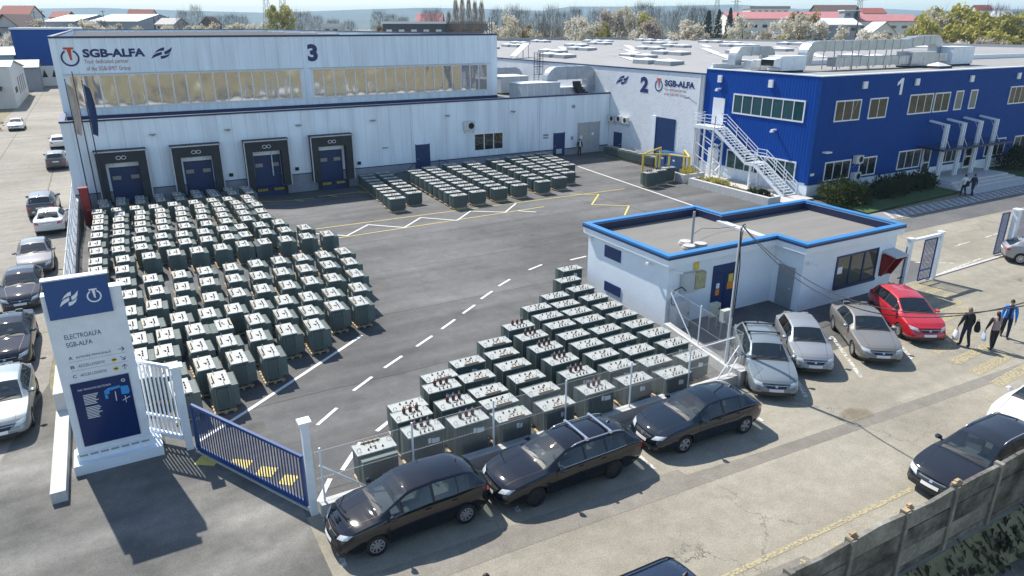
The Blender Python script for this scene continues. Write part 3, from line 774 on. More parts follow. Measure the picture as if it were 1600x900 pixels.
mb = MB()
for k in range(6):
    a0, a1 = k / 6, (k + 1) / 6
    f_ = lambda s: (-.9 + 1.5 * s * s, 1.75 - 1.7 * s)
    (xa, za), (xb, zb) = f_(a0), f_(a1)
    mb.box(min(xa, xb) - .35, max(xa, xb) + .35, -.35, .15, zb, za)
mb.build('cowl', M_black, t)
pts_ = [(-2.2, 0, .4)] + bend(-1.6, 1.1, .7, 180, 90, 0) + bend(1.6, 1.1, .7, 90, 0, 0) + [(2.3, 0, .3)]
duct('ventilation_duct', 'smaller grey duct behind the pale ventilation units', pts_, .9, 1.3, loc=(44.6, 82.0, RZ))
# dark ladder cage and sloped panel by the wall of hall 2
t = thing('roof_ladder', 'dark caged ladder rising from the annex roof to the hall 2 roof', 'ladder', (47.1, 77.5, RZ))
mb = MB()
for x in (-.35, .35): mb.bar((x, 0, 0), (x, 0, 4.3), .06)
for k in range(14): mb.bar((-.35, 0, .3 + k * .29), (.35, 0, .3 + k * .29), .03)
mb.build('ladder', M_navy, t)
mb = MB()
for z in (1.8, 2.7, 3.6, 4.3):
    for a, b in (((-.4, 0), (-.4, -.8)), ((-.4, -.8), (.4, -.8)), ((.4, -.8), (.4, 0))): mb.bar(a + (z,), b + (z,), .05)
for x in (-.4, 0, .4): mb.bar((x, -.8, 1.8), (x, -.8, 4.3), .05)
mb.build('safety_cage', M_navy, t)
t = thing('roof_ladder', 'tall dark ladder fixed to the end wall of hall 3', 'ladder', (HX1 + .3, 72.0, 5.63))
mb = MB()
for y in (-.3, .3): mb.bar((0, y, 0), (0, y, 8.2), .06)
for k in range(26): mb.bar((0, -.3, .3 + k * .3), (0, .3, .3 + k * .3), .03)
mb.build('ladder', M_navy, t)
t = thing('solar_panel', 'tilted white panel on struts at the edge of the hall 2 roof', 'panel', (49.9, 86.5, 8.9))
mb = MB(); mb.add([(-1.0, -.8, .3), (-1.0, .8, .3), (1.0, .8, 1.9), (1.0, -.8, 1.9), (-1.0, -.8, .2), (-1.0, .8, .2), (1.0, .8, 1.8), (1.0, -.8, 1.8)], [(0, 1, 2, 3), (4, 7, 6, 5), (0, 3, 7, 4), (1, 5, 6, 2), (0, 4, 5, 1), (3, 2, 6, 7)]); mb.build('panel_sheet', M_bright, t)
mb = MB()
for x, z in ((-.95, .25), (0.1, 1.0), (.95, 1.75)):
    for y in (-.7, .7): mb.bar((x, y, 0), (x, y, z), .06)
mb.build('strut', M_grey, t)

# air conditioners on walls
def ac_unit(label, loc, rotz=0, s=1.0, group='air conditioners on the walls'):
    t = thing('air_conditioner', label, 'air conditioner', loc, rotz, group)
    mb = MB(); mb.box(-.45 * s, .45 * s, -.42, -.06, 0, .65 * s); mb.build('casing', pm('ac_casing', (0.62, 0.62, 0.60), rough=.5), t)
    mb = MB()
    c = Vector((.12 * s, -.425, .33 * s)); n = 16
    mb.add([c] + [c + Vector((.25 * s * math.cos(2 * math.pi * k / n), 0, .25 * s * math.sin(2 * math.pi * k / n))) for k in range(n)], [(0, k + 1, (k + 1) % n + 1) for k in range(n)])
    mb.build('fan_grille', M_dark, t)
    mb = MB()
    for x in (-.35 * s, .35 * s): mb.bar((x, -.4, -.03), (x, 0, -.03), .04); mb.bar((x, -.02, -.35), (x, -.4, -.03), .03)
    mb.build('bracket', M_grey, t)
    return t
ac_unit('grey air conditioner high on the annex wall above the three-part window', (30.85, FY, 3.45), 0, 1.25)
for k, (y, z) in enumerate(((62.7, 3.3), (61.5, 3.4), (60.4, 3.35))):
    ac_unit(['leftmost of three air conditioners in the corner beside the grey double door', 'middle of three air conditioners in the corner beside the grey double door', 'rightmost of three air conditioners in the corner beside the grey double door'][k], (47.9, y, z), R(-90), 1.0)

# ================================================================ HALL 2
BX, BY0, BTOP = 47.9, 49.6, 8.85
h2 = thing('factory_hall', 'rough white hall with a blue 2 and a pale skylight roof', 'factory hall', (BX, BY0, 0))
X2, Y2 = 150.0, 170.0
mb = MB(); mb.box(BX, BX + .4, BY0, Y2, 0, BTOP); mb.box(BX + .4, X2, Y2 - .4, Y2, 0, BTOP); mb.box(X2, X2 + .4, BY0, Y2, 0, BTOP); mb.box(BX + .4, X2, BY0, BY0 + .4, 0, BTOP)
P(mb, 'wall', M_rough, h2)
mb = MB(); mb.box(BX - .06, BX + .42, BY0, Y2, BTOP, BTOP + .10); P(mb, 'roof_edge', M_trim_dark, h2)
# low folded roof: ridges along X
mb = MB(); n = 6; step = (X2 - BX - .4) / n
ys_ = [BY0 + .4, Y2 - .4]
for k in range(n):
    xa = BX + .4 + k * step; xm, xb = xa + step / 2, xa + step
    z0, z1 = BTOP - .05, BTOP + .55
    mb.add([(xa, ys_[0], z0), (xm, ys_[0], z1), (xb, ys_[0], z0), (xa, ys_[1], z0), (xm, ys_[1], z1), (xb, ys_[1], z0)], [(0, 1, 4, 3), (1, 2, 5, 4)])
P(mb, 'roof', M_roofpale, h2)
def roofz2(x): 
    u = ((x - BX - .4) % step) / step
    return BTOP - .05 + .6 * (1 - abs(2 * u - 1))
mb = MB(); mb.box(BX + .42, X2, Y2 - .5, Y2 - .05, BTOP + .02, BTOP + 1.1); mb.box(X2 - .3, X2 + .1, BY0, Y2 - .5, BTOP + .02, BTOP + .8)
P(mb, 'parapet', M_grey, h2)
k = 0
for yy in (60, 80, 102, 125, 148):
    for xx in (53.0, 66.0, 71.0, 86.0, 91.0, 106.0, 111, 124, 129):
        if (xx, yy) in ((53.0, 102), (53.0, 125), (53.0, 148), (106, 60), (111, 60), (124, 60), (129, 60), (91, 60)): continue
        for dy in (0, 3.6):
            z = roofz2(xx); mb = MB()
            y0 = yy + dy - 3 + (xx % 7) * .5
            mb.box(xx - .95, xx + .95, y0, y0 + 2.6, z - .3, z + .38)
            mb.add([(xx - .95, y0, z + .38), (xx + .95, y0, z + .38), (xx + .95, y0 + 2.6, z + .38), (xx - .95, y0 + 2.6, z + .38), (xx, y0 + 1.3, z + .62)], [(0, 1, 4), (1, 2, 4), (2, 3, 4), (3, 0, 4)], 1)
            P(mb, 'skylight', [M_grey, M_bright], h2)
for (a, b) in [((79.4, 124.3), (69.8, 105.3)), ((97.7, 148), (88, 129.5)), ((98.6, 129), (84, 104.7)), ((79, 103.7), (70, 86.8)), ((60.2, 80.3), (53, 64.4)), ((97.3, 105), (84, 84.6)), ((78.7, 82), (68.4, 65.7)), ((99.4, 85), (85, 66.4)), ((118, 128), (103, 106)), ((120, 105), (104, 84))]:
    mb = MB(); d = Vector(b) - Vector(a); n_ = 8
    for q in range(n_):
        s = Vector(a) + d * q / n_; e = Vector(a) + d * (q + 1) / n_; p_ = Vector((-d.y, d.x)).normalized() * .55
        mb.add([(v.x, v.y, roofz2(v.x) + .06) for v in (s - p_, e - p_, e + p_, s + p_)], [(0, 1, 2, 3)])
    P(mb, 'roof_light_strip', M_bright, h2)
# door, small door, lettering: the wall faces -X so text runs along -Y
O2, XD2 = (BX, 0, 0), (0, -1, 0)
mb = MB(); mb.box(BX - .04, BX - .003, 52.9, 55.75, .1, 4.52); o = P(mb, 'sliding_door', M_doorblue, h2)
mb = MB(); mb.box(BX - .09, BX - .003, 55.76, 56.35, .1, 4.58); P(mb, 'door_jamb', M_guard, h2)
before = set(h2.children)
wing_mark(h2, O2, XD2, UP, -62.6, -60.5, 7.24, 8.16, M_letter)
lettering('2', M_letter, h2, O2, XD2, UP, -58.55, -57.3, 6.68, 8.2, bold=.05)
round_mark(h2, O2, XD2, UP, -55.75, 7.5, .56, M_letter, M_letred)
lettering('SGB-ALFA', M_letter, h2, O2, XD2, UP, -54.9, -50.75, 7.52, 8.1, bold=.045)
lettering('Your dedicated partner', M_letpink, h2, O2, XD2, UP, -54.9, -51.8, 7.03, 7.38)
lettering('of the SGB-SMIT Group', M_letpink, h2, O2, XD2, UP, -54.9, -51.8, 6.6, 6.95)
for o in set(h2.children) - before: fix(o, h2)
mb = MB(); mb.bar((BX - .05, 50.2, 6.2), (BX - .75, 50.7, 6.8), .06); mb.box(BX - 1.0, BX - .7, 50.6, 50.85, 6.7, 6.86); P(mb, 'wall_lamp', M_grey, h2)
mb = MB(); mb.cyl((BX - .07, 49.9, 0), (BX - .07, 49.9, BTOP), .06, n=8); P(mb, 'downpipe', M_ltgrey, h2)
mb = MB(); mb.box(BX - .05, BX - .003, 61.1, 62.5, .05, 2.25); d = P(mb, 'door', M_doorblue, h2)
mb = MB(); mb.box(BX - .12, BX - .052, 61.25, 61.4, 1.0, 1.05); sub(mb, 'handle', M_ltgrey, d)
# ================================================================ OFFICE BUILDING 1
CX0, CX1, CY0, CY1, CTOP = 48.0, 112.0, 37.2, 49.5, 9.35
off = thing('office_building', 'two storey blue clad office building with a white 1', 'office building', (CX0, CY0, 0))
mb = MB(); mb.box(CX0, CX0 + .3, CY0 + .3, CY1, 1.15, CTOP)
P(mb, 'side_wall', M_blue_wall_l, off)
mb = MB(); mb.box(CX0, CX1, CY0, CY0 + .3, 1.0, CTOP); mb.box(CX0 + .3, CX1, CY1 - .3, CY1, 1.0, CTOP)
P(mb, 'front_wall', M_blue_wall_f, off)
mb = MB(); mb.box(CX0 + .04, CX1, CY0 + .04, CY0 + .3, 0, 1.0); mb.box(CX0 + .04, CX0 + .3, CY0 + .3, CY1, 0, 1.15)
P(mb, 'plinth', M_whiteplain, off)
mb = MB(); mb.box(CX0 - .05, CX1, CY0 - .05, CY0 + .4, CTOP, CTOP + .08); mb.box(CX0 - .05, CX0 + .4, CY0 + .4, CY1, CTOP, CTOP + .08); mb.box(CX0 + .4, CX1, CY1 - .3, CY1 + .05, CTOP, CTOP + .45)
P(mb, 'roof_edge', M_steel, off)
mb = MB(); mb.box(CX0 + .3, CX1, CY0 + .3, CY1 - .3, CTOP - .2, CTOP - .02)
P(mb, 'roof', pm('office_roof_felt', (0.27, 0.265, 0.25), rough=.95, var=.12, scale=.5), off)
def win_front(x0, x1, z0, z1, n, parent=off, y=CY0, g=None, open_sash=False):
    mb = MB(); fw = .10
    mb.box(x0, x1, y - .06, y - .003, z0, z0 + fw); mb.box(x0, x1, y - .06, y - .003, z1 - fw, z1)
    for k in range(n + 1):
        xx = x0 + (x1 - x0) * k / n; h = fw if k in (0, n) else fw * .6
        xx = min(max(xx, x0 + h / 2), x1 - h / 2)
        mb.box(xx - h / 2, xx + h / 2, y - .055, y - .003, z0 + fw, z1 - fw)
    f = P(mb, 'window', M_frame, parent)
    mb = MB()
    for k in range(n):
        xa, xb = x0 + (x1 - x0) * k / n + .03, x0 + (x1 - x0) * (k + 1) / n - .03; a = rnd.uniform(-.015, .015)
        mb.quad((xa, y - .03 + a, z0 + .05), (xb, y - .03 - a, z0 + .05), (xb, y - .03 - a, z1 - .05), (xa, y - .03 + a, z1 - .05))
    sub(mb, 'pane', g or M_glass, f)
    if open_sash:
        xx = x0 + (x1 - x0) * .62
        mb = MB(); mb.add([(xx, y - .07, z0 + .1), (xx + .5, y - .22, z1 - .12), (xx + .5, y - .19, z1 - .12), (xx, y - .065, z0 + .1)], [(0, 1, 2, 3)]); sub(mb, 'tilted_sash', M_frame, f)
    return f
M_glassb = glass_mat('blind_window_glass', (0.16, 0.19, 0.18), wav=.05, wscale=.6, spec=.6)
win_front(49.95, 53.05, 5.86, 7.5, 3, open_sash=True); win_front(54.1, 56.42, 5.86, 7.5, 2)
win_front(59.35, 62.66, 5.9, 7.56, 3); win_front(62.9, 65.16, 5.9, 7.56, 2)
win_front(66.0, 67.15, 5.92, 7.6, 1, g=M_glassb); win_front(68.25, 69.35, 5.92, 7.6, 1, g=M_glassb)
win_front(74.75, 79.5, 6.0, 7.64, 5); win_front(82, 86, 6.0, 7.64, 4)
win_front(49.75, 52.95, 1.15, 2.72, 3); win_front(54.08, 56.3, 1.15, 2.72, 2); win_front(59.25, 62.5, 1.2, 2.83, 3)
win_front(65.5, 68.2, 1.2, 2.75, 3); win_front(72.6, 76.0, 1.2, 2.85, 3); win_front(77.6, 81, 1.2, 2.85, 3); win_front(83, 87, 1.2, 2.85, 3)
def gdoor(x0, x1, z0, z1):
    mb = MB()
    for a, b in ((x0, x0 + .12), (x1 - .12, x1)): mb.box(a, b, CY0 - .09, CY0 - .003, z0, z1)
    mb.box(x0 + .12, x1 - .12, CY0 - .09, CY0 - .003, z1 - .12, z1); mb.box(x0 + .12, x1 - .12, CY0 - .09, CY0 - .003, z0 + 1.0, z0 + 1.12); mb.box(x0 + .12, x1 - .12, CY0 - .09, CY0 - .003, z0, z0 + .15)
    f = P(mb, 'entrance_door', M_frame, off)
    mb = MB(); mb.quad((x0 + .1, CY0 - .04, z0 + .1), (x1 - .1, CY0 - .04, z0 + .1), (x1 - .1, CY0 - .04, z1 - .1), (x0 + .1, CY0 - .04, z1 - .1)); sub(mb, 'pane', M_glass, f)
    mb = MB(); mb.box(x0 + .16, x0 + .2, CY0 - .16, CY0 - .092, z0 + .8, z0 + 1.4); sub(mb, 'handle', M_ltgrey, f)
gdoor(62.75, 63.95, .45, 2.85); gdoor(69.3, 70.6, .45, 2.85)
# side wall windows and doors (face -X)
def win_side(y0, y1, z0, z1, n, g):
    mb = MB(); fw = .12; X = CX0
    mb.box(X - .06, X - .003, y0, y1, z0, z0 + fw); mb.box(X - .06, X - .003, y0, y1, z1 - fw, z1)
    for k in range(n + 1):
        yy = y0 + (y1 - y0) * k / n; h = fw if k in (0, n) else fw * .6
        yy = min(max(yy, y0 + h / 2), y1 - h / 2)
        mb.box(X - .055, X - .003, yy - h / 2, yy + h / 2, z0 + fw, z1 - fw)
    f = P(mb, 'window', M_frame, off)
    mb = MB()
    for k in range(n):
        ya, yb = y0 + (y1 - y0) * k / n + .03, y0 + (y1 - y0) * (k + 1) / n - .03; a = rnd.uniform(-.012, .012)
        mb.quad((X - .03 + a, yb, z0 + .05), (X - .03 - a, ya, z0 + .05), (X - .03 - a, ya, z1 - .05), (X - .03 + a, yb, z1 - .05))
    sub(mb, 'pane', g, f)
win_side(38.4, 45.95, 5.8, 7.5, 7, M_glass_t); win_side(38.5, 46.05, 1.0, 2.7, 7, M_glass_t)
def sdoor(y0, y1, z0, z1):
    mb = MB(); mb.box(CX0 - .05, CX0 - .003, y0, y1, z0, z1); o = P(mb, 'door', M_frame, off)
    mb = MB(); mb.box(CX0 - .1, CX0 - .052, y0 + .08, y0 + .2, z0 + 1, z0 + 1.05); sub(mb, 'handle', M_grey, o)
sdoor(46.9, 48.3, 4.65, 6.97); sdoor(47.05, 48.35, .12, 2.5)
for y, z in ((42.0, 8.55), (47.7, 8.6)):
    mb = MB(); mb.box(CX0 - .16, CX0 - .003, y - .22, y + .22, z - .3, z + .3); P(mb, 'wall_box', M_frame, off)
for x in (53.1, 57.9 + 2.0, 67.9, 75.6):
    mb = MB(); mb.box(x - .25, x + .25, CY0 - .14, CY0 - .003, 8.3, 8.85); P(mb, 'wall_box', M_frame, off)
for y, z in ((47.6, 7.7), (41.0, 4.9)):
    mb = MB(); mb.box(CX0 - .5, CX0 - .003, y - .1, y + .1, z, z + .12); mb.box(CX0 - .55, CX0 - .35, y - .14, y + .14, z - .12, z); P(mb, 'security_camera', M_frame, off)
mb = MB(); mb.box(49.2, 49.9, CY0 - .4, CY0 - .003, 3.5, 3.62); P(mb, 'security_camera', M_frame, off)
mb = MB(); mb.box(CX0 - .03, CX0 - .003, 47.2, 47.9, 2.75, 2.95); P(mb, 'door_sign', M_frame, off)
mb = MB(); mb.box(48.15, 48.6, CY0 - .03, CY0 - .003, 1.75, 1.95); P(mb, 'door_sign', M_frame, off)
before = set(off.children)
plane_poly([[(57.78, 7.62), (58.1, 7.62), (58.1, 8.95), (57.82, 8.95), (57.35, 8.62), (57.35, 8.36), (57.78, 8.56)]], M_letwhite, off, (0, CY0, 0), XD, UP, 'lettering')
for o in set(off.children) - before: fix(o, off)
ac_unit('upper of two air conditioners between ground floor windows of the blue office', (53.55, CY0, 2.35), 0, 1.0)
ac_unit('lower of two air conditioners between ground floor windows of the blue office', (53.55, CY0, .95), 0, 1.0)
# roof plant of building 1
CR = CTOP - .02
hvac_box('air_handling_unit', 'white ventilation unit with a slanted intake at the right roof end', 'ventilation unit', (74.2, 43.0, CR), 3.6, 2.2, 1.7, mat=M_steel, panels=2)
hvac_box('air_handling_unit', 'small white ventilation unit above the blue side wall', 'ventilation unit', (50.9, 43.2, CR), 2.9, 1.5, 1.25, mat=M_steel, panels=2)
for (cx, cy, sx, lb) in ((74.2, 43.0, 3.6, 'open louvre hood on the white unit at the right roof end'), (50.9, 43.2, 2.9, 'open louvre hood on the small white roof unit')):
    t = thing('intake_hood', lb, 'hood', (cx - sx / 2 - .02, cy, CR))
    mb = MB(); mb.add([(0, -.7, .35), (0, .7, .35), (0, -.7, 1.2), (0, .7, 1.2), (-.9, -.7, 1.05), (-.9, .7, 1.05), (-.9, -.7, .55), (-.9, .7, .55)], [(2, 3, 5, 4), (0, 6, 7, 1), (0, 2, 4, 6), (1, 7, 5, 3)]); mb.build('hood', M_steel, t)
    mb = MB(); mb.box(-.85, -.80, -.66, .66, .58, 1.03); mb.build('louvre', M_dark, t)
pts_ = [(0, 0, .5)] + bend(.9, 1.25, .75, 180, 90, 0) + [(13.6, 0, 2.05), (15.0, 0, 2.3)] + bend(18.0, 1.65, .75, 90, 0, 0) + [(18.75, 0, .5)]
duct('ventilation_duct', 'long silver upper duct running across the blue building roof', pts_, .95, .85, loc=(53.4, 43.6, CR), legs=[(x, s, 1.6) for x in (3.2, 5.6, 8.0, 10.4, 12.8) for s in (-.55, .55)])
duct('ventilation_duct', 'long silver lower duct under the upper one on the blue roof', [(1.6, 0, .72), (12.5, 0, .72), (13.4, 0, .85), (17.5, 0, .85)], .9, .75, loc=(53.9, 42.4, CR), legs=[(x, 0, .4) for x in (2.4, 4.4, 6.8, 9.2, 11.6)])
hvac_box('duct_plenum', 'galvanised duct box where the long ducts meet', 'duct box', (67.7, 42.6, CR), 3.6, 1.6, 1.35, mat=M_alu, panels=2)
pts_ = [(0, 0, .45)] + bend(.55, 1.1, .5, 180, 90, 0) + bend(3.6, 1.1, .5, 90, 0, 0) + [(4.1, 0, .4)]
duct('ventilation_duct', 'short looped silver duct left on the blue building roof', pts_, .9, .75, loc=(46.0 + 2.6, 46.9, CR))
duct('ventilation_duct', 'low silver duct lying in front of the looped roof duct', [(0, 0, .5), (3.6, 0, .5)], .8, .7, loc=(48.6, 45.4, CR))
t = thing('skylight_dome', 'flat white skylight dome on the blue building roof', 'skylight', (67.6, 40.3, CR))
mb = MB(); mb.box(-1.0, 1.0, -.8, .8, 0, .22); mb.build('kerb', M_roofdark, t)
mb = MB(); mb.add([(-.95, -.75, .221), (.95, -.75, .221), (.95, .75, .221), (-.95, .75, .221), (0, 0, .55)], [(0, 1, 4), (1, 2, 4), (2, 3, 4), (3, 0, 4)]); mb.build('dome', M_bright, t)

# external steel stair on the side wall
stair = thing('fire_stair', 'white steel outside staircase against the blue side wall', 'staircase', (46.8, 47.0, 0))
SX0, SX1 = 46.35 - 46.8, 47.75 - 46.8
def ys(y): return y - 47.0
mb = MB(); mb.box(SX0, SX1, ys(46.2), ys(48.9), 4.5, 4.62); mb.box(SX0 - .04, SX0, ys(46.2), ys(48.9), 4.38, 4.66); mb.box(SX0, SX1, ys(46.16), ys(46.2), 4.38, 4.5); mb.build('landing', M_steel, stair)
mb = MB()
for x in (SX0 + .08, SX1 - .1):
    for y in (46.4, 48.7): mb.bar((x, ys(y), 0), (x, ys(y), 4.5), .14)
    for k in range(4): mb.bar((x, ys(46.45), .2 + k * 1.05), (x, ys(48.65), 1.1 + k * 1.05), .05)
for k in range(4): mb.bar((SX0 + .08, ys(46.4), .25 + k * 1.05), (SX1 - .1, ys(46.4), 1.2 + k * 1.05), .05); mb.bar((SX1 - .1, ys(46.4), .25 + k * 1.05), (SX0 + .08, ys(46.4), 1.2 + k * 1.05), .05)
mb.build('tower_frame', M_steel, stair)
# flights: 46.2 -> 42.3 (z 4.55 -> 2.2) mid landing 42.3..41.3, then 41.3 -> 37.9 (2.2 -> 0.1)
FL = [((46.2, 4.55), (42.4, 2.25)), ((41.4, 2.2), (38.0, .12))]
mb = MB()
for (a, b) in FL:
    for x in (SX0, SX1): mb.bar((x, ys(a[0]), a[1] - .05), (x, ys(b[0]), b[1] - .05), .05, .26)
for x in (SX0, SX1): mb.bar((x, ys(42.4), 2.15), (x, ys(41.4), 2.15), .05, .26)
mb.build('stringer', M_steel, stair)
mb = MB()
for (a, b), n in zip(FL, (13, 12)):
    for k in range(n):
        u = (k + .5) / n; y = a[0] + (b[0] - a[0]) * u; z = a[1] + (b[1] - a[1]) * u
        for q in range(4): mb.box(SX0 + .03, SX1 - .03, ys(y - .13 + q * .07), ys(y - .09 + q * .07), z, z + .03)
for q in range(9): mb.box(SX0 + .03, SX1 - .03, ys(41.45 + q * .105), ys(41.5 + q * .105), 2.2, 2.23)
mb.build('tread', M_steel, stair)
mb = MB()
for x in (SX0 + .2, SX1 - .2):
    mb.bar((x, ys(41.9), 0), (x, ys(41.9), 2.1), .16)
mb.bar((SX0 + .2, ys(41.9), .3), (SX1 - .2, ys(41.9), 1.2), .05); mb.bar((SX1 - .2, ys(41.9), .3), (SX0 + .2, ys(41.9), 1.2), .05)
mb.build('landing_post', M_steel, stair)
mb = MB()
for x in (SX0, SX1):
    for (a, b) in FL:
        for h in (.45, .75, 1.05): mb.bar((x, ys(a[0]), a[1] + h), (x, ys(b[0]), b[1] + h), .045)
        for k in range(4):
            u = k / 3; y = a[0] + (b[0] - a[0]) * u; z = a[1] + (b[1] - a[1]) * u; mb.bar((x, ys(y), z), (x, ys(y), z + 1.05), .05)
    for h in (.45, .75, 1.05): mb.bar((x, ys(42.4), 2.2 + h), (x, ys(41.4), 2.2 + h), .045)
    for h in (.45, .75, 1.05): mb.bar((x, ys(46.2), 4.6 + h), (x, ys(48.9) if x == SX0 else ys(46.8), 4.6 + h), .045)
    for y in (46.2, 47.5, 48.9):
        if x == SX0 or y < 47: mb.bar((x, ys(y), 4.6), (x, ys(y), 5.65), .05)
for h in (.45, .75, 1.05): mb.bar((SX0, ys(48.9), 4.6 + h), (SX1, ys(48.9), 4.6 + h), .045)
mb.build('railing', M_steel, stair)

# entrance canopy with four bent pylons and the broad steps
t = thing('entrance_steps', 'pale stepped entrance platform under the glass canopy', 'steps', (66, 35.5, 0))
mb = MB()
for k, (a, z) in enumerate(((0, .15), (.45, .30), (.9, .45))): mb.box(-4.6 + a * .8, 5.6 - a * .8, -2.6 + a, 1.64, z - .15 + (0 if k == 0 else .001), z)
mb.build('step', M_kerb, t)
can = thing('entrance_canopy', 'glass canopy hung from four bent white posts at the entrance', 'canopy', (66, 35.6, .45))
M_canglass = glass_mat('canopy_glass', (0.03, 0.06, 0.10), through=.35)
for k in range(4):
    x = -3.1 + k * 2.55
    mb = MB()
    for s in (-.16, .16): mb.bar((x + s, 0, 0), (x + s, 0, 4.6), .12, .22)
    mb.bar((x, .1, 4.55), (x, 1.55, 4.75), .36, .14)
    mb.build('post', M_steel, can)
mb = MB(); mb.box(-4.4, 6.3, -.75, 1.5, 2.62, 2.66); mb.build('glass_roof', M_canglass, can)
mb = MB()
for k in range(11): mb.bar((-4.3 + k * 1.05, -.8, 2.56), (-4.3 + k * 1.05, 1.5, 2.56), .08, .12)
mb.bar((-4.4, -.8, 2.55), (6.3, -.8, 2.55), .08, .16)
mb.build('rafter', M_navy, can)
mb = MB()
for k in range(4): mb.tube([(-3.1 + k * 2.55, .6, 4.65), (-3.1 + k * 2.55, -.6, 2.68)], .02, 5)
mb.build('hanger', M_steel, can)
# planter kerbs, lawn, paving around building 1
M_lawn = pm('lawn_turf', (0.045, 0.085, 0.018), rough=.95, var=.4, scale=3, bump=1.0, bscale=25)
lawn = MB(); lawn.add([(x, y, .10) for x, y in ((47.6, 31.4), (61.0, 32.2), (60.6, 37.2), (48.4, 37.2))], [(0, 1, 2, 3)]); lawn.add([(x, y, .10) for x, y in ((72.2, 33.4), (96, 34.5), (96, 37.2), (72.2, 37.2))], [(0, 1, 2, 3)])
struct(lawn.build('lawn', M_lawn), 'stuff')
flat('walkway', [(46.3, 29.62), (90, 29.62), (90, 31.35), (46.9, 31.35)], 0.014, pm('walkway_paving', (0.20, 0.21, 0.22), rough=.9, var=.1))
flat('entrance_paving', [(60.8, 31.36), (73, 31.36), (72.1, 33.2), (61.2, 33.2)], 0.02, M_kerb)
mb = MB(); mb.box(43.6, 47.95, 36.4, 49.3, 0, .16); struct(mb.build('side_pavement', M_concrete))
pl = thing('planter_kerb', 'long low white kerb planter beside the white staircase', 'planter', (43.6, 42, 0))
mb = MB(); mb.box(-.35, 0, -5.2, 3.6, 0, .62); mb.box(0, 1.0, -5.2, -5.0, 0, .62); mb.box(0, 1.0, 3.4, 3.6, 0, .62); mb.build('kerb', M_kerb, pl)
mb = MB(); mb.box(.003, .9, -4.99, 3.39, .165, .5); mb.build('soil', pm('planter_soil', (0.06, 0.05, 0.03), rough=1, var=.3), pl)
pl2 = thing('planter_box', 'small concrete planter box behind the yellow barrier', 'planter', (44.9, 47.4, 0))
mb = MB(); mb.box(-1.6, -1.2, -1.1, 1.1, 0, .75); mb.box(-1.2, .9, -1.1, -.9, 0, .75); mb.build('kerb', M_kerb, pl2)
yb = thing('pipe_barrier', 'yellow tube barrier frame beside the trio of transformers', 'barrier', (42.5, 48.0, 0))
mb = MB()
B_ = [(-1.1, 1.6), (-.1, 1.0), (.8, .3), (1.4, -1.6), (3.4, 1.2), (2.6, 3.6)]
for x, y in B_:
    mb = MB(); mb.cyl((x, y, 0), (x, y, 2.3), .09, n=8); mb.build('post', M_yellow, yb)
mb = MB()
for a, b in ((0, 1), (1, 2), (2, 3), (3, 4), (0, 5)): mb.cyl(B_[a] + (2.25,), B_[b] + (2.25,), .07, n=6)
mb.build('rail', M_yellow, yb)

# ================================================================ GATEHOUSE
gh = thing('gatehouse', 'white flat-roofed gatehouse edged in bright blue trim', 'gatehouse', (20.8, 22.7, 0))
GT = 3.28
OUT = [(20.8, 22.7), (27.6, 22.7), (27.6, 20.95), (34.6, 20.95), (34.6, 26.85), (28.05, 26.85), (28.05, 28.85), (20.8, 28.85)]
mb = MB(); mb.prism(OUT, 0, GT, top=False, bottom=False); P(mb, 'wall', M_guard, gh)
def off_poly(poly, d):
    n = len(poly); out = []
    for i in range(n):
        p0, p1, p2 = Vector(poly[i - 1]), Vector(poly[i]), Vector(poly[(i + 1) % n])
        a, b = (p1 - p0).normalized(), (p2 - p1).normalized()
        na, nb = Vector((a.y, -a.x)), Vector((b.y, -b.x))
        q = p1 + (na + nb) * d if abs(a.dot(b)) < .1 else p1 + na * d
        out.append((q.x, q.y))
    return out
o1, o2 = off_poly(OUT, .20), off_poly(OUT, -.02)
def ring(mb, A, B, z0, z1):
    n = len(A)
    for i in range(n):
        j = (i + 1) % n
        a0, a1, b0, b1 = A[i], A[j], B[i], B[j]
        mb.add([a0 + (z0,), a1 + (z0,), b1 + (z0,), b0 + (z0,), a0 + (z1,), a1 + (z1,), b1 + (z1,), b0 + (z1,)], [(0, 1, 2, 3), (4, 7, 6, 5), (0, 4, 5, 1), (3, 2, 6, 7)])
mb = MB(); ring(mb, o1, off_poly(OUT, -.10), 2.98, 3.40); P(mb, 'fascia', M_guard, gh)
mb = MB(); ring(mb, off_poly(OUT, .235), off_poly(OUT, -.09), 3.401, 3.50); P(mb, 'blue_coping', M_trim_blue, gh)
mb = MB(); ring(mb, off_poly(OUT, -.105), off_poly(OUT, -.118), 3.021, 3.395); P(mb, 'parapet_lining', M_navy, gh)
mb = MB(); ring(mb, off_poly(OUT, .245), off_poly(OUT, .205), 3.30, 3.40); P(mb, 'coping_drip', M_trim_dark, gh)
mb = MB(); mb.prism(off_poly(OUT, -.125), 2.9, 3.02); P(mb, 'roof', M_roofgrey, gh)
mb = MB(); mb.bar((28.05 - .1, 26.85, 3.10), (27.55, 22.6, 3.10), .42, .14); P(mb, 'roof_conduit', M_ltgrey, gh)
def gbox(x0, x1, y0, y1, z0, z1, name, mat):
    mb = MB(); mb.box(x0, x1, y0, y1, z0, z1); return P(mb, name, mat, gh)
# left face: two blue shuttered windows
gbox(20.76, 20.797, 26.1, 27.4, 2.12, 2.72, 'window', M_doorblue); gbox(20.76, 20.797, 26.0, 27.3, .35, .85, 'window', M_doorblue)
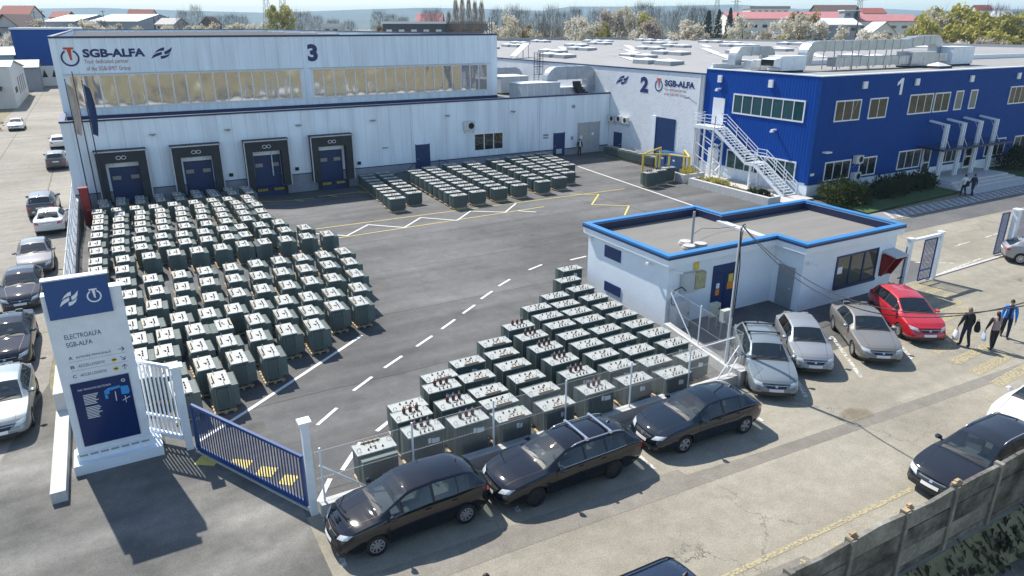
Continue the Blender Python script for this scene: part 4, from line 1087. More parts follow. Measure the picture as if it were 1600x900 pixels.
# front faces
d = gbox(23.55, 25.1, 22.65, 22.697, .05, 2.5, 'double_door', M_doorblue)
mb = MB(); mb.box(24.31, 24.34, 22.63, 22.649, .05, 2.05); mb.box(23.55, 25.1, 22.63, 22.649, 2.05, 2.10); sub(mb, 'leaf_joint', M_navy, d)
for (x0, x1, z0, z1, mt) in ((24.55, 24.85, 1.55, 1.95, M_yellow), (24.5, 24.92, 1.2, 1.53, M_orange), (23.8, 24.0, 1.35, 1.6, M_letwhite), (23.78, 24.02, 1.0, 1.3, M_orange)):
    mb = MB(); mb.box(x0, x1, 22.635, 22.648, z0, z1); sub(mb, 'door_notice', mt, d)
d = gbox(27.557, 27.597, 21.35, 22.3, .05, 2.1, 'door', pm('grey_door_paint', (0.28, 0.30, 0.33), rough=.5))
mb = MB(); mb.box(27.49, 27.556, 21.45, 21.58, 1.0, 1.05); sub(mb, 'handle', M_ltgrey, d)
f = MB(); x0, x1, z0, z1 = 30.05, 33.15, .85, 2.35
for xx in (x0, x0 + 1.03, x0 + 2.07, x1): f.box(xx - .05, xx + .05, 20.90, 20.947, z0, z1)
f.box(x0 - .05, x1 + .05, 20.85, 20.947, z0 - .16, z0 - .001); f.box(x0 - .05, x1 + .05, 20.90, 20.947, z1 + .001, z1 + .08)
f = P(f, 'window', M_trim_dark, gh)
mb = MB(); mb.quad((x0, 20.93, z0), (x1, 20.93, z0), (x1, 20.93, z1), (x0, 20.93, z1)); sub(mb, 'pane', glass_mat('gatehouse_glass', (0.07, 0.075, 0.065), wav=.04, wscale=.8), f)
mb = MB(); mb.box(30.15, 30.5, 20.915, 20.928, 1.5, 1.85); sub(mb, 'paper_notice', M_letwhite, f)
gbox(33.2, 33.45, 20.88, 20.947, .75, 2.45, 'window_reveal', M_whiteplain)
for (x, y, z) in ((21.0, 22.5, 2.75), (20.7, 28.5, 2.75), (27.75, 20.75, 2.5), (20.62, 23.9, 2.75)):
    mb = MB(); mb.box(x - .06, x + .06, y - .06, y + .1, z - .05, z + .05); mb.bar((x, y, z), (x + .25, y - .28, z - .08), .08); P(mb, 'security_camera', M_frame, gh)
# electricity boxes and posts by the gatehouse corner
def cabinet(name, label, loc, sx, sy, sz, mat, cat, legs=0.0):
    t = thing(name, label, cat, loc)
    mb = MB(); mb.box(-sx / 2, sx / 2, -sy / 2, sy / 2, legs, sz); mb.build('cabinet', mat, t)
    mb = MB(); mb.box(-sx / 2 + .04, sx / 2 - .04, -sy / 2 - .02, -sy / 2 - .001, legs + .05, sz - .05); mb.build('door', mat, t)
    mb = MB(); mb.box(sx / 2 - .14, sx / 2 - .1, -sy / 2 - .045, -sy / 2 - .021, legs + (sz - legs) * .5, legs + (sz - legs) * .5 + .12); mb.build('handle', M_dark, t)
    if legs:
        mb = MB()
        for x in (-sx / 2 + .04, sx / 2 - .04): mb.bar((x, 0, 0), (x, 0, legs), .05)
        mb.build('leg', M_grey, t)
    return t
M_cab = pm('cabinet_grey', (0.50, 0.52, 0.53), rough=.5, var=.06)
cabinet('electric_cabinet', 'tall pale grey electric cabinet at the gatehouse corner', (21.35, 22.35, 0), .8, .45, 1.35, M_cab, 'electric cabinet')
t = thing('meter_box', 'grey meter box on the gatehouse wall left of the blue door', 'meter box', (22.1, 22.68, 1.55))
mb = MB(); mb.box(-.55, .1, -.25, -.002, 0, .95); mb.build('box', M_cab, t)
mb = MB(); mb.box(.12, .75, -.28, -.002, .1, .9); mb.build('meter_case', pm('yellowed_plastic', (0.40, 0.38, 0.22), rough=.4, var=.3, scale=6), t)
mb = MB(); mb.box(.2, .5, -.02, -.002, .95, 1.35); mb.build('warning_plate', M_yellow, t)
cabinet('meter_stand', 'small beige meter box on a steel stand by the fence', (22.4, 21.3, 0), .55, .25, 1.35, pm('beige_box', (0.45, 0.47, 0.42), rough=.5), 'meter box', legs=.75)
cabinet('meter_stand', 'small box on a ladder-like steel stand nearest the fence braces', (22.1, 20.3, 0), .5, .25, 1.45, pm('beige_box', (0.45, 0.47, 0.42)), 'meter box', legs=.9)
t = thing('black_cable', 'thick black cable looping at the gatehouse corner', 'cable', (0, 0, 0))
mb = MB(); mb.tube([(21.7, 22.4, 1.7), (21.3, 22.3, 2.0), (20.9, 22.3, 1.9), (20.72, 22.3, 1.55), (20.8, 22.3, 1.25), (21.1, 22.25, 1.15), (21.4, 22.2, 1.3)], .025, 6); mb.build('cable_loop', M_black, t)
# mast on the gatehouse roof
t = thing('roof_mast', 'short grey mast on a ring of concrete weights on the gatehouse roof', 'mast', (23.55, 24.25, 3.02))
mb = MB()
for k in range(3):
    a = R(90 + 120 * k); mb.cyl((.42 * math.cos(a), .42 * math.sin(a), 0), (.42 * math.cos(a), .42 * math.sin(a), .12), .34, n=14)
    mb.cyl((.42 * math.cos(a), .42 * math.sin(a), .121), (.42 * math.cos(a), .42 * math.sin(a), .2), .3, n=14)
mb.build('weight', M_concrete, t)
mb = MB(); mb.cyl((0, 0, .05), (0, 0, 1.75), .06, n=8); mb.build('pole', M_grey, t)
t = thing('roof_cable', 'thin cable lying across the gatehouse roof from the mast', 'cable')
mb = MB(); mb.tube([(23.6, 24.3, 3.1), (24.3, 25.0, 3.35), (25.4, 25.5, 3.4), (26.6, 25.6, 3.2), (27.8, 25.5, 3.18)], .012, 5); mb.build('cable_run', M_black, t)
t = thing('mail_hood', 'red angular hood box with grey roof on the gatehouse wall', 'phone hood', (33.95, 20.93, .85))
mb = MB(); mb.add([(-.4, 0, 0), (-.4, -.15, 0), (-.4, -.75, 1.15), (-.4, 0, 1.15), (-.34, 0, 0), (-.34, -.15, 0), (-.34, -.75, 1.15), (-.34, 0, 1.15)], [(0, 1, 2, 3), (7, 6, 5, 4), (0, 4, 5, 1), (1, 5, 6, 2)])
mb.add([(x + .8, y, z) for x, y, z in [(-.4, 0, 0), (-.4, -.15, 0), (-.4, -.75, 1.15), (-.4, 0, 1.15), (-.34, 0, 0), (-.34, -.15, 0), (-.34, -.75, 1.15), (-.34, 0, 1.15)]], [(0, 1, 2, 3), (7, 6, 5, 4), (0, 4, 5, 1), (1, 5, 6, 2)])
mb.box(-.34, .40, -.04, -.003, 0, 1.15); mb.build('side_panel', M_red, t)
mb = MB(); mb.add([(-.5, .0, 1.30), (.56, .0, 1.30), (.56, -.85, 1.16), (-.5, -.85, 1.16), (-.5, .0, 1.38), (.56, .0, 1.38), (.56, -.85, 1.22), (-.5, -.85, 1.22)], [(0, 3, 2, 1), (4, 5, 6, 7), (0, 1, 5, 4), (1, 2, 6, 5), (2, 3, 7, 6), (3, 0, 4, 7)]); mb.build('roof', M_cab, t)
mb = MB(); mb.box(-.2, .2, -.2, -.042, .4, .95); mb.build('telephone', M_black, t)

# ================================================================ GATES, FENCES, SIGN
M_gateblue = pm('blue_gate_paint', (0.012, 0.055, 0.19), rough=.4, var=.08)
def bars_gate(name, label, p0, p1, z0, z1, n, mat, frame=.07, bar=.03, mid=None, cat='gate'):
    t = thing(name, label, cat, (p0[0], p0[1], 0), math.atan2(p1[1] - p0[1], p1[0] - p0[0]))
    Lg = math.dist(p0, p1)
    mb = MB(); mb.bar((0, 0, z1), (Lg, 0, z1), frame); mb.bar((0, 0, z0), (Lg, 0, z0), frame, frame * 1.6)
    mb.bar((0, 0, z0), (0, 0, z1), frame); mb.bar((Lg, 0, z0), (Lg, 0, z1), frame)
    if mid: mb.bar((0, 0, mid), (Lg, 0, mid), frame * .7)
    mb.build('frame', mat, t)
    mb = MB()
    for k in range(1, n): mb.bar((Lg * k / n, 0, z0), (Lg * k / n, 0, z1), bar)
    mb.build('bars', mat, t)
    return t
def post(name, label, loc, h, wd, mat=M_steel, cat='post', group=None):
    t = thing(name, label, cat, loc, 0, group)
    mb = MB(); mb.box(-wd / 2, wd / 2, -wd / 2, wd / 2, 0, h); mb.build('shaft', mat, t)
    mb = MB(); mb.box(-wd * .85, wd * .85, -wd * .85, wd * .85, h + .001, h + .08); mb.build('cap', mat, t)
    return t
bars_gate('sliding_gate', 'long blue barred sliding gate between two white posts', (.85, 22.2), (3.2, 17.55), .18, 1.75, 38, M_gateblue, frame=.09)
post('gate_post', 'tall white gate post left of the blue sliding gate', (.63, 22.6, 0), 2.95, .22)
post('gate_post', 'tall white gate post right of the blue gate beside the black car', (3.30, 17.3, 0), 2.95, .2)
bars_gate('fence_panel', 'white barred gate leaf between the sign and the gate post', (-.95, 24.4), (.55, 22.75), .35, 2.9, 13, M_steel, frame=.10, bar=.045, mid=1.0)
t = thing('gate_rail', 'thin ground track under the blue sliding gate', 'rail', (0, 0, 0))
mb = MB(); mb.bar((.8, 22.3, .03), (3.25, 17.45, .03), .10, .05); mb.build('track', M_concrete, t)
# information pylon
py_ = thing('information_pylon', 'tall white and blue information sign with map panel', 'sign', (-1.42, 23.1, 0))
LX = lambda x: x + 1.42
mb = MB(); mb.box(LX(-2.62), LX(-.13), -.48, .62, 0, .34); mb.build('base', M_guard, py_)
mb = MB(); mb.box(LX(-2.45), LX(-.42), -.18, .22, .42, 5.78); mb.build('body', M_steel, py_)
mb = MB(); mb.box(LX(-2.5), LX(-.37), -.24, .28, .34, .60); mb.build('foot_plate', M_steel, py_)
mb = MB()
for k in range(7): mb.box(LX(-2.42) + k * .285, LX(-2.42) + k * .285 + .22, -.25, -.241, .66 - .16, .72 - .16)
mb.build('vent_slot', M_grey, py_)
mb = MB(); mb.box(LX(-2.33), LX(-.72), -.26, -.182, 5.05, 6.22); hd = mb.build('header_panel', pm('header_blue', (0.014, 0.075, 0.25), rough=.25, var=.05), py_)
mb = MB(); mb.box(LX(-2.36), LX(-.69), -.28, .02, 6.221, 6.26); sub(mb, 'header_cap', M_steel, hd)
mb = MB(); mb.box(LX(-2.24), LX(-.68), -.21, -.182, .80, 2.95); mp_ = mb.build('map_panel', pm('map_panel_blue', (0.005, 0.024, 0.11), rough=.2, var=.05), py_)
OP = (0, -.26, 0)
wing_mark(hd, OP, XD, UP, LX(-2.02), LX(-1.50), 5.42, 5.85, M_letwhite, .006)
round_mark(hd, OP, XD, UP, LX(-1.13), 5.60, .19, M_letwhite, M_letwhite, .006)
OB = (0, -.18, 0)
lettering('ELECTROALFA', M_letter, py_, OB, XD, UP, LX(-2.1), LX(-1.16), 4.37, 4.52, .006)
lettering('SGB-ALFA', M_letter, py_, OB, XD, UP, LX(-2.1), LX(-1.43), 4.12, 4.27, .006)
rows_ = [('A', 'INTRARE PRINCIPALĂ', 3.72, 0, -1.02), ('B', 'ACCES LOGISTIC', 3.42, -45, -1.22), ('C', 'ACCES LOGISTIC', 3.12, 90, -1.22)]
for k, (a, b, z, ang, xr) in enumerate(rows_):
    lettering(a, M_letter, py_, OB, XD, UP, LX(-2.12), LX(-2.02), z, z + .105, .006, bold=.01)
    lettering(b, M_letter, py_, OB, XD, UP, LX(-1.92), LX(xr), z + .01, z + .10, .006)
    c = Vector((LX(-.74), z + .06)); d_ = Vector((math.cos(R(ang)), math.sin(R(ang)))); q_ = Vector((-d_.y, d_.x))
    sh = [[c - d_ * .085 - q_ * .009, c + d_ * .08 - q_ * .009, c + d_ * .08 + q_ * .009, c - d_ * .085 + q_ * .009],
          [c + d_ * .09, c + d_ * .02 + q_ * .075, c + d_ * .004 + q_ * .06, c + d_ * .066], [c + d_ * .09, c + d_ * .066, c + d_ * .004 - q_ * .06, c + d_ * .02 - q_ * .075]]
    plane_poly([[(v.x, v.y) for v in p_] for p_ in sh], M_letter, py_, OB, XD, UP, 'arrow', .006, .004)
    if k: 
        cx, cz = LX(-.98), z + .05
        dm = plane_poly([[(cx - .085, cz), (cx, cz - .085), (cx + .085, cz), (cx, cz + .085)]], M_yellow, py_, OB, XD, UP, 'lorry_diamond', .006, .004)
        plane_poly([[(cx - .05, cz - .018), (cx + .05, cz - .018), (cx + .05, cz + .02), (cx - .05, cz + .02)]], M_dark, dm, OB, XD, UP, 'lorry_symbol', .009, .002)
    if k < 2: plane_poly([[(LX(-2.12), z - .075), (LX(-.62), z - .075), (LX(-.62), z - .067), (LX(-2.12), z - .067)]], M_grey, py_, OB, XD, UP, 'divider_line', .006, .004)
OM = (0, -.21, 0)
lettering('PARC TEHNOLOGIC ELECTROALFA', M_letwhite, mp_, OM, XD, UP, LX(-2.08), LX(-1.20), 2.68, 2.74, .004)
polys = []
for k in range(16):
    if k == 7: continue
    ln = .30 + .12 * rnd.random()
    z = 2.50 - k * .052; polys.append([(LX(-1.98), z), (LX(-1.98) + ln, z), (LX(-1.98) + ln, z + .022), (LX(-1.98), z + .022)])
plane_poly(polys, M_letwhite, mp_, OM, XD, UP, 'legend_lines', .004, .002)
plane_poly([[(LX(-1.42), 2.42), (LX(-1.28), 2.40), (LX(-1.28), 2.5), (LX(-.98), 2.54), (LX(-.98), 2.62), (LX(-1.30), 2.60), (LX(-1.42), 2.52)], [(LX(-.97), 2.30), (LX(-.78), 2.28), (LX(-.74), 2.36), (LX(-.76), 2.56), (LX(-.97), 2.58)], [(LX(-1.42), 2.25), (LX(-1.34), 2.25), (LX(-1.34), 2.39), (LX(-1.42), 2.40)]],
           pm('map_light_blue', (0.03, 0.28, 0.68), rough=.4, var=0), mp_, OM, XD, UP, 'site_map', .004, .002)
plane_poly([[(LX(-1.15), 2.12), (LX(-1.13), 2.12), (LX(-1.12), 2.44), (LX(-1.14), 2.44)], [(LX(-.98), 2.08), (LX(-.76), 2.17), (LX(-.76), 2.19), (LX(-.98), 2.10)], [(LX(-.9), 2.0), (LX(-.885), 2.0), (LX(-.885), 2.24), (LX(-.9), 2.24)]], M_letwhite, mp_, OM, XD, UP, 'map_roads', .005, .002)
plane_poly(arc_ring(LX(-.86), 2.76, .035, .055, 0, 360, 14), M_letwhite, mp_, OM, XD, UP, 'emblem_ring', .004, .002)

# low wall with wire mesh fence along the side road
wf = thing('boundary_fence', 'low pale wall with wire mesh fence along the parked cars', 'fence', (-2.9, 42, 0))
mb = MB(); mb.box(-.14, .14, -12.6, 21.2, 0, .55); wl = mb.build('wall', M_kerb, wf)
mb = MB(); mb.box(-.3, .10, -20.6, -15.2, 0.003, .36); mb.box(-.28, .22, -15.2, -12.6, .003, 1.0); mb.build('kerb_end', M_kerb, wf)
mb = MB()
for k in range(14):
    mb = MB(); mb.box(-.03, .03, -12.5 + k * 2.5 - .03, -12.5 + k * 2.5 + .03, .551, 2.1); mb.build('post', M_steel, wf)
mb = MB()
for z in (.62, 1.1, 1.6, 2.05): mb.bar((0, -12.5, z), (0, 20.1, z), .018)
for k in range(326): mb.bar((0, -12.5 + k * .1, .56), (0, -12.5 + k * .1, 2.06), .0035)
for k in range(24): mb.bar((0, -12.5, .6 + k * .062), (0, 20.1, .6 + k * .062), .003)
mb.build('wire_mesh', M_steel, wf)
t = thing('hydrant_cabinet', 'tall dark red cabinet at the corner of the loading hall', 'fire cabinet', (-2.2, 59.0, 0))
mb = MB(); mb.box(-.27, .27, -.25, .25, -.6, 2.0); mb.build('cabinet', M_red, t)
mb = MB(); mb.box(-.31, .31, -.3, .28, 2.001, 2.1); mb.build('lid', M_red, t)
mb = MB(); mb.cyl((.15, -.5, -.6), (.15, -.5, .5), .14, n=10); mb.cyl((.15, -.5, .5), (.15, -.5, .62), .2, .08, n=10); mb.build('hydrant', M_red, t)
for k, (x, y, h) in enumerate(((-2.0, 62.2, 9.4), (-1.45, 62.2, 9.9), (-.95, 62.2, 9.3))):
    t = thing('flagpole', ['left slim flagpole with a pale hanging flag at the hall corner', 'bare middle flagpole at the corner of the loading hall', 'right flagpole with a hanging blue flag at the hall corner'][k], 'flagpole', (x, y, -.6))
    mb = MB(); mb.cyl((0, 0, 0), (0, 0, h + .6), .05, .03, n=8); mb.build('pole', M_navy, t)
    if k != 1:
        mb = MB(); zt = h + .3; n = 9; W_ = .5; H_ = 3.6
        vs = []
        for i in range(n + 1):
            for j in range(5):
                s = i / n; u = j / 4
                vs.append((.05 + u * W_ * (.55 + .45 * math.sin(s * 2.6 + .4)), .12 * math.sin(u * 9 + s * 3), zt - s * H_ - u * .35 * (1 - .4 * s)))
        mb.add(vs, [(i * 5 + j, i * 5 + j + 1, (i + 1) * 5 + j + 1, (i + 1) * 5 + j) for i in range(n) for j in range(4)])
        mb.build('flag', pm('blue_flag', (0.025, 0.05, 0.14), rough=.8, var=.25, scale=5) if k == 2 else pm('pale_flag', (0.50, 0.42, 0.36), rough=.8, var=.15), t, True)
# chain-link fence round the right-hand transformers
cf = thing('chain_link_fence', 'chain link fence on a concrete kerb behind the three black cars', 'fence', (3.5, 17.15, 0))
C0, C1, C2, C3 = Vector((3.45, 17.15)), Vector((19.75, 17.15)), Vector((19.75, 17.9)), Vector((20.6, 22.3))
def cl(v): return (v[0] - 3.5, v[1] - 17.15)
mb = MB()
for a, b in ((C0, C1), (C1, C3)):
    d = (b - a).normalized(); mb.bar(cl(a) + (.2,), cl(b) + (.2,), .32, .40)
mb.box(16.0, 16.5, -.3, .35, 0.003, .62)
mb.build('kerb', M_kerb, cf)
mb = MB(); ps = []
for x in (3.6, 6.3, 9.0, 11.7, 14.4, 17.1): ps.append((x, 17.15))
ps += [(20.2, 19.9)]
for x, y in ps:
    mb = MB(); mb.cyl(cl((x, y)) + (.3,), cl((x, y)) + (2.15,), .03, n=7); mb.build('post', M_steel, cf)
mb = MB()
for a, b in (((19.75, 17.3, 1.5), (18.6, 17.15, .4)), ((19.8, 17.6, 1.7), (20.1, 19.6, .4)), ((3.55, 17.15, 1.6), (4.9, 17.15, .4)), ((20.6, 22.2, 1.9), (20.3, 20.4, .4)), ((19.75, 17.3, 1.0), (19.1, 17.15, .4))):
    mb.cyl(cl(a[:2]) + (a[2],), cl(b[:2]) + (b[2],), .025, n=6)
mb.build('brace', M_steel, cf)
mb = MB()
for a, b in ((C0, C1), (C1, C3)):
    d = (b - a); Ln = d.length; d.normalize()
    def pt(s, z): q = a + d * s; return cl(q) + (z,)
    for z in (.42, 1.2, 2.05): mb.bar(pt(0, z), pt(Ln, z), .008)
    hh = 1.65; pit = .085; n_ = int((Ln + hh) / pit)
    for k in range(n_):
        s0 = k * pit - hh
        for sg in (0, 1):
            A, B = s0, s0 + hh; za, zb = (.42, 2.07) if sg == 0 else (2.07, .42)
            if A < 0: za += (zb - za) * (-A) / hh; A = 0
            if B > Ln: zb = zb - (zb - za) * (B - Ln) / (B - A) if B > A else zb; B = Ln
            if B - A < .02: continue
            mb.bar(pt(A, za), pt(B, zb), .0022)
mb.build('wire_mesh', pm('galvanised_wire', (0.50, 0.52, 0.52), rough=.4, var=0, metal=.3), cf)
# utility pole with cables
up_ = thing('utility_pole', 'slim pale utility pole at the fence corner beside the gatehouse', 'utility pole', (19.9, 18.0, 0))
mb = MB(); mb.cyl((0, 0, 0), (0, 0, 6.0), .075, .05, n=10); mb.build('shaft', M_ltgrey, up_)
mb = MB(); mb.tube([(.02, -.08, .2), (.03, -.09, 2.5), (.05, -.09, 4.5), (-.08, -.09, 5.5), (-.13, -.1, 5.85), (-.02, -.1, 6.1), (.1, -.08, 6.12)], .022, 6); mb.tube([(-.05, -.09, 2.4), (-.06, -.09, 4.8), (-.02, -.1, 5.8), (.1, -.1, 6.05)], .016, 6); mb.build('riser_cable', M_black, up_)
def sag(a, b, dip, n=28):
    a, b = Vector(a), Vector(b)
    return [tuple(a + (b - a) * (i / n) - Vector((0, 0, dip * 4 * (i / n) * (1 - i / n)))) for i in range(n + 1)]
def parab(p0, p1, p2, y):
    (a, A), (b, B), (c, C_) = p0, p1, p2
    return A * (y - b) * (y - c) / ((a - b) * (a - c)) + B * (y - a) * (y - c) / ((b - a) * (b - c)) + C_ * (y - a) * (y - b) / ((c - a) * (c - b))
for k, pp in enumerate((((18.06, 6.04), (12.6, 4.82), (8.2, 6.33)), ((18.06, 6.03), (13.4, 4.55), (8.2, 6.42)))):
    t = thing('overhead_cable', ['upper of two dark cables swooping from the pole past the red car', 'lower of two dark cables swooping from the pole past the red car'][k], 'cable')
    mb = MB(); mb.tube([(20 - .4 * (18.06 - y) / 10 + .08 * k * (18.06 - y) / 10, y, parab(*pp, y)) for y in [18.06 - 12 * q / 40 for q in range(41)]], .016, 5); mb.build('cable_run', M_black, t)
# gate by the right end of the gatehouse
gp = thing('wicket_gate', 'white framed wicket gate with blue bars beside the red car', 'gate', (34.9, 20.6, 0))
mb = MB()
for x in (.35, 3.0): mb.box(x - .12, x + .12, -.12, .12, 0, 2.65)
mb.box(.471, 2.879, -.08, .08, 2.5, 2.62); mb.box(.2, .5, -.16, .16, 2.651, 2.72); mb.box(2.86, 3.14, -.16, .16, 2.651, 2.72)
mb.build('frame', M_steel, gp)
mb = MB()
for k in range(9): mb.bar((1.75 + k * .12, 0, .15), (1.75 + k * .12, 0, 2.4), .03)
for z in (.15, .7, 2.4): mb.bar((1.7, 0, z), (2.78, 0, z), .06)
mb.bar((1.7, 0, .15), (1.7, 0, 2.4), .06); mb.bar((2.78, 0, .15), (2.78, 0, 2.4), .06)
mb.build('gate_leaf', M_gateblue, gp)
mb = MB()
for k in range(2): mb.bar((-.15, 0, .6 + k * 1.1), (.25, 0, .6 + k * 1.1), .05)
mb.cyl((0, -.1, 0), (0, -.1, 2.3), .03, n=6); mb.build('turnstile_arm', M_black, gp)
# sliding entrance gate at the right edge
eg = thing('barred_gate', 'open blue and white barred gate at the right edge above silver car', 'gate', (46.2, 21.0, 0))
mb = MB(); mb.box(-.16, .16, -.16, .16, 0, 2.75); mb.box(-.22, .22, -.22, .22, 2.751, 2.84); mb.box(.161, 6, -.12, .12, 0, .45); mb.build('post', M_steel, eg)
mb = MB()
for k in range(8): mb.bar((-.9 + k * .1, .3, .1), (-.9 + k * .1, .3, 2.6), .025)
mb.bar((-.95, .3, .1), (-.95, .3, 2.6), .06); mb.bar((-.2, .3, .1), (-.2, .3, 2.6), .06); mb.bar((-.95, .3, .1), (-.2, .3, .1), .06); mb.bar((-.95, .3, 2.6), (-.2, .3, 2.6), .06); mb.build('gate_leaf', M_gateblue, eg)
mb = MB()
for k in range(44): mb.bar((.25 + k * .12, 0, .5), (.25 + k * .12, 0, 2.6), .03)
for z in (.55, 1.0, 2.6): mb.bar((.2, 0, z), (5.6, 0, z), .06)
mb.build('fence_bars', pm('mauve_bars', (0.25, 0.24, 0.33), rough=.5), eg)
t = thing('gate_track', 'pale concrete gate threshold running to the barred gate', 'threshold')
mb = MB(); mb.bar((37.5, 20.75, .03), (46.0, 21.0, .03), .18, .05); mb.build('track', M_concrete, t)

# ---------------------------------------------------------------- precast wall along the street's near side
M_precast = ground_mat('weathered_precast', (0.045, 0.042, 0.037), (0.27, 0.255, 0.225), big=0.9, fine=9, streak=[(0, .5, 1.0, .35)], stain=.45)
M_precast_l = ground_mat('pale_precast', (0.16, 0.15, 0.13), (0.30, 0.285, 0.25), big=1.2, fine=9, stain=.3)
pw = thing('precast_wall', 'dark stained precast panel wall along the near side of the street', 'wall', (18, 7.75, 0))
xs_ = [9.2, 11.25, 13.3, 15.35, 17.4, 19.45, 21.5, 23.55, 25.6, 27.65]
for i, (a, b) in enumerate(zip(xs_[:-1], xs_[1:])):
    dip = [.08, -.05, .06, -.06, .02, .05, 0, .03, 0][i]
    for k in range(4):
        mb = MB(); z0 = -.35 + k * .565; z1 = z0 + .55
        j = rnd.uniform(-.012, .012)
        tops = [z1 + (dip * (1 - abs(2 * u - 1)) if k == 3 else 0) for u in (0, .25, .5, .75, 1)]
        n = 5; vs = []
        for q in range(n):
            x = a + .075 + (b - a - .15) * q / (n - 1) - 18
            vs += [(x, -.05 + j, z0), (x, .05 + j, z0), (x, .05 + j, tops[q]), (x, -.05 + j, tops[q])]
        fs = []
        for q in range(n - 1):
            o = 4 * q; fs += [(o, o + 4, o + 7, o + 3), (o + 1, o + 2, o + 6, o + 5), (o + 3, o + 7, o + 6, o + 2), (o, o + 1, o + 5, o + 4)]
        fs += [(0, 3, 2, 1), (4 * n - 4, 4 * n - 3, 4 * n - 2, 4 * n - 1)]
        mb.add(vs, fs); mb.build('panel', M_precast_l if (i * 3 + k * 5) % 7 in (0, 3) else M_precast, pw)
for x in xs_:
    mb = MB(); mb.box(x - 18 - .07, x - 18 + .07, -.11, .11, -.9, 1.96); mb.build('post', M_precast_l, pw)
for x in (13.3, 15.4, 17.45, 21.5):
    mb = MB(); q = x - 18
    for s in range(4): mb.box(q + rnd.uniform(-.15, .1), q + rnd.uniform(.12, .22), -.06 + .02 * s, .08, 1.962 + .03 * s, 1.985 + .03 * s)
    mb.build('mortar_lump', pm('ochre_mortar', (0.40, 0.30, 0.18), rough=1, var=.3), pw)
lw = thing('retaining_wall', 'lower stained concrete ledge below the precast wall', 'wall', (18, 6.5, 0))
mb = MB(); vs = []; n = 26
for i in range(n):
    x = -9 + i * .75; w_ = .10 * math.sin(x * .9) + .06 * math.sin(x * 2.3)
    vs += [(x, -.35 + w_, -3.2), (x, -.25 + w_, -.95 + .05 * math.sin(x)), (x, .25 + w_, -.72 + .05 * math.sin(x * 1.3)), (x, .45, -3.2)]
mb.add(vs, [(4 * i + a, 4 * i + 4 + a, 4 * i + 5 + a, 4 * i + 1 + a) for i in range(n - 1) for a in (0, 1, 2)])
mb.build('ledge', M_precast, lw)
mb = MB()
for i in range(900):
    x = rnd.uniform(9, 28); y = rnd.uniform(6.75, 7.6); z = -.75 + (y - 6.75) * .75; s = rnd.uniform(.05, .16); a = rnd.uniform(0, 6.28)
    mb.add([(x - s * math.cos(a), y - s * math.sin(a), z), (x + s * math.cos(a), y + s * math.sin(a), z), (x + rnd.uniform(-.1, .1), y + rnd.uniform(-.1, .1), z + s * 1.6)], [(0, 1, 2)])
mb.add([(9, 6.65, -.85), (28, 6.65, -.85), (28, 7.64, -.16), (9, 7.64, -.16)], [(0, 1, 2, 3)])
struct(mb.build('dry_weeds', pm('dark_dry_weeds', (0.05, 0.045, 0.03), rough=1, var=.4, scale=8)), 'stuff')
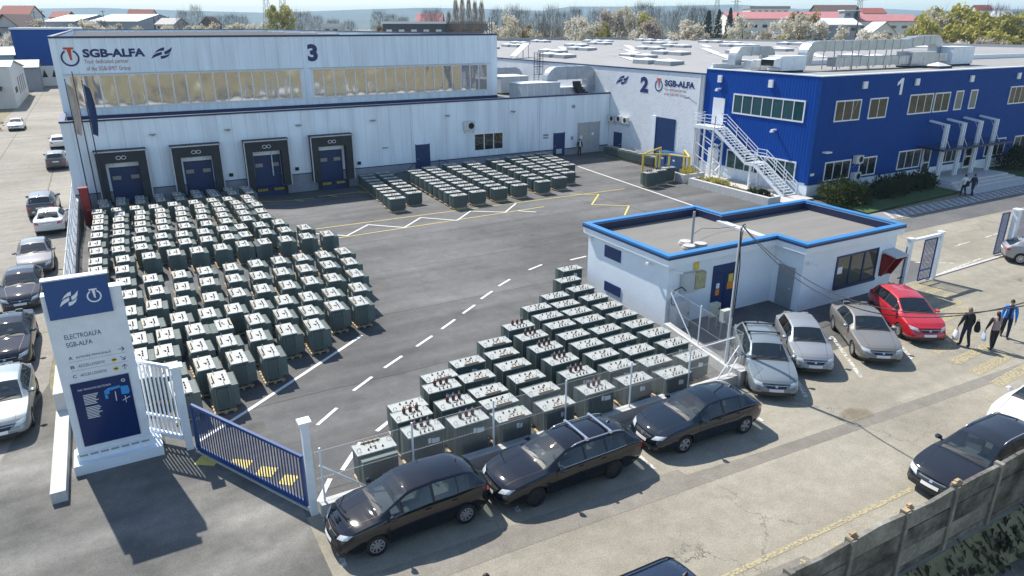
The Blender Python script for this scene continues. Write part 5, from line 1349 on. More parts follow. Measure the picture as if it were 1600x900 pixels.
# ================================================================ TRANSFORMERS
LEFT = [[(0.73,25.17),(2.01,25.15)],[(-0.35,27.12),(0.55,26.87),(1.72,26.75),(2.89,26.73),(4.06,26.65)],[(-0.4,28.79),(0.5,28.7),(1.7,28.58),(2.8,28.53),(3.96,28.5),(5.16,28.49),(6.31,28.43)],[(-0.32,30.52),(0.69,30.45),(1.83,30.38),(2.96,30.33),(4.23,30.31),(5.42,30.33),(6.52,30.14),(7.69,30.15),(8.85,30.19)],[(-0.57,32.22),(0.24,32.12),(1.37,32.1),(2.52,32.07),(3.63,32.04),(4.75,32.03),(5.86,32.05),(6.94,31.92),(8.05,31.92),(9.38,32.0)],[(-0.51,34.06),(0.55,34.33),(1.73,34.18),(2.94,34.11),(4.12,34.13),(5.28,34.11),(6.47,34.03),(7.6,34.13),(8.71,34.0),(9.9,34.11)],[(-0.38,36.4),(0.78,36.37),(1.93,36.3),(3.1,36.49),(4.35,36.34),(5.49,36.19),(6.67,36.25),(7.84,36.19),(9.1,36.18),(10.25,36.16)],[(-0.54,38.49),(0.67,38.43),(2.01,38.36),(3.22,38.34),(4.49,38.31),(5.77,38.28),(6.97,38.25),(8.14,38.16),(9.36,38.07),(10.51,38.19)],[(-1.74,41.23),(-0.51,40.69)],[(-1.72,42.93),(-0.41,42.68),(0.87,42.62),(2.14,42.59),(3.32,42.45),(4.59,42.39),(5.81,42.44),(7.02,42.33),(8.21,42.27),(9.46,42.27),(10.71,42.17)],[(-1.66,45.02),(-0.56,44.84),(0.61,44.72),(1.8,44.7),(2.94,44.63),(4.11,44.55),(5.32,44.46),(6.33,44.5),(7.51,44.46),(8.66,44.38),(9.86,44.35)],[(-1.73,46.69),(-0.5,46.66),(0.59,46.53),(1.82,46.63),(2.98,46.49),(4.17,46.45),(5.33,46.54),(6.41,46.48),(7.53,46.4),(8.72,46.46)],[(-1.59,48.69),(-0.39,48.73),(0.84,48.67),(2.09,48.61),(3.32,48.45),(4.61,48.4),(5.79,48.43),(7.07,48.42),(8.29,48.46)],[(-1.55,50.93),(-0.36,50.75),(0.89,50.72),(2.12,50.71),(3.38,50.55),(4.6,50.6),(5.88,50.46),(7.21,50.47),(8.4,50.44)],[(-1.52,53.57),(-0.3,53.63),(0.98,53.45),(2.27,53.28),(3.54,53.16),(4.84,53.24),(6.06,52.98),(7.39,53.1),(8.69,53.53)],[(-1.5,55.95),(-0.18,55.99),(1.11,55.89),(2.39,55.83),(3.71,55.75),(5.03,55.89),(6.21,55.76),(7.52,55.76),(8.57,55.77)],[(-1.58,58.13),(-0.35,58.12),(0.86,58.14),(2.1,57.86),(3.4,58.01),(4.85,57.93),(6.14,57.97),(7.28,57.79),(8.65,57.8)],[(-1.09,59.95),(0.01,60.21),(1.34,60.06),(2.73,60.04),(4.07,59.75),(5.37,59.98),(6.57,59.79),(7.93,59.85),(9.17,59.66)],[(-1.17,61.47),(0.06,61.7),(1.37,61.59),(2.71,61.64),(4.04,61.54),(5.39,61.62),(6.56,61.3),(7.87,61.43),(9.13,61.25)]]
BACK = [[(17.94,49.33),(18.31,51.27),(18.96,54.03),(19.43,56.33),(19.63,57.88),(19.73,59.13),(19.84,60.39),(19.95,61.66),(20.05,62.91)],[(20.02,51.16),(20.59,53.66),(20.95,55.66),(21.11,57.17),(21.19,58.43),(21.24,59.64),(21.31,60.86),(21.36,62.07)],[(22.3,47.81),(22.4,49.03),(22.54,50.34),(22.68,51.66),(22.81,52.97),(22.93,54.24),(23.02,55.46),(23.09,56.64),(23.16,57.8),(23.22,58.94)],[(24.1,48.21),(24.17,49.43),(24.26,50.67),(24.33,51.88),(24.41,53.1),(24.49,54.33),(24.57,55.55),(24.64,56.75),(24.72,57.98),(24.8,59.19)],[(26.1,48.4),(26.2,49.64),(26.3,50.89),(26.4,52.13),(26.51,53.38),(26.6,54.63),(26.69,55.86),(26.8,57.12),(26.9,58.36),(27.01,59.61)],[(28.1,48.7),(28.21,49.93),(28.32,51.16),(28.43,52.39),(28.54,53.63),(28.65,54.85),(28.77,56.11),(28.87,57.32),(28.99,58.57),(29.09,59.79)],[(30.49,48.99),(30.65,50.37),(30.8,51.75),(30.95,53.13),(31.1,54.49),(31.25,55.88),(31.4,57.25),(31.56,58.63),(31.7,60.0)],[(32.5,49.6),(32.67,50.92),(32.85,52.26),(33.03,53.58),(33.19,54.89),(33.37,56.21),(33.55,57.55),(33.73,58.89),(33.91,60.21)],[(34.39,51.09),(34.59,52.42),(34.77,53.72),(34.97,55.06),(35.14,56.35),(35.33,57.67),(35.51,58.98),(35.69,60.29)],[(36.4,54.1),(36.63,55.39),(36.84,56.66),(37.06,57.94),(37.28,59.22),(37.51,60.51)]]
M_tank = pm('transformer_green', (0.112, 0.150, 0.140), rough=.5, var=.10, scale=2.5)
M_lid = pm('transformer_lid', (0.36, 0.375, 0.355), rough=.55, var=.10, scale=3)
M_hv = pm('brown_bushing', (0.10, 0.022, 0.016), rough=.3, var=.1)
M_hvp = pm('pinkish_bushing_cap', (0.42, 0.30, 0.28), rough=.4, var=.1)
M_lv = pm('dark_bushing', (0.05, 0.03, 0.025), rough=.4, var=.1)
M_cu = pm('brass_terminal', (0.55, 0.42, 0.22), rough=.4, var=.15, metal=.5)
M_cu2 = pm('tan_busbar_cover', (0.40, 0.30, 0.20), rough=.6, var=.2, scale=10)
M_label = pm('paper_label', (0.72, 0.73, 0.76), rough=.6, var=.03)
M_pallet = M_wood
def tank_mesh(h):
    mb = MB(); zb, zt = .19, h - .03
    mb.box(-.55, .55, -.26, .26, zb, zt)                      # tank
    mb.box(-.60, .60, -.31, .31, zt - .035, zt - .002)        # flange
    n = 21
    for k in range(n):                                        # long sides: corrugated fins
        x = -.52 + 1.04 * k / (n - 1)
        mb.box(x - .011, x + .011, .261, .565, zb + .06, zt - .07)
        mb.box(x - .011, x + .011, -.335, -.261, zb + .06, zt - .07)
    mb.box(-.52, .52, .262, .53, zb + .07, zt - .075)
    mb.box(-.50, .50, -.30, -.262, zb + .07, zt - .08)
    mb.box(-.545, -.53, .27, .56, zb + .06, zt - .07); mb.box(.53, .545, .27, .56, zb + .06, zt - .07)
    n = 9
    for sgn in (-1, 1):                                       # ends: shallower ribs inside a plain frame
        for k in range(n):
            y = -.17 + .34 * k / (n - 1)
            a, b = sorted((sgn * .551, sgn * .605)); mb.box(a, b, y - .009, y + .009, zb + .08, zt - .09)
        a, b = sorted((sgn * .5505, sgn * .585)); mb.box(a, b, -.18, .18, zb + .09, zt - .10)
        a, b = sorted((sgn * .551, sgn * .60)); mb.box(a, b, -.262, -.20, zb + .06, zt - .06); mb.box(a, b, .20, .262, zb + .06, zt - .06)
    for sgn in (-1, 1): mb.box(-.50, .50, sgn * .2 - .04, sgn * .2 + .04, .14, zb)
    return mb.mesh('tank', M_tank)
def lid_mesh(h):
    mb = MB(); mb.box(-.61, .61, -.315, .315, h - .03, h)
    for x in (-.5, -.2, .2, .5):
        for y in (-.28, .28): mb.box(x - .012, x + .012, y - .012, y + .012, h, h + .015)
    mb.box(-.05, .05, -.03, .03, h, h + .03)
    return mb.mesh('lid', M_lid)
def lathe_mesh(name, prof, mats, split=None, n=8):
    mb = MB(); mb.lathe(prof, n=n)
    if split is not None:
        m_ = len(prof) - 1
        for k in range(len(mb.f)):
            if k % m_ >= split: mb.mi[k] = 1
    return mb.mesh(name, mats, True)
ME_HVS = lathe_mesh('short', [(.032, 0), (.034, .015), (.026, .02), (.022, .05), (.010, .062), (.0, .066)], [M_hv, M_hv])
ME_HVT = lathe_mesh('tall', [(.05, 0), (.055, .03), (.04, .04), (.07, .07), (.04, .09), (.065, .115), (.035, .135), (.055, .16), (.03, .18), (.035, .22), (.012, .25), (.008, .29), (0, .29)], [M_hv, M_hvp], 8)
ME_LV = lathe_mesh('low', [(.026, 0), (.028, .03), (.018, .035), (.016, .07), (.010, .08), (.009, .15), (0, .15)], [M_lv, M_cu], 4)
def lug_mesh():
    mb = MB(); q = [(.055 * math.cos(a), .05 + .055 * math.sin(a)) for a in [math.pi * (-.2 + 1.4 * k / 8) for k in range(9)]]
    mb.tube([(x, 0, z) for x, z in q], .012, 5)
    return mb.mesh('lug', M_grey)
ME_LUG = lug_mesh()
def plate_mesh(k):
    mb = MB()
    if k == 0: mb.box(-.10, .0, -.003, 0, -.09, .09); mb.box(.02, .11, -.003, 0, -.10, .06)
    else: mb.box(-.12, .12, -.003, 0, -.08, .08)
    return mb.mesh('plate', M_label)
ME_PL = [plate_mesh(0), plate_mesh(1)]
def pallet_mesh():
    mb = MB()
    for y in (-.30, .02, .34): mb.box(-.56, .56, y - .05, y + .05, 0, .09)
    for k in range(5): mb.box(-.60 + k * .27, -.48 + k * .27, -.37, .41, .091, .115)
    for x in (-.45, .45):
        for y in (-.24, .24): mb.box(x - .05, x + .05, y - .04, y + .04, .116, .139)
    return mb.mesh('pallet', M_pallet)
ME_PAL = pallet_mesh()
ME = {h: (tank_mesh(h), lid_mesh(h)) for h in (1.05, 1.16, 1.30)}
def child(name, me, parent, loc=(0, 0, 0), rz=0):
    o = bpy.data.objects.new(name, me); COL.objects.link(o); o.parent = parent; o.location = loc; o.rotation_euler = (0, 0, rz); return o
def proto(tall, detail=True, h=1.05):
    if tall: h = 1.30
    r = bpy.data.objects.new('power_transformer', None); COL.objects.link(r)
    child('tank', ME[h][0], r); child('lid', ME[h][1], r)
    if tall:
        for x in (-.20, .02, .24): child('bushing', ME_HVT, r, (x, .16, h))
    else:
        for x in (-.22, .0, .22): child('bushing', ME_HVS, r, (x, .15, h))
    for x in (-.17, -.03, .11, .25): child('terminal', ME_LV, r, (x, -.21, h))
    if h == 1.16 and detail:
        mb = MB(); mb.box(-.26, .34, -.285, -.235, h + .001, h + .05); child('busbar_cover', mb.mesh('busbar', M_cu2), r)
    if detail:
        child('tap_switch', ME_HVS, r, (.12, .05, h)); 
        for x in (-.5, .5): child('lifting_lug', ME_LUG, r, (x, -.12 if x < 0 else .1, h))
        child('rating_plate', ME_PL[0], r, (.12, -.338, h - .28))
        if tall: child('rating_plate', ME_PL[1], r, (.28, -.338, h - .32))
    return r
PROT = {}
def place_tr(x, y, rz, label, group, tall=False, detail=True, h=1.05):
    key = (tall, detail, h)
    if key not in PROT: PROT[key] = proto(tall, detail, h); o = PROT[key]
    else: o = copy_tree(PROT[key])
    o.location = (x, y, zg(x, y)); o.rotation_euler = (0, 0, rz)
    o['label'] = label; o['category'] = 'transformer'; o['group'] = group
    return o
PAL = [None]
def place_pallet(x, y, rz, label, group):
    if PAL[0] is None: o = bpy.data.objects.new('pallet', ME_PAL); PAL[0] = o
    else: o = PAL[0].copy()
    COL.objects.link(o); o.location = (x, y, zg(x, y) + .002); o.rotation_euler = (0, 0, rz)
    o['label'] = label; o['category'] = 'pallet'; o['group'] = group
HIDE_T = set()
HIDE_P = set()
#HIDDEN#
G1, G2, G3 = 'green transformers in the big left block', 'green transformers along the annex wall', 'green transformers beside the gatehouse'
for r, row in enumerate(LEFT):
    for c, (x, y) in enumerate(row):
        x, y = x * .9908, y * .9908
        rev = (r, c) in ((3, 3), (10, 7), (11, 7), (9, 7), (13, 8), (14, 8))
        a = R(-90 + rnd.uniform(-2.0, 2.0)) + (math.pi if rev else 0)
        if ('L', r, c) not in HIDE_T:
            place_tr(x, y, a, 'green transformer in the left block, %s row from the gate, %s from the street fence' % (ORD[r + 1], ORD[c + 1]), G1, h=1.16)
        if ('L', r, c) not in HIDE_P:
            place_pallet(x, y, a, 'pallet in the left block, %s row from the gate, %s from the street fence' % (ORD[r + 1], ORD[c + 1]), 'pallets under the left block')
for c, col in enumerate(BACK):
    for r, (x, y) in enumerate(col):
        a = R(rnd.uniform(-1.5, 1.5))
        if ('B', c, r) not in HIDE_T:
            place_tr(x, y, a, 'green transformer along the annex, %s column from the docks, %s back from its front' % (ORD[c + 1], ORD[r + 1]), G2, False, False)
        if ('B', c, r) not in HIDE_P:
            place_pallet(x, y, a, 'pallet along the annex, %s column from the docks, %s back from its front' % (ORD[c + 1], ORD[r + 1]), 'pallets under the annex block')
RIGHT = [[(5.45, 18.2, 's')], [(6.97, 18.0, 't'), (7.0, 19.0, 't'), (7.25, 20.0, 's')], [(8.45, 17.85, 't'), (8.53, 19.0, 't'), (8.62, 20.25, 't'), (9.05, 21.45, 's')],
         [(10.0, 17.8, 's'), (10.05, 18.75, 's'), (10.1, 19.6, 's'), (10.22, 20.75, 's'), (10.45, 22.0, 's')],
         [(11.65, 17.7, 's'), (11.73, 18.76, 's'), (11.8, 19.83, 's'), (11.85, 20.93, 's'), (11.94, 22.0, 's'), (12.2, 23.06, 's')],
         [(13.2, 17.55, 't'), (13.3, 18.8, 't'), (13.38, 20.0, 't'), (13.45, 21.2, 't'), (13.53, 22.4, 't'), (13.58, 23.55, 't')],
         [(15.1, 17.8, 's'), (15.25, 18.95, 's'), (15.3, 20.03, 's'), (15.35, 21.1, 's'), (15.39, 22.13, 's'), (15.49, 23.3, 's'), (15.55, 24.35, 's'), (15.62, 25.45, 's')],
         [(16.65, 17.5, 's'), (16.72, 18.6, 's'), (16.8, 19.7, 's'), (16.85, 20.85, 's'), (16.89, 21.95, 's'), (16.93, 23.16, 's'), (16.97, 24.19, 's'), (17.0, 25.2, 's'), (17.15, 26.3, 's')],
         [(18.26, 18.2, 's'), (18.42, 19.5, 's'), (18.48, 20.65, 's'), (18.5, 21.75, 's'), (18.53, 22.89, 's'), (18.6, 24.06, 's'), (18.68, 25.25, 's'), (18.8, 26.54, 's'), (18.95, 27.9, 's')], [(20.0, 29.3, 's')]]
for c, col in enumerate(RIGHT):
    for r, (x, y, k) in enumerate(col):
        a = R(rnd.uniform(-1.2, 1.2)) + (math.pi if c == 0 else 0)
        if c == 0: lb = 'lone green transformer nearest the gate, its finned side towards the black car'
        elif c == 9: lb = 'green transformer half hidden behind the far corner of the gatehouse'
        else: lb = '%s transformer by the gatehouse, %s column from the gate, %s from the parked cars' % ('tall' if k == 't' else 'low', ORD[c + 1], ORD[r + 1])
        if k == 's' and 0 <= c <= 4: x, y = x * .9908, y * .9908
        if ('R', c, r) not in HIDE_T: place_tr(x, y, a, lb, G3, k == 't', True, 1.16 if k == 's' and c <= 4 else 1.05)
        if ('R', c, r) not in HIDE_P:
            place_pallet(x, y, a, 'pallet by the gatehouse, %s column from the gate, %s from the parked cars' % (ORD[c + 1], ORD[r + 1]), 'pallets beside the gatehouse')
G4 = 'green transformers by the wall of hall 2'
for k in range(8):
    x, y = 46.15, 60.6 - k * .98
    if ('F', k, 0) not in HIDE_T: place_tr(x, y, R(90), 'green transformer in the row under the 2 wall, %s from the corner door' % ORD[k + 1], G4, False, False)
    if ('F', k, 0) not in HIDE_P: place_pallet(x, y, R(90), 'pallet in the row under the 2 wall, %s from the corner door' % ORD[k + 1], 'pallets by the wall of hall 2')
for k, (x, y) in enumerate(((39.75, 46.6), (41.1, 47.0), (42.6, 47.6))):
    if ('G', k, 0) not in HIDE_T: place_tr(x, y, 0, ['left one of the trio of green transformers before the yellow barrier', 'middle one of the trio of green transformers before the yellow barrier', 'right one of the trio of green transformers before the yellow barrier'][k], G4, True, False)
    if ('G', k, 0) not in HIDE_P: place_pallet(x, y, 0, ['pallet under the left transformer of the trio by the barrier', 'pallet under the middle transformer of the trio by the barrier', 'pallet under the right transformer of the trio by the barrier'][k], 'pallets by the wall of hall 2')
M_bluebox = pm('blue_cabinet_paint', (0.03, 0.10, 0.26), rough=.4, var=.08)
for k, (x, y) in enumerate(((46.3, 52.3), (46.3, 50.7))):
    t = thing('blue_cabinet', ['blue metal cabinet in front of the blue sliding door, nearer the row', 'blue metal cabinet in front of the blue sliding door, nearer the stair'][k], 'cabinet', (x, y, 0), 0, 'blue cabinets by hall 2')
    mb = MB(); mb.box(-.6, .6, -.7, .7, .12, 1.7); mb.build('cabinet', M_bluebox, t)
    mb = MB(); mb.box(-.615, -.601, -.65, -.02, .18, 1.64); mb.box(-.615, -.601, .02, .65, .18, 1.64); mb.build('door', M_bluebox, t)
    mb = MB(); mb.box(-.5, .5, -.6, .6, 0, .119); mb.build('plinth', M_dark, t)
    mb = MB(); mb.box(-.618, -.616, -.5, -.2, 1.1, 1.25); mb.build('plate', M_label, t)
# ================================================================ CARS
def car_paint(name, col, metal=0.0, rough=.5, coat=1.0):
    if name in MATS: return MATS[name]
    m = pm(name, col, rough=rough, var=.04, scale=1.5, metal=min(metal, .3), coat=coat, spec=0.0 if sum(col) < .2 else .25)
    return m
CP = dict(black=car_paint('black_car_paint', (0.004, 0.0055, 0.010), 0), anth=car_paint('anthracite_car_paint', (0.016, 0.018, 0.024), 0),
          teal=car_paint('dark_blue_car_paint', (0.005, 0.011, 0.020), 0), red=car_paint('red_car_paint', (0.46, 0.012, 0.022), .15),
          silver=car_paint('silver_car_paint', (0.27, 0.285, 0.30), .3), silverb=car_paint('blue_silver_car_paint', (0.185, 0.22, 0.235), .3), beige=car_paint('beige_silver_car_paint', (0.205, 0.195, 0.175), .3),
          grey=car_paint('grey_car_paint', (0.065, 0.07, 0.082), .2), white=car_paint('white_car_paint', (0.62, 0.63, 0.64), 0), navy=car_paint('navy_car_paint', (0.016, 0.026, 0.050), .1), dgrey=car_paint('dark_grey_car_paint', (0.022, 0.024, 0.034), .1))
M_cglass = glass_mat('car_glass', (0.012, 0.02, 0.024), rough=.015, through=.62, spec=.7, ior=2.1)
M_ctint = glass_mat('tinted_car_glass', (0.006, 0.008, 0.010), rough=.015, through=.2, spec=.6, ior=1.8)
M_tyre = pm('tyre_rubber', (0.014, 0.014, 0.015), rough=.85, var=.15)
M_rim = pm('alloy_rim', (0.50, 0.50, 0.52), rough=.35, var=.05, metal=.6)
M_rimd = pm('dark_steel_rim', (0.03, 0.03, 0.033), rough=.6, var=.05)
M_head = pm('headlight_lens', (0.50, 0.54, 0.55), rough=.12, var=.25, scale=14, coat=1.0)
M_tail = pm('tail_light_lens', (0.45, 0.012, 0.010), rough=.12, var=.15, scale=12, coat=1.0)
M_trimb = pm('black_plastic_trim', (0.016, 0.016, 0.017), rough=.5, var=.1)
M_chrome = pm('chrome_trim', (0.62, 0.63, 0.65), rough=.2, var=.03, metal=.8)
M_seat = pm('grey_seat_cloth', (0.16, 0.165, 0.17), rough=.9, var=.2)
M_dash = pm('dashboard_plastic', (0.16, 0.17, 0.18), rough=.75, var=.15)
M_plate = pm('white_number_plate', (0.72, 0.73, 0.74), rough=.4, var=.03)
M_under = pm('underbody_black', (0.008, 0.008, 0.008), rough=1, var=0)
def interp(pts, x):
    if x <= pts[0][0]: return pts[0][1]
    for (a, b), (c, d) in zip(pts[:-1], pts[1:]):
        if x <= c: return b + (d - b) * (x - a) / (c - a) if c > a else d
    return pts[-1][1]
def smooth_curve(pts, L, sig):
    n = int(L * 100) + 1; xs = [k / 100 for k in range(n)]; raw = [interp(pts, x) for x in xs]
    w_ = max(1, int(sig * 100)); ker = [math.exp(-.5 * (k / (w_ * .5)) ** 2) for k in range(-w_, w_ + 1)]; sm = []
    for i in range(n):
        s = t = 0
        for k in range(-w_, w_ + 1):
            j = min(max(i + k, 0), n - 1); s += raw[j] * ker[k + w_]; t += ker[k + w_]
        sm.append(s / t)
    return lambda x: sm[min(max(int(round(x * 100)), 0), n - 1)]
TYPES = {
 # L W H wheelbase front-overhang ; profile nodes (d from nose, z) ; cowl, header, roof end, hatch end ; side glass intervals
 'mpv': dict(L=4.2, W=1.76, H=1.58, wb=2.58, fo=.87, r=.31, prof=[(0, .72), (.06, .82), (.5, .95), (1.02, 1.06), (1.95, 1.52), (2.6, 1.58), (3.5, 1.53), (3.78, 1.44), (4.12, 1.02), (4.2, .92)], cowl=1.05, head=1.93, rw=(3.76, 4.08), belt=(.98, 1.06), sg=[(1.34, 1.62), (1.68, 2.48), (2.56, 3.22), (3.26, 3.6)], wr=.64),
 'hatch': dict(L=4.27, W=1.76, H=1.47, wb=2.6, fo=.95, r=.32, prof=[(0, .66), (.08, .76), (.6, .90), (1.2, 1.0), (2.1, 1.42), (2.6, 1.47), (3.4, 1.42), (3.72, 1.32), (4.18, .98), (4.27, .86)], cowl=1.22, head=2.08, rw=(3.70, 4.10), belt=(.93, 1.06), sg=[(1.66, 2.5), (2.58, 3.26), (3.3, 3.52)], wr=.63),
 'small': dict(L=3.92, W=1.66, H=1.47, wb=2.46, fo=.80, r=.29, prof=[(0, .68), (.07, .78), (.55, .92), (1.0, 1.01), (1.78, 1.42), (2.3, 1.47), (3.15, 1.43), (3.45, 1.33), (3.84, .98), (3.92, .88)], cowl=1.03, head=1.76, rw=(3.43, 3.77), belt=(.94, 1.03), sg=[(1.42, 2.22), (2.30, 2.95), (2.99, 3.2)], wr=.63),
 'wagon': dict(L=4.8, W=1.80, H=1.50, wb=2.76, fo=.93, r=.32, prof=[(0, .66), (.08, .77), (.6, .90), (1.3, 1.0), (2.15, 1.42), (2.7, 1.47), (3.9, 1.45), (4.25, 1.38), (4.72, .98), (4.8, .86)], cowl=1.32, head=2.13, rw=(4.24, 4.64), belt=(.93, 1.03), sg=[(1.74, 2.6), (2.68, 3.38), (3.45, 4.15)], wr=.63),
 'sedan': dict(L=4.65, W=1.80, H=1.45, wb=2.74, fo=.88, r=.32, prof=[(0, .66), (.08, .77), (.6, .89), (1.35, .99), (2.15, 1.39), (2.65, 1.45), (3.2, 1.42), (3.45, 1.36), (4.05, 1.06), (4.55, 1.03), (4.65, .92)], cowl=1.37, head=2.13, rw=(3.44, 4.02), belt=(.92, 1.0), sg=[(1.78, 2.55), (2.63, 3.25), (3.29, 3.52)], wr=.61),
 'suv': dict(L=4.5, W=1.85, H=1.66, wb=2.65, fo=.90, r=.35, prof=[(0, .82), (.07, .95), (.6, 1.06), (1.15, 1.12), (1.95, 1.58), (2.5, 1.66), (3.6, 1.62), (3.95, 1.54), (4.4, 1.1), (4.5, .95)], cowl=1.17, head=1.93, rw=(3.93, 4.3), belt=(1.06, 1.14), sg=[(1.56, 2.42), (2.5, 3.2), (3.26, 3.8)], wr=.66),
 'van': dict(L=4.4, W=1.80, H=1.80, wb=2.68, fo=.88, r=.31, prof=[(0, .74), (.06, .86), (.5, 1.0), (.95, 1.1), (1.85, 1.72), (2.4, 1.80), (3.9, 1.78), (4.2, 1.70), (4.34, 1.1), (4.4, .9)], cowl=.98, head=1.83, rw=(4.2, 4.3), belt=(1.06, 1.12), sg=[(1.35, 2.3), (2.4, 3.1), (3.2, 3.95)], wr=.70),
}
WHEEL = {}
def wheel_meshes(r, style):
    key = (r, style)
    if key in WHEEL: return WHEEL[key]
    w2 = .10; mb = MB(); n = 26
    prof = [(r * .66, -w2), (r * .93, -w2), (r, -w2 * .6), (r, w2 * .6), (r * .93, w2), (r * .66, w2)]
    vs = [(q * math.cos(2 * math.pi * k / n), y, q * math.sin(2 * math.pi * k / n)) for k in range(n) for q, y in prof]; m = len(prof)
    mb.add(vs, [(k * m + i, k * m + i + 1, ((k + 1) % n) * m + i + 1, ((k + 1) % n) * m + i) for k in range(n) for i in range(m - 1)])
    ty = mb.mesh('tyre', M_tyre, True)
    mb = MB()
    def disc(r0, r1, y, mi=0):
        vs = [(q * math.cos(2 * math.pi * k / n), y, q * math.sin(2 * math.pi * k / n)) for k in range(n) for q in (r0, r1)]
        mb.add(vs, [(2 * k, 2 * k + 1, (2 * k + 3) % (2 * n), (2 * k + 2) % (2 * n)) for k in range(n)], mi)
    disc(0.0, r * .67, .045, 1); disc(r * .57, r * .685, .088); disc(r * .02, r * .16, .092)
    ns = {'spoke5': 5, 'spoke9': 9, 'steel': 12}[style]
    for k in range(ns):
        a = 2 * math.pi * k / ns; wd = {'spoke5': .16, 'spoke9': .075, 'steel': .10}[style] * r
        c, s = math.cos(a), math.sin(a)
        q = [(r * .12, -wd * .8), (r * .60, -wd), (r * .60, wd), (r * .12, wd * .8)]
        mb.add([(u * c - v * s, .085, u * s + v * c) for u, v in q] + [(u * c - v * s, .05, u * s + v * c) for u, v in q], [(0, 1, 2, 3), (0, 4, 5, 1), (2, 6, 7, 3)])
    rm = mb.mesh('rim', [M_rimd if style == 'steel' else M_rim, M_under])
    WHEEL[key] = (ty, rm); return WHEEL[key]
CARM = {}
def car_meshes(ty, paint, glass_dark):
    key = (ty, paint, glass_dark)
    if key in CARM: return CARM[key]
    T = TYPES[ty]; L, W = T['L'], T['W'] / 2
    zt = smooth_curve(T['prof'], L, .10)
    plan = smooth_curve([(0, .80), (.12, .90), (.4, .965), (.9, 1.0), (L - 1.0, 1.0), (L - .4, .96), (L - .12, .90), (L, .84)], L, .08)
    wrf = smooth_curve([(0, .70), (.35, .80), (T['cowl'], .84), (T['head'], T['wr'] + .04), (T['head'] + .5, T['wr'] + .04), (T['rw'][0], T['wr'] + .02), (T['rw'][1], .76), (L, .74)], L, .12)
    sill = smooth_curve([(0, .27), (.3, .20), (L - .4, .20), (L, .30)], L, .12)
    def belt(d): return T['belt'][0] + (T['belt'][1] - T['belt'][0]) * d / L
    def bow(d):
        if d < T['cowl']: return .17 - .07 * d / T['cowl']
        if d < T['head']: return .10 - .05 * (d - T['cowl']) / (T['head'] - T['cowl'])
        if d < L - 1.5: return .05 * max(0, 1 - (d - T['head']) / .8)
        return -.12 * ((d - (L - 1.5)) / 1.5) ** 2
    def section(d):
        w_ = W * plan(d); z0 = sill(d); top = zt(d); zs = min(belt(d), top - .035); ze = max(top - (.055 if d > T['head'] else .045), zs + .008); we = min(W * wrf(d), w_ * .93)
        pts = [(w_ * .90, z0), (w_ * .975, z0 + .10)]
        for f, k in ((.40, 1.0), (.62, 1.0), (.86, .985), (1.0, .955)): pts.append((w_ * k, z0 + f * (zs - z0)))
        y5, z5 = pts[-1]
        for f in (.07, .5, .90): pts.append((y5 + (we - y5) * f + .02 * math.sin(math.pi * f) * (ze - z5), z5 + (ze - z5) * f))
        pts.append((we, ze))
        for f in (.075, .35, .62, .84, 1.0):
            pts.append((we * (1 - f), ze + (top - ze) * (1 - (1 - f) ** 2)))
        out = []
        for y, z in pts:
            x = L / 2 - d + bow(d) * (1 - (y / W) ** 2)
            if d < .35: x -= .16 * max(0, (z - .48) / .3) * (1 - d / .35)
            if d > L - .3: x += .06 * max(0, (.62 - z) / .3) * ((d - L + .3) / .3) - .02
            out.append((x, y, z))
        return out
    ds = sorted(set([round(L * k / 62, 3) for k in range(63)] + [round(v, 3) for v in [T['cowl'] + .03, T['head'] - .03, T['rw'][0], T['rw'][1]] + [q for s in T['sg'] for q in s] + [.03, .07, .12, L - .03, L - .08]]))
    secs = [section(d) for d in ds]; M = len(secs[0])      # last point on the centre line
    def ring(i): return secs[i] + [(x, -y, z) for x, y, z in reversed(secs[i][:-1])]
    rings = [ring(i) for i in range(len(ds))]; RN = len(rings[0])
    V = [list(p) for r_ in rings for p in r_]
    wheels = [L / 2 - T['fo'], L / 2 - T['fo'] - T['wb']]; Ra = T['r'] + .045
    inside = set()
    for i in range(len(ds)):
        for k in range(RN):
            kk = min(k, RN - 1 - k)
            if kk > 4: continue
            p = V[i * RN + k]
            for wx in wheels:
                dx, dz = p[0] - wx, p[2] - T['r']
                if dx * dx + dz * dz < Ra * Ra: inside.add(i * RN + k)
    def snap(idx):
        p = V[idx]
        for wx in wheels:
            dx, dz = p[0] - wx, p[2] - T['r']; q = math.hypot(dx, dz)
            if q < Ra:
                if dz < -.05: dz = max(dz, -.12); q = math.hypot(dx, dz)
                p[0] = wx + dx * Ra / max(q, .01); p[2] = max(T['r'] + dz * Ra / max(q, .01), .17)
    body, ws, rwn, sides = [], [], [], {}
    used_in = set(); bmi = []
    g0, g1 = T['sg'][0][0], T['sg'][-1][1]
    for i in range(len(ds) - 1):
        dm = (ds[i] + ds[i + 1]) / 2
        for k in range(RN - 1):
            f = (i * RN + k, i * RN + k + 1, (i + 1) * RN + k + 1, (i + 1) * RN + k)
            kk = min(k, RN - 2 - k)
            if kk >= 10 and T['cowl'] + .03 < dm < T['head'] - .03: ws.append(f); continue
            if kk >= 10 and T['rw'][0] < dm < T['rw'][1]: rwn.append(f); continue
            if 6 <= kk <= 7:
                hit = [q for q, (a, b) in enumerate(T['sg']) if a < dm < b]
                if hit: sides.setdefault((hit[0], k < RN / 2), []).append(f); continue
            if all(q in inside for q in f): continue
            for q in f:
                if q in inside: used_in.add(q)
            body.append(f); bmi.append(1 if (6 <= kk <= 7 and g0 < dm < g1) or (kk == 0) else 0)
    for q in used_in: snap(q)
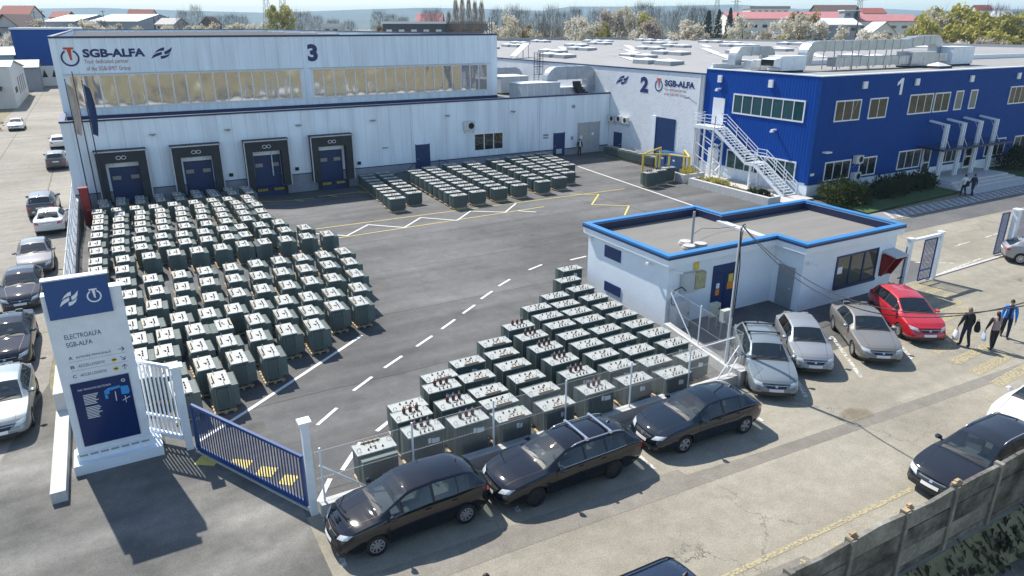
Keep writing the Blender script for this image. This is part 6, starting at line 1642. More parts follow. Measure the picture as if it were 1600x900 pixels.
    # end caps
    for i, flip in ((0, False), (len(ds) - 1, True)):
        base = i * RN
        for k in range(0, 9):
            a, b = base + k, base + k + 1; c, d_ = base + RN - 1 - k, base + RN - 2 - k
            n = 8; rows2 = []
            for (l, r_) in ((a, c), (b, d_)):
                row = [l]; pl, pr2 = V[l], V[r_]
                for q in range(1, n):
                    t_ = q / n; y = pl[1] + (pr2[1] - pl[1]) * t_
                    xx = pl[0] + bow(ds[i]) * ((pl[1] / W) ** 2 - (y / W) ** 2)
                    V.append([xx, y, pl[2]]); row.append(len(V) - 1)
                row.append(r_); rows2.append(row)
            for q in range(n):
                f = (rows2[0][q], rows2[0][q + 1], rows2[1][q + 1], rows2[1][q])
                body.append(f if flip else tuple(reversed(f))); bmi.append(1 if k == 0 else 0)
        f = tuple(base + k for k in range(9, RN - 9)); body.append(f if flip else tuple(reversed(f))); bmi.append(0)
    def mk(name, faces, mats, mi=None):
        used = sorted({q for f in faces for q in f}); mp = {q: n for n, q in enumerate(used)}
        mb = MB(); mb.v = [tuple(V[q]) for q in used]; mb.f = [tuple(mp[q] for q in f) for f in faces]; mb.mi = mi or [0] * len(faces)
        me = mb.mesh(name, mats, True)
        import bmesh
        bm = bmesh.new(); bm.from_mesh(me); bmesh.ops.remove_doubles(bm, verts=bm.verts, dist=.0008); bmesh.ops.recalc_face_normals(bm, faces=bm.faces); bm.to_mesh(me); bm.free()
        return me
    G_ = M_ctint if glass_dark else M_cglass
    out = dict(body=mk('body', body, [CP[paint], M_trimb], bmi), windscreen=mk('windscreen', ws, M_cglass), rear=mk('rear_window', rwn, G_), sides=[mk('side_window', f, G_ if q[0] else M_cglass) for q, f in sides.items()])
    bvh = BVHTree.FromPolygons([Vector(v) for v in V], body + ws + rwn + [f for q in sides.values() for f in q])
    def patch(name, axis, corners, mat, nu=6, nv=4, off=.006, flipy=False):
        """curved patch laid on the body: corners (a,b) seen along the axis, bilinear grid ray-cast on to the surface"""
        (a0, b0), (a1, b1), (a2, b2), (a3, b3) = corners
        mb = MB(); ok = True; pts = []
        for j in range(nv + 1):
            for i in range(nu + 1):
                u, v = i / nu, j / nv
                a = (a0 * (1 - u) + a1 * u) * (1 - v) + (a3 * (1 - u) + a2 * u) * v; b = (b0 * (1 - u) + b1 * u) * (1 - v) + (b3 * (1 - u) + b2 * u) * v
                if flipy: a = -a
                if axis == 'f': o_, d_ = Vector((4, a, b)), Vector((-1, 0, 0))
                elif axis == 'r': o_, d_ = Vector((-4, a, b)), Vector((1, 0, 0))
                elif axis == 't': o_, d_ = Vector((a, b, 4)), Vector((0, 0, -1))
                elif axis == 'l': o_, d_ = Vector((a, 3, b)), Vector((0, -1, 0))
                else: o_, d_ = Vector((a, -3, b)), Vector((0, 1, 0))
                h = bvh.ray_cast(o_, d_)
                if h[0] is None: pts.append(None); continue
                n_ = h[1] if h[1].dot(d_) < 0 else -h[1]
                pts.append(h[0] + n_ * off * .4 - d_ * off)
        fs = []
        for j in range(nv):
            for i in range(nu):
                q = [j * (nu + 1) + i, j * (nu + 1) + i + 1, (j + 1) * (nu + 1) + i + 1, (j + 1) * (nu + 1) + i]
                if all(pts[z] is not None for z in q):
                    if max((pts[q[0]] - pts[q[z]]).length for z in (1, 2, 3)) < .5: fs.append(tuple(q))
        vs = [p if p is not None else Vector((0, 0, .5)) for p in pts]
        mb.add(vs, fs); return mb.mesh(name, mat, True)
    zn = T['prof'][0][1]; w0 = W
    out['headlight'] = [patch('headlight', 'f', [(.50 * w0, zn - .10), (.86 * w0, zn - .02), (.90 * w0, zn + .10), (.56 * w0, zn + .03)], M_head, 8, 4, .007, fl) for fl in (False, True)]
    zr = T['prof'][-1][1]
    out['tail'] = [patch('tail_light', 'r', [(.58 * w0, zr - .14), (.90 * w0, zr - .12), (.91 * w0, zr + .04), (.60 * w0, zr + .02)], M_tail, 6, 4, .007, fl) for fl in (False, True)]
    out['grille'] = patch('grille', 'f', [(-.36 * w0, zn - .13), (.36 * w0, zn - .13), (.46 * w0, zn + .005), (-.46 * w0, zn + .005)], M_trimb, 8, 3, .006)
    out['intake'] = patch('lower_intake', 'f', [(-.62 * w0, .30), (.62 * w0, .30), (.58 * w0, .40), (-.58 * w0, .40)], M_trimb, 10, 2, .006)
    out['badge'] = patch('badge', 'f', [(-.045, zn - .09), (.045, zn - .09), (.045, zn - .01), (-.045, zn - .01)], M_chrome, 2, 2, .012)
    out['gbar'] = patch('grille_bar', 'f', [(-.44 * w0, zn - .035), (.44 * w0, zn - .035), (.44 * w0, zn - .02), (-.44 * w0, zn - .02)], M_chrome, 8, 1, .010)
    out['plate_f'] = patch('number_plate', 'f', [(-.26, .43), (.26, .43), (.26, .53), (-.26, .53)], M_plate, 4, 1, .016)
    out['plate_r'] = patch('number_plate', 'r', [(-.26, zr - .15), (.26, zr - .15), (.26, zr - .04), (-.26, zr - .04)], M_plate, 4, 1, .012)
    seams = []
    zb_ = belt(L / 2)
    xs = [L / 2 - T['sg'][0][0] + .12, L / 2 - (T['sg'][-2][0] if len(T['sg']) > 2 else T['sg'][-1][0]) + .04, L / 2 - T['sg'][-2][1] - .12 if len(T['sg']) > 2 else L / 2 - T['sg'][-1][1]]
    for ax in 'lr':
        a_ = 'l' if ax == 'l' else 'R'
        for x in xs: seams.append(patch('seam', a_, [(x - .006, .30), (x + .006, .30), (x + .006, zb_ - .03), (x - .006, zb_ - .03)], M_trimb, 1, 6, .003))
        seams.append(patch('seam', a_, [(xs[-1], .30), (xs[0], .30), (xs[0], .312), (xs[-1], .312)], M_trimb, 10, 1, .003))
    seams.append(patch('seam', 't', [(L / 2 - T['cowl'] - .02, -.74 * W), (L / 2 - .12, -.56 * W), (L / 2 - .12, -.55 * W), (L / 2 - T['cowl'] - .02, -.73 * W)], M_trimb, 8, 1, .003))
    seams.append(patch('seam', 't', [(L / 2 - T['cowl'] - .02, .73 * W), (L / 2 - .12, .55 * W), (L / 2 - .12, .56 * W), (L / 2 - T['cowl'] - .02, .74 * W)], M_trimb, 8, 1, .003))
    mb = MB()
    for s in seams:
        mb.add([v.co[:] for v in s.vertices], [tuple(p.vertices) for p in s.polygons]); bpy.data.meshes.remove(s)
    out['seams'] = mb.mesh('panel_gap', M_trimb)
    hs = []
    for a_ in 'lR':
        for x in (xs[1] + .10, xs[2] + .14): hs.append(patch('door_handle', a_, [(x - .02, zb_ - .13), (x + .16, zb_ - .13), (x + .16, zb_ - .095), (x - .02, zb_ - .095)], CP[paint], 3, 1, .025))
    out['handles'] = hs
    xc = L / 2 - T['cowl'] - .10
    out['cowl'] = patch('cowl_panel', 't', [(xc + .02, -.70 * W), (xc + .13, -.72 * W), (xc + .13, .72 * W), (xc + .02, .70 * W)], M_trimb, 2, 8, .004)
    mb = MB()
    for y0, y1 in ((-.62 * W, -.05 * W), (.0 * W, .55 * W)):
        pr_ = []
        for k in range(6):
            y = y0 + (y1 - y0) * k / 5; x = xc + .01 - .10 * k / 5 + .08 * (1 - (y / W) ** 2)
            h = bvh.ray_cast(Vector((x, y, 4)), Vector((0, 0, -1)))
            if h[0]: pr_.append(h[0] + Vector((0, 0, .012)))
        if len(pr_) > 2: mb.tube(pr_, .010, 4)
    out['wiper'] = mb.mesh('wiper', M_trimb)
    mb = MB(); mb.box(-L / 2 + .25, L / 2 - .25, -(W - .25), W - .25, .18, .50); mb.box(wheels[0] + T['r'] + .1, L / 2 - .12, -W * .7, W * .7, .22, .5); mb.box(wheels[1] + T['r'] + .12, wheels[0] - T['r'] - .12, -W * .88, W * .88, .2, .48); mb.box(-L / 2 + .15, wheels[1] - T['r'] - .1, -W * .75, W * .75, .25, .6); mb.box(L / 2 - T['cowl'] + .05, L / 2 - .35, -W * .55, W * .55, .45, .68)
    out['under'] = mb.mesh('underbody', M_under)
    mb = MB(); xd_ = L / 2 - T['cowl']
    mb.add([(xd_ + .02, -W * .74, belt(T['cowl']) - .06), (xd_ + .02, W * .74, belt(T['cowl']) - .06), (xd_ - .55, W * .76, belt(T['cowl']) - .02), (xd_ - .55, -W * .76, belt(T['cowl']) - .02), (xd_ - .55, -W * .76, .55), (xd_ - .55, W * .76, .55)], [(0, 1, 2, 3), (3, 2, 5, 4)])
    out['dash'] = mb.mesh('dashboard', M_dash)
    def seat(x, y, wd):
        mb = MB(); mb.box(x - .25, x + .25, y - wd / 2, y + wd / 2, .48, .64)
        mb.add([(x - .22, y - wd / 2, .6), (x - .22, y + wd / 2, .6), (x - .42, y + wd / 2, 1.12), (x - .42, y - wd / 2, 1.12), (x - .34, y - wd / 2, .6), (x - .34, y + wd / 2, .6), (x - .50, y + wd / 2, 1.12), (x - .50, y - wd / 2, 1.12)], [(0, 1, 2, 3), (7, 6, 5, 4), (3, 2, 6, 7), (0, 3, 7, 4), (1, 5, 6, 2)])
        for yy in ([y] if wd < .7 else [y - wd * .3, y + wd * .3]): mb.box(x - .52, x - .42, yy - .13, yy + .13, 1.14, min(1.32, T['H'] - .13))
        return mb.mesh('seat', M_seat)
    xs_ = xd_ - 1.05
    out['seats'] = [('seat', seat(xs_, .37, .5)), ('seat', seat(xs_, -.37, .5)), ('rear_bench', seat(xs_ - .95, 0, 1.25))]
    mb = MB(); c = Vector((xd_ - .62, .37, belt(T['cowl']) - .02)); pts = [c + Vector((.08 * math.sin(a), .18 * math.cos(a), .17 * math.sin(a))) for a in [2 * math.pi * k / 14 for k in range(15)]]
    mb.tube(pts, .016, 5); out['steer'] = mb.mesh('steering_wheel', M_trimb)
    mb = MB(); xm = L / 2 - T['sg'][0][0] + .02
    for s in (1, -1):
        mb2 = MB(); ctr = Vector((xm + .02, s * (W + .08), belt(1) + .07))
        prof_ = [(.09, -.02), (.10, .5), (.075, .95)]
        mb2.v = []
        for q, (dx) in enumerate((-.07, -.06, .02, .08)):
            sc_ = (.7, 1, .95, .45)[q]
            for a in range(10): mb2.v.append((ctr.x + dx, ctr.y + .105 * sc_ * math.cos(2 * math.pi * a / 10), ctr.z + .075 * sc_ * math.sin(2 * math.pi * a / 10)))
        mb2.f = [(q * 10 + a, q * 10 + (a + 1) % 10, (q + 1) * 10 + (a + 1) % 10, (q + 1) * 10 + a) for q in range(3) for a in range(10)] + [tuple(range(10)), tuple(30 + a for a in reversed(range(10)))]
        mb2.mi = [0] * len(mb2.f)
        mb2.bar((xm + .02, s * (W * .93), belt(1) + .03), (xm + .02, s * (W + .05), belt(1) + .06), .05)
        out['mirror%d' % s] = mb2.mesh('wing_mirror', CP[paint], True)
    def rail_pts(s):
        res = []
        for k in range(12):
            d = T['head'] + .18 + (T['rw'][0] - T['head'] - .2) * k / 11; sec = section(d); x, y, z = sec[9]
            res.append((x, s * (y - .03), z + (.055 if 0 < k < 11 else .01)))
        return res
    out['rails'] = rail_pts; out['bvh'] = bvh; out['T'] = T; out['wheels'] = wheels; out['belt'] = belt
    # chrome line under the side windows
    CARM[key] = out
    return out
def car(label, ty, paint, x, y, heading, group=None, rim='spoke9', tint=False, rails=None, bars=False, chrome=False, antenna='fin', z=0.012, detail=True, name='parked_car'):
    M_ = car_meshes(ty, paint, tint); T = M_['T']
    t = thing(name, label, 'car', (x, y, z), R(heading), group)
    child('body', M_['body'], t); child('windscreen', M_['windscreen'], t); child('rear_window', M_['rear'], t)
    for s in M_['sides']: child('side_window', s, t)
    for s in M_['headlight']: child('headlight', s, t)
    for s in M_['tail']: child('tail_light', s, t)
    g_ = child('grille', M_['grille'], t); child('badge', M_['badge'], g_); child('grille_bar', M_['gbar'], g_)
    child('lower_intake', M_['intake'], t); child('number_plate', M_['plate_f'], t); child('number_plate', M_['plate_r'], t)
    child('panel_gap', M_['seams'], t); child('cowl_panel', M_['cowl'], t); child('wiper', M_['wiper'], t)
    for h in M_['handles']: child('door_handle', h, t)
    child('underbody', M_['under'], t); child('dashboard', M_['dash'], t); child('steering_wheel', M_['steer'], t)
    for n_, s in M_['seats']: child(n_, s, t)
    child('wing_mirror', M_['mirror1'], t); child('wing_mirror', M_['mirror-1'], t)
    tyre, rm = wheel_meshes(T['r'], rim)
    for wx in M_['wheels']:
        for s in (1, -1):
            w_ = child('wheel', tyre, t, (wx, s * (T['W'] / 2 - .105), T['r']), 0 if s > 0 else math.pi); child('rim', rm, w_)
    if rails:
        for s in (1, -1):
            mb = MB(); mb.tube(M_['rails'](s), .018, 6); mb.build('roof_rail', rails, t, True)
        if bars:
            for k in (3, 8):
                a, b = M_['rails'](1)[k], M_['rails'](-1)[k]
                mb = MB(); mb.bar((a[0], a[1] + .05, a[2] + .06), (b[0], b[1] - .05, b[2] + .06), .07, .03); mb.box(a[0] - .05, a[0] + .05, a[1] - .05, a[1] + .05, a[2] - .01, a[2] + .05); mb.box(b[0] - .05, b[0] + .05, b[1] - .05, b[1] + .05, b[2] - .01, b[2] + .05); mb.build('roof_bar', bars, t)
    if chrome:
        for s in (1, -1):
            pts = []
            for k in range(22):
                d = T['sg'][0][0] + (T['sg'][-1][1] - T['sg'][0][0]) * k / 21; zz = M_['belt'](d) + .012
                h = M_['bvh'].ray_cast(Vector((T['L'] / 2 - d, s * 3, zz)), Vector((0, -s, 0)))
                if h[0]: pts.append(h[0] + Vector((0, s * .006, 0)))
            mb = MB(); mb.tube(pts, .011, 5); mb.build('chrome_strip', M_chrome, t)
    xa = T['L'] / 2 - T['rw'][0] + .22
    h = M_['bvh'].ray_cast(Vector((xa, 0, 4)), Vector((0, 0, -1)))
    if h[0]:
        mb = MB()
        if antenna == 'fin': mb.add([tuple(h[0] + Vector(q)) for q in ((.08, -.03, -.01), (.08, .03, -.01), (-.08, .03, -.01), (-.08, -.03, -.01), (-.06, 0, .07))], [(0, 1, 4), (1, 2, 4), (2, 3, 4), (3, 0, 4)])
        else: mb.cyl(h[0], h[0] + Vector((-.18, 0, .28)), .006, n=5); mb.cyl(h[0], h[0] + Vector((-.02, 0, .03)), .02, n=6)
        mb.build('aerial', M_trimb, t)
    return t
car('black tall hatchback parked first by the gate along the chain link fence', 'mpv', 'black', 5.52, 15.62, 180.5, rim='spoke9', antenna='rod')
car('black estate car with two silver roof bars along the fence', 'wagon', 'black', 10.42, 15.33, 180, rim='steel', rails=M_chrome, bars=M_chrome, chrome=True)
car('dark blue-black hatchback parked last along the fence, before the pole', 'hatch', 'teal', 15.75, 15.25, 177.5, rim='spoke5')
HD = math.degrees(math.atan2(-.8, -.6))
car('pale silver-blue estate with dark roof bars beside the fence corner', 'wagon', 'silverb', 21.25, 17.35, HD, rails=M_trimb, bars=M_trimb)
car('small bright silver hatchback parked between two silver estate cars', 'small', 'silver', 23.85, 17.6, HD, rim='steel', antenna='rod', tint=True)
car('warm grey silver liftback parked between silver hatchback and red car', 'sedan', 'beige', 27.2, 17.15, HD, tint=True)
car('bright red people carrier parked by the end of the gatehouse', 'mpv', 'red', 30.5, 17.4, HD + 6, tint=True)
car('black saloon with silver roof strips half hidden by the precast wall', 'wagon', 'anth', 21.6, 9.15, 180, rails=M_chrome)
car('white car cut off at the right edge above the precast wall', 'hatch', 'white', 26.65, 9.8, 180)
car('silver car cut off at the right edge below the barred gate', 'hatch', 'silver', 46.35, 19.0, -53)
car('dark blue van with ribbed roof cut off at the bottom edge', 'van', 'navy', 7.55, 8.9, 180, rails=M_trimb)
car('silver hatchback nearest the camera on the side road', 'hatch', 'silverb', -4.75, 28.0, -90, rim='spoke9')
car('dark grey saloon second from the camera on the side road', 'sedan', 'anth', -5.05, 34.3, -90)
car('dark hatchback third in the side road row, behind the blue sign top', 'hatch', 'dgrey', -5.0, 41.35, -90)
car('light grey hatchback facing the camera, fourth in the side road row', 'hatch', 'grey', -4.75, 47.2, -88)
car('white saloon seen from behind beside the wire mesh fence', 'sedan', 'white', -4.3, 54.6 + 1.9, 88)
car('dark silver off-roader seen from behind near the hall corner', 'suv', 'grey', -4.95, 61.6, 88)
car('grey hatchback with big red lamps beside the flagpoles', 'suv', 'grey', -4.7, 82.4, 90, tint=True)
car('white car half hidden behind the hall corner', 'hatch', 'white', -4.9, 96.3, 90)
car('white saloon parked alone on the far left of the side road', 'sedan', 'white', -10.3, 116.5, -90)
# ================================================================ VEGETATION
TREES = [(-16.0,267.2,11.2,7.6,'W'),(-13.8,294.7,15.0,8.9,'W'),(-9.8,275.2,12.4,7.6,'W'),(-6.0,278.8,13.0,6.5,'W'),(-1.9,301.8,15.1,8.4,'W'),(1.8,299.7,14.5,8.0,'W'),(5.7,297.5,13.4,8.9,'W'),(10.5,294.8,13.6,8.9,'W'),(14.0,288.2,12.6,6.6,'W'),(39.6,304.8,13.9,10.6,'W'),(45.4,301.5,13.2,9.2,'W'),(51.3,298.2,13.7,9.2,'W'),(57.8,302.6,14.2,8.9,'W'),(35.2,310.7,13.0,7.3,'W'),(27.8,314.9,13.0,7.3,'W'),(103.9,188.2,16.4,8.3,'W'),(104.4,196.0,13.9,5.6,'W'),(116.4,169.7,15.1,9.0,'W'),(116.7,163.8,13.6,6.8,'W'),(145.5,193.5,18.7,10.5,'P'),(149.0,189.2,18.2,10.0,'W'),(140.2,167.8,15.4,8.3,'P'),(140.4,156.2,14.5,11.4,'W'),(144.4,153.9,12.7,6.9,'W'),(127.7,157.6,11.4,5.8,'W'),(163.5,154.6,15.7,8.3,'W'),(159.7,145.4,11.7,5.9,'W'),(163.3,143.3,14.6,9.0,'W'),(162.7,137.9,15.7,10.4,'W'),(165.6,134.0,14.1,9.7,'W'),(168.4,130.1,12.7,8.6,'W'),(178.6,128.9,12.0,11.2,'W'),(178.2,123.4,10.8,8.3,'W'),(181.4,121.6,11.4,7.6,'W'),(183.6,114.6,16.6,8.9,'W'),(169.1,99.9,10.6,5.8,'P'),(172.1,92.4,10.1,7.0,'P'),(176.4,90.0,10.4,6.5,'P'),(167.9,94.8,9.8,5.6,'W'),(111.1,184.2,11.6,4.7,'W'),(176.2,113.1,11.5,6.3,'W'),(-18.0,228.2,11.2,4.2,'W'),(64.1,296.7,19.8,11.7,'G'),(196.1,119.1,17.1,9.4,'G'),(196.5,113.1,17.6,11.8,'G'),(191.8,104.3,15.6,9.6,'G'),(185.7,96.2,15.2,9.7,'G'),(188.7,94.6,15.8,8.8,'G'),(185.8,153.6,17.1,8.7,'O'),(133.6,183.0,13.4,5.7,'G'),(151.5,184.4,16.3,7.1,'G'),(118.8,202.8,13.0,6.0,'O'),(173.6,108.8,14.4,6.1,'G'),(160.2,137.0,10.2,6.1,'G'),(167.6,130.6,8.3,5.0,'G'),(103.0,286.3,13.5,8.6,'O'),(176.8,93.2,11.7,8.6,'G'),(181.2,104.5,13.0,8.2,'G'),(40.1,333.2,20.8,6.8,'B'),(36.4,346.7,19.0,7.0,'B'),(45.6,341.6,17.0,7.0,'B'),(51.1,349.9,17.4,7.8,'B'),(55.5,347.5,17.7,7.8,'B'),(59.8,345.1,17.2,7.2,'B'),(73.9,314.2,18.9,8.9,'B'),(80.9,321.7,18.5,8.1,'B'),(88.1,329.1,17.2,7.2,'B'),(111.7,315.8,19.2,8.9,'B'),(116.5,313.1,17.7,7.2,'B'),(138.0,324.0,20.2,8.2,'B'),(141.6,322.0,20.4,7.6,'B'),(124.4,320.1,16.8,6.9,'B'),(127.8,237.9,18.9,6.8,'B'),(132.5,235.3,19.8,7.7,'B'),(126.0,216.0,18.1,7.6,'B'),(125.2,205.0,17.2,6.5,'B'),(128.6,203.0,19.0,6.8,'B'),(127.4,194.5,17.0,6.6,'B'),(119.2,192.2,14.1,6.9,'B'),(121.2,186.5,13.0,5.6,'B'),(166.5,204.6,20.3,10.0,'B'),(172.2,203.7,19.2,7.9,'B'),(196.5,216.4,20.2,10.5,'B'),(200.7,214.1,19.7,8.6,'B'),(208.0,215.7,19.2,8.3,'B'),(188.6,215.1,18.3,7.5,'B'),(271.9,145.3,19.5,10.9,'B'),(245.8,125.6,17.7,8.5,'B'),(257.2,142.1,18.5,6.3,'B'),(94.1,325.8,15.6,8.3,'B'),(100.1,322.4,15.1,7.8,'B'),(5.1,341.4,15.8,7.6,'B'),(146.6,215.8,18.7,6.5,'B'),(149.4,208.5,18.2,7.3,'B'),(117.3,249.6,20.3,3.2,'L'),(120.6,251.1,21.3,2.8,'L'),(121.8,248.2,20.8,2.8,'L'),(123.8,247.1,19.9,3.2,'L'),(124.9,244.1,19.5,3.2,'L'),(114.6,249.9,16.5,3.2,'L'),(200.6,208.4,17.4,7.1,'E'),(207.5,210.2,17.9,6.2,'E'),(214.9,211.8,18.5,6.3,'E'),(213.7,206.8,16.6,4.3,'E'),(26.2,364.0,15.6,1.9,'E'),(28.1,362.9,15.6,1.9,'E'),(30.0,361.8,15.3,1.9,'E'),(32.0,360.7,15.9,1.9,'E'),(33.9,359.7,15.3,1.9,'E'),(265.7,194.7,19.1,5.0,'E')]
def leaf_mat(name, cols, rough=.8, trans=.25):
    m, nt, b = base_mat(name); N, L = nt.nodes, nt.links
    oi = N.new('ShaderNodeObjectInfo'); geo = N.new('ShaderNodeNewGeometry')
    nz = N.new('ShaderNodeTexNoise'); nz.inputs['Scale'].default_value = .55; nz.inputs['Detail'].default_value = 3
    L.new(geo.outputs['Position'], nz.inputs['Vector'])
    wn_ = N.new('ShaderNodeTexWhiteNoise'); L.new(geo.outputs['Position'], wn_.inputs['Vector'])
    a1 = N.new('ShaderNodeMath'); a1.operation = 'MULTIPLY_ADD'; a1.inputs[1].default_value = .35; L.new(oi.outputs['Random'], a1.inputs[0]); L.new(nz.outputs[0], a1.inputs[2])
    rp = N.new('ShaderNodeValToRGB'); e = rp.color_ramp.elements
    e[0].position = .40; e[1].position = .82; e[0].color = cols[0] + (1,); e[1].color = cols[-1] + (1,)
    for k, c in enumerate(cols[1:-1]):
        q = e.new(.40 + .42 * (k + 1) / (len(cols) - 1)); q.color = c + (1,)
    L.new(a1.outputs[0], rp.inputs[0]); L.new(rp.outputs[0], b.inputs['Base Color'])
    b.inputs['Roughness'].default_value = rough; b.inputs['Specular IOR Level'].default_value = .2
    tl = N.new('ShaderNodeBsdfTranslucent'); L.new(rp.outputs[0], tl.inputs[0])
    mx = N.new('ShaderNodeMixShader'); mx.inputs[0].default_value = trans
    L.new(b.outputs[0], mx.inputs[1]); L.new(tl.outputs[0], mx.inputs[2]); L.new(mx.outputs[0], N['Material Output'].inputs[0])
    return m
M_bark = pm('grey_brown_bark', (0.14, 0.115, 0.09), rough=.95, var=.25)
M_twig = leaf_mat('bare_twigs', [(0.10, .08, .065), (0.19, .155, .13)], trans=0)
LM = {'W': leaf_mat('white_blossom', [(0.46, .42, .30), (0.66, .60, .47), (0.78, .74, .64)]), 'P': leaf_mat('pinkish_blossom', [(0.30, .23, .16), (0.46, .38, .30), (0.56, .49, .42)]),
      'G': leaf_mat('spring_green_leaves', [(0.26, .235, .07), (0.40, .37, .09), (0.50, .46, .13)]), 'O': leaf_mat('ochre_buds', [(0.28, .20, .08), (0.42, .31, .13)]),
      'B': M_twig, 'L': leaf_mat('poplar_twigs', [(0.20, .135, .085), (0.31, .22, .14)], trans=.1), 'E': leaf_mat('dark_needles', [(0.018, .03, .016), (0.04, .06, .028)], trans=.05)}
def trunk_mesh(rg, h, spread, narrow=False):
    mb = MB(); tips = []
    def limb(p, d, ln, r, lev):
        pts = [p]; rr = [r]; n = 4
        for k in range(n):
            d = (d + Vector((rg.uniform(-.16, .16), rg.uniform(-.16, .16), rg.uniform(-.02, .10)))).normalized()
            p = p + d * ln / n; pts.append(p); rr.append(r * (1 - .7 * (k + 1) / n))
        mb.tube(pts, rr, 5 if lev == 0 else 4)
        tips.append(p)
        if lev < 2:
            for k in range(5 if lev == 0 else 3):
                q = pts[1 + k % n] ; a = rg.uniform(0, 6.28); el = rg.uniform(.5, 1.1) if not narrow else rg.uniform(1.2, 1.4)
                limb(q, Vector((math.cos(a) * math.cos(el), math.sin(a) * math.cos(el), math.sin(el))), ln * rg.uniform(.45, .62), rr[1 + k % n] * .55, lev + 1)
    limb(Vector((0, 0, 0)), Vector((0, 0, 1)), h * .72, h * .022, 0)
    return mb.mesh('trunk', M_bark), tips
def crown_mesh(kind, rg):
    """crown normalised to height 10, width 8"""
    mb = MB(); me_t, tips = trunk_mesh(rg, 9.5, 4, kind in 'LE')
    m_leaf = LM[kind]
    def card(p, s, mi=0, d=None, asp=.7):
        a = Vector((rg.gauss(0, 1), rg.gauss(0, 1), rg.gauss(0, 1))).normalized() if d is None else d
        b = a.cross(Vector((rg.gauss(0, 1), rg.gauss(0, 1), rg.gauss(0, 1)))).normalized()
        mb.add([p - a * s - b * s * asp, p + a * s - b * s * asp, p + a * s + b * s * asp, p - a * s + b * s * asp], [(0, 1, 2, 3)], mi)
    def twig(p, d, ln, w_, mi):
        b = d.cross(Vector((rg.gauss(0, 1), rg.gauss(0, 1), rg.gauss(0, 1)))).normalized() * w_
        mb.add([p - b, p + b, p + d * ln], [(0, 1, 2)], mi)
    if kind in 'WPGO':
        n = 26; cl = []
        for k in range(n):
            t = rg.random() ** .8; z = 2.2 + 7.0 * t; rad = 3.5 * math.sqrt(max(.06, 1 - ((z - 5.2) / 5.2) ** 2)); a = rg.uniform(0, 6.28); q = rad * math.sqrt(rg.random()) * .95
            cl.append((Vector((q * math.cos(a), q * math.sin(a), z)), rg.uniform(.7, 1.35)))
        for c, r_ in cl:
            for k in range(75):
                v = Vector((rg.gauss(0, 1), rg.gauss(0, 1), rg.gauss(0, .85))); v = v.normalized() * r_ * (rg.random() ** .45)
                card(c + v, rg.uniform(.10, .22) * (1.25 if kind in 'GO' else 1))
            for k in range(10):
                v = Vector((rg.gauss(0, .6), rg.gauss(0, .6), rg.uniform(.3, 1))).normalized(); twig(c - v * r_ * .8, v, r_ * 2.0, .03, 1)
    elif kind == 'B':
        for k in range(1500):
            t = rg.random(); z = 3.0 + 6.6 * t; rad = 3.6 * math.sqrt(max(.05, 1 - ((z - 6) / 4.6) ** 2)); a = rg.uniform(0, 6.28); q = rad * math.sqrt(rg.random())
            p = Vector((q * math.cos(a), q * math.sin(a), z)); d = Vector((p.x * .22, p.y * .22, 1.0 + rg.uniform(-.3, .5))).normalized()
            d = (d + Vector((rg.gauss(0, .28), rg.gauss(0, .28), 0))).normalized(); twig(p - d * .6, d, rg.uniform(.7, 1.6), rg.uniform(.016, .035), 0)
    elif kind == 'L':
        for k in range(1300):
            z = .8 + 9.0 * rg.random(); rad = 3.2 * math.sqrt(max(.05, 1 - ((z - 4.6) / 5.6) ** 2)); a = rg.uniform(0, 6.28); q = rad * math.sqrt(rg.random())
            p = Vector((q * math.cos(a), q * math.sin(a), z)); d = Vector((p.x * .12, p.y * .12, 1)).normalized(); twig(p, d, rg.uniform(.6, 1.3), rg.uniform(.05, .11), 0)
    else:
        for k in range(1500):
            z = .6 + 9.4 * rg.random() ** 1.3; rad = 3.6 * (1 - z / 10.4) ** .75; a = rg.uniform(0, 6.28); q = rad * math.sqrt(rg.random())
            card(Vector((q * math.cos(a), q * math.sin(a), z)), rg.uniform(.12, .25))
    return me_t, mb.mesh('crown', [m_leaf, M_bark])
TP = {}
KIND = {'W': ('blossom_tree', 'white blossoming tree', 'tree'), 'P': ('blossom_tree', 'pinkish blossoming tree', 'tree'), 'G': ('leafy_tree', 'yellow-green spring tree', 'tree'), 'O': ('budding_tree', 'ochre budding tree', 'tree'),
        'B': ('bare_tree', 'bare grey-brown tree', 'tree'), 'L': ('poplar_tree', 'slim brown poplar', 'tree'), 'E': ('conifer_tree', 'dark evergreen tree', 'tree')}
def where(x, y):
    a = math.degrees(math.atan2(x, y))          # bearing from the yard
    if a < 8: return 'behind the left end of hall 3'
    if a < 26: return 'beyond the roof of hall 3'
    if a < 41: return 'beyond the pale roof of hall 2'
    if a < 52: return 'beyond the ducts of the blue building'
    return 'beyond the right end of the blue building'
srt = sorted(range(len(TREES)), key=lambda i: math.atan2(TREES[i][0], TREES[i][1])); cnt = {}
for i in srt:
    x, y, h, w_, kd = TREES[i]
    if kd not in TP:
        TP[kd] = [crown_mesh(kd, random.Random(31 * q + ord(kd))) for q in range(3 if kd in 'WBG' else 2)]
    nm, desc, cat = KIND[kd]; wh = where(x, y); k = cnt[(kd, wh)] = cnt.get((kd, wh), 0) + 1
    me_t, me_c = TP[kd][i % len(TP[kd])]
    t = thing(nm, '%s %s, %s from the left there' % (desc, wh, ORD[min(k, 20)]), cat, (x, y, 0), rnd.uniform(0, 6.28), desc + 's in the background')
    sx = w_ / 8.0 * (1.3 if kd in 'WPGO' else 1.15); sz = h / 10.0 * 1.04
    t.scale = (sx, sx, sz)
    child('trunk', me_t, t); child('crown', me_c, t)
